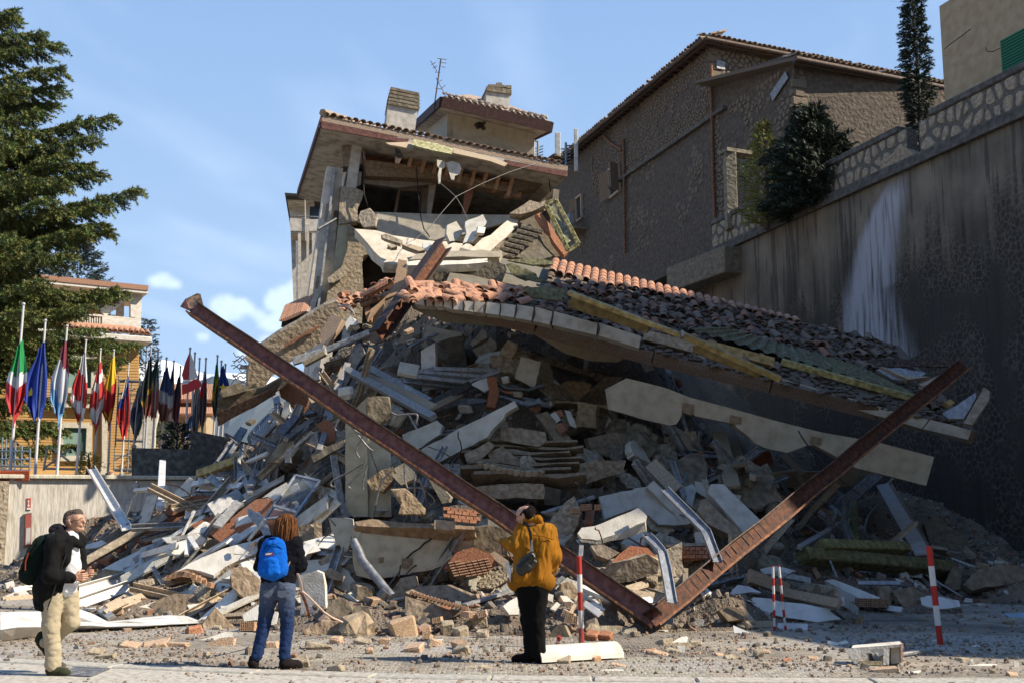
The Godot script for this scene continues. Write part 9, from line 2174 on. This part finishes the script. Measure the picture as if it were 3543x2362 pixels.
func woman()->void:
	zf(800,1600,2.058)
	var D:=12.4
	var J:=func(x: float,y: float,z: float)->Vector3: return A(x,y,D)+Vector3(0,0,z)
	var o: Vector3=J.call(280,1420,0);o.y=0
	var t:=thing("person","person with auburn hair in black jacket and jeans wearing a blue backpack, seen from behind","person",o,"")
	var up:=Vector3(.03,.99,-.08).normalized();var fwd:=Vector3(-.12,.06,-.99).normalized()
	var hc: Vector3=J.call(388,452,-.02)
	var nk: Vector3=J.call(375,530,0);var chest: Vector3=J.call(350,640,-.04);var hip: Vector3=J.call(332,880,-.02)
	var sl: Vector3=J.call(240,582,0);var sr: Vector3=J.call(462,575,0)
	var el: Vector3=J.call(205,735,-.02);var er: Vector3=J.call(490,730,-.02)
	var wl: Vector3=J.call(290,720,-.26);var wr: Vector3=J.call(440,715,-.26)
	var h1: Vector3=J.call(270,905,0);var h2: Vector3=J.call(395,905,0)
	var k1: Vector3=J.call(232,1140,-.02);var k2: Vector3=J.call(395,1140,-.02)
	var a1: Vector3=J.call(180,1385,.04);var a2: Vector3=J.call(380,1385,.02)
	var b:=mb()
	nets(b,[[nk,hc - up*.05,.05,.046],[chest,nk,.09,.05],[sl,sr,.05,.05],[chest,hip,.11,.11],[sl,el,.04,.034],[el,wl,.034,.024],[sr,er,.04,.034],[er,wr,.034,.024],[h1,k1,.068,.046],[k1,a1,.046,.033],[h2,k2,.068,.046],[k2,a2,.046,.033],[a1,a1+Vector3(-.01,-.06,-.1),.033,.028],[a2,a2+Vector3(.03,-.06,-.1),.033,.028]],.014,.03)
	nets(b,head_bones(hc,fwd,up,.96),.006,.022)
	hand(b,wl,Vector3(.5,.4,-.6),Vector3(.7,0,.2),Vector3(0,1,0),.9);hand(b,wr,Vector3(-.5,.4,-.6),Vector3(-.7,0,.2),Vector3(0,1,0),.9)
	part("body",b,M.skin,t)
	face(t,hc,fwd,up,false,.96)
	b=mb(C(.12,.052,.022))
	nets(b,[[hc+up*.035,hc+up*.03+Vector3(0,0,.02),.108,.104],[hc - up*.03+Vector3(-.06,0,.03),hc - up*.105+Vector3(-.075,0,.02),.066,.05],[hc - up*.03+Vector3(.06,0,.03),hc - up*.11+Vector3(.085,0,.02),.066,.05],[hc - up*.03+Vector3(0,0,.04),hc - up*.105+Vector3(0,0,.035),.075,.055]],.008,.04,.012,30.0,11,Vector3(1.6,.25,1.6))
	var hr:=part("hair",b,M.cloth,t)
	for i in 170:
		var a:=rng.randf_range(-.35,PI+.35);var q:=rng.randf_range(.55,1.9)
		b=mb(C(.145*q,.062*q,.026*q))
		var x:=cos(a);var z:=sin(a);var r0:=rng.randf_range(.095,.116)
		var k:=rng.randf_range(-.05,.06)
		var p0:=hc+up*(.1+k*.3)+Vector3(x*.055,0,z*.055+.01);var p1:=hc+up*(.03+k)+Vector3(x*r0,0,z*r0+.01);var p2:=hc - up*.055+Vector3(x*(r0+.018),0,z*(r0+.005)+.01);var p3:=hc - up*rng.randf_range(.115,.165)+Vector3(x*(r0+.01),0,z*(r0 - .005)+.01)
		b.tube([p0,p1,p2,p3],.0062,5,.002)
		part("lock",b,M.cloth,hr)
	b=mb(C(.011,.011,.013))
	nets(b,[[sl+Vector3(.03,.01,0),sr+Vector3(-.03,.01,0),.08,.078],[J.call(300,600,-.02),J.call(285,830,.0),.12,.115],[J.call(405,600,-.02),J.call(385,830,.0),.12,.115],[J.call(345,640,-.07),J.call(335,820,-.06),.12,.12],[nk+Vector3(0,-.04,0),J.call(355,590,0),.075,.1],[sl,el,.075,.068],[el,wl,.07,.05],[sr,er,.075,.068],[er,wr,.07,.05]],.012,.05,.011,8.0,12)
	part("jacket",b,M.cloth,t)
	b=mb(C(.075,.105,.175));b.rg=rng
	nets(b,[[J.call(280,870,.01),J.call(385,870,.01),.105,.105],[J.call(275,900,.02),k1,.108,.072],[k1,J.call(185,1375,.03),.072,.064],[J.call(390,900,.02),k2,.108,.072],[k2,J.call(380,1378,.02),.072,.064]],.011,.025,.01,9.0,13,Vector3(1,1.3,1))
	for i in b.v.size():
		var yy:=b.v[i].y;var q:=smoothstep(.45,.85,yy)
		b.c[i]=C(.022,.042,.11).lerp(C(.115,.145,.21),q*.8)
	var jn:=part("jeans",b,M.cloth,t)
	for q in [[245,900,300,955],[345,905,410,958]]:
		b=mb(C(.14,.165,.22));var n:=Vector3(0,0,1)
		b.prism(PackedVector3Array([J.call(q[0],q[1],.127),J.call(q[2],q[1],.127),J.call(q[2],q[3] - 12,.128),J.call((q[0]+q[2])/2.0,q[3],.128),J.call(q[0],q[3] - 12,.128)]),n,.008);part("pocket",b,M.cloth,jn)
	var f1: Vector3=J.call(160,1420,.04);f1.y=0;shoe(t,f1,f1+Vector3(-.02,0,-.17),C(.02,.018,.016),C(.015,.015,.015))
	var f2: Vector3=J.call(378,1418,.03);f2.y=0;shoe(t,f2,f2+Vector3(.15,0,-.1),C(.02,.018,.016),C(.015,.015,.015))
	var pk:=thing("backpack","bright blue rucksack on the auburn haired woman's back","backpack",J.call(318,815,.15))
	var bl:=C(.008,.125,.55)
	b=mb(bl)
	nets(b,[[J.call(278,600,.14),J.call(262,760,.15),.075,.085],[J.call(360,600,.14),J.call(370,760,.15),.075,.085],[J.call(318,585,.15),J.call(316,770,.17),.085,.1],[J.call(290,580,.13),J.call(350,580,.13),.06,.06]],.011,.04,.009,8.0,14);var bg:=part("bag",b,M.cloth,pk)
	b=mb(bl*1.12);nets(b,[[J.call(275,690,.24),J.call(262,770,.24),.035,.045],[J.call(345,690,.25),J.call(355,770,.25),.035,.045],[J.call(310,690,.25),J.call(310,775,.26),.04,.05]],.01,.04,.006,10.0,15);part("front_pocket",b,M.cloth,pk)
	for q in [[[250,640],[275,590],[340,575],[385,610],[392,700]],[[240,690],[300,672],[350,675],[385,700]]]:
		var pts:=[]
		for c in q: pts.append(J.call(c[0],c[1],.262 - absf(c[0] - 318)*.0009))
		b=mb(bl*.35);b.tube(pts,.005,5);part("zip",b,M.cloth,pk)
	b=mb(bl*.5);b.tube([J.call(285,560,.17),J.call(300,535,.2),J.call(330,530,.2),J.call(350,555,.17)],.011,6);part("handle",b,M.cloth,pk)
	for q in [[[345,560,.12],[380,545,.08],[430,530,.03],[450,560,-.06]],[[270,570,.12],[262,560,.05],[262,565,-.06]]]:
		var pts:=[]
		for c in q: pts.append(J.call(c[0],c[1],c[2]))
		b=mb(C(.3,.28,.25) if q.size()==4 else bl*.5);b.tube(pts,.017,6);part("strap",b,M.cloth,pk)
	b=mb(C(.3,.28,.25));b.tube([J.call(408,760,.14),J.call(432,700,.12)],.01,5);part("strap_end",b,M.cloth,pk)
	var n:=Vector3(0,.15,1).normalized()
	b=mb(C(.3,.03,.05));b.prism(PackedVector3Array([J.call(276,640,.262),J.call(300,630,.27),J.call(332,634,.27),J.call(334,652,.27),J.call(300,658,.27),J.call(278,656,.262)]),n,.006);var pt:=part("maker_patch",b,M.cloth,pk)
	b=mb(C(.8,.75,.7));b.prism(PackedVector3Array([J.call(279,640,.275),J.call(300,634,.28),J.call(330,637,.28),J.call(320,646,.28),J.call(300,650,.28),J.call(282,653,.275)]),n,.006);part("pale_lettering",b,M.cloth,pt)
func ochre_man()->void:
	zf(1600,1600,2.058)
	var D:=12.9
	var J:=func(x: float,y: float,z: float)->Vector3: return A(x,y,D)+Vector3(0,0,z)
	var o: Vector3=J.call(510,1398,0);o.y=0
	var t:=thing("person","balding person in ochre suede jacket and black trousers looking down at a phone","person",o,"")
	var fwd:=Vector3(-.88,-.22,-.42).normalized();var up:=Vector3(-.18,.97,-.08).normalized()
	up=(up - fwd*up.dot(fwd)).normalized()
	var hc: Vector3=J.call(452,375,-.02)
	var nk: Vector3=J.call(492,420,-.01);var chest: Vector3=J.call(520,560,-.04);var hip: Vector3=J.call(500,860,0)
	var sl: Vector3=J.call(425,480,-.04);var sr: Vector3=J.call(615,490,.02)
	var el: Vector3=J.call(385,590,.02);var wl: Vector3=J.call(285,575,-.1)
	var er: Vector3=J.call(655,670,.02);var wr: Vector3=J.call(590,760,-.2)
	var h1: Vector3=J.call(455,880,-.01);var h2: Vector3=J.call(545,880,.01)
	var k1: Vector3=J.call(470,1120,-.03);var k2: Vector3=J.call(530,1120,.02)
	var a1: Vector3=J.call(490,1360,-.02);var a2: Vector3=J.call(550,1365,.03)
	var b:=mb()
	nets(b,[[nk,hc - up*.04 - fwd*.03,.062,.056],[chest,nk,.1,.06],[sl,sr,.055,.055],[chest,hip,.13,.13],[sl,el,.045,.038],[el,wl,.038,.027],[sr,er,.045,.038],[er,wr,.038,.027],[h1,k1,.07,.05],[k1,a1,.05,.036],[h2,k2,.07,.05],[k2,a2,.05,.036],[a1,a1+Vector3(-.14,-.06,0),.034,.028],[a2,a2+Vector3(-.05,-.06,-.05),.034,.028]],.014,.03)
	nets(b,head_bones(hc,fwd,up),.0055,.022)
	hand(b,wl,Vector3(-.25,-.9,-.1),Vector3(.8,-.2,.3),Vector3(.3,-.1,1),.75)
	hand(b,wr,Vector3(-.3,-.8,-.4),Vector3(-.6,0,.3),Vector3(0,0,1),.5)
	part("body",b,M.skin,t)
	face(t,hc,fwd,up,true)
	var sd:=fwd.cross(up).normalized()
	b=mb(C(.014,.011,.01))
	nets(b,[[hc - fwd*.052+up*.018 - sd*.035,hc - fwd*.052+up*.018+sd*.035,.062,.062],[hc - fwd*.05 - up*.03 - sd*.03,hc - fwd*.05 - up*.03+sd*.03,.05,.05],[hc+up*.03 - fwd*.02+sd*.062,hc+up*.02+fwd*.03+sd*.062,.03,.018],[hc+up*.03 - fwd*.02 - sd*.062,hc+up*.02+fwd*.03 - sd*.062,.03,.018],[hc+up*.075 - fwd*.04,hc+up*.05 - fwd*.07,.045,.05]],.006,.03,.006,45.0,21);part("hair",b,M.cloth,t)
	var och:=C(.36,.15,.017)
	b=mb(och)
	nets(b,[[sl+Vector3(.03,-.01,0),sr+Vector3(-.03,-.01,0),.1,.105],[J.call(470,560,.0),J.call(445,800,.02),.15,.145],[J.call(575,560,.02),J.call(545,800,.03),.155,.14],[J.call(520,540,-.07),J.call(490,790,-.1),.15,.16],[J.call(430,830,-.03),J.call(540,825,.01),.125,.125],[sl,el,.085,.088],[el,J.call(345,580,-.04),.088,.075],[J.call(345,580,-.04),J.call(296,562,-.09),.075,.055],[sr,er,.092,.082],[er,J.call(640,740,-.08),.08,.068],[J.call(640,740,-.08),J.call(600,770,-.18),.068,.055]],.011,.05,.014,6.0,22,Vector3(1.5,.45,1.2))
	for i in b.v.size(): b.c[i]=och*(1.0+.16*sin(b.v[i].x*47.0+2.0*sin(b.v[i].y*9.0))*sin(b.v[i].y*5.0+1.0))
	var jm:=part("jacket",b,M.cloth,t)
	b=mb(och*.92);nets(b,[[J.call(452,412,.03),J.call(540,400,.04),.042,.042],[J.call(540,400,.04),J.call(550,425,.0),.042,.045]],.008,.03,.006,14.0,23);part("collar",b,M.cloth,jm)
	b=mb(och*.8);nets(b,[[J.call(395,852,-.04),J.call(590,845,.02),.118,.118],[J.call(430,852,.04),J.call(560,845,.06),.09,.09]],.011,.04,.008,30.0,24,Vector3(1,.1,1))
	var kept:=mb();part("waistband",b,M.cloth,jm)
	b=mb(och*.6);b.tube([J.call(500,512,.176),J.call(570,520,.19),J.call(640,545,.16)],.006,4);part("yoke_seam",b,M.cloth,jm)
	b=mb(C(.009,.009,.01))
	nets(b,[[J.call(450,880,0),J.call(545,880,.01),.125,.125],[h1+Vector3(0,-.02,0),k1,.118,.086],[k1,J.call(492,1350,-.02),.086,.08],[h2,k2,.118,.09],[k2,J.call(545,1362,.03),.09,.084]],.012,.04,.01,7.0,25,Vector3(1,.6,1));part("trousers",b,M.cloth,t)
	var f1: Vector3=J.call(490,1396,-.02);f1.y=0;shoe(t,f1,f1+Vector3(-.19,0,-.03),C(.012,.011,.01),C(.012,.012,.012))
	var f2: Vector3=J.call(560,1396,.03);f2.y=0;shoe(t,f2,f2+Vector3(-.12,0,-.12),C(.012,.011,.01),C(.012,.012,.012))
	var ph:=J.call(304,650,-.09) as Vector3
	b=mb(C(.32,.3,.27));b.box(Transform3D(Basis(UP,.5).rotated(Vector3(0,0,1),.15),ph),Vector3(.052,.06,.016),.005);solo("phone",b,M.plain,"small grey phone held in the ochre jacketed man's left hand","phone")
	b=mb(C(.8,.8,.8));b.prism(PackedVector3Array([J.call(306,712,.05),J.call(322,700,.05),J.call(345,760,.08),J.call(340,848,.08),J.call(326,800,.06)]),Vector3(-.5,0,.85).normalized(),.012,.006);solo("folded_paper",b,M.cloth,"folded white paper sticking out at the ochre jacketed man's left hip","paper")
	var bg:=thing("shoulder_bag","small black shoulder bag slung across the ochre jacket","bag",J.call(450,795,.2))
	b=mb(C(.016,.016,.015));nets(b,[[J.call(405,745,.19),J.call(490,660,.22),.05,.05],[J.call(420,770,.2),J.call(505,700,.22),.05,.045],[J.call(440,700,.19),J.call(470,740,.22),.05,.05]],.009,.035,.006,15.0,26);var pb:=part("bag",b,M.cloth,bg)
	pb.material_override=M.leather if M.has("leather") else M.cloth
	b=mb(C(.05,.048,.044));b.tube([J.call(395,725,.26),J.call(440,690,.28),J.call(495,645,.27),J.call(520,690,.27)],.006,4);part("zip",b,M.zinc,bg)
	b=mb(C(.02,.02,.02));b.beam(J.call(455,428,.14),J.call(482,500,.17),.03,.008,Vector3(0,0,1));b.beam(J.call(482,500,.17),J.call(490,600,.19),.03,.008,Vector3(0,0,1));b.tube([J.call(455,428,.14),J.call(440,425,.06),J.call(425,450,-.05)],.014,5);part("strap",b,M.cloth,bg)
	b=mb(C(.2,.2,.19));b.prism(PackedVector3Array([J.call(488,545,.2),J.call(496,545,.2),J.call(506,640,.215),J.call(478,630,.215)]),Vector3(0,0,1),.006);part("strap_end",b,M.cloth,bg)
func C(r,g,b,a=1.0)->Color:return Color(r,g,b,a)
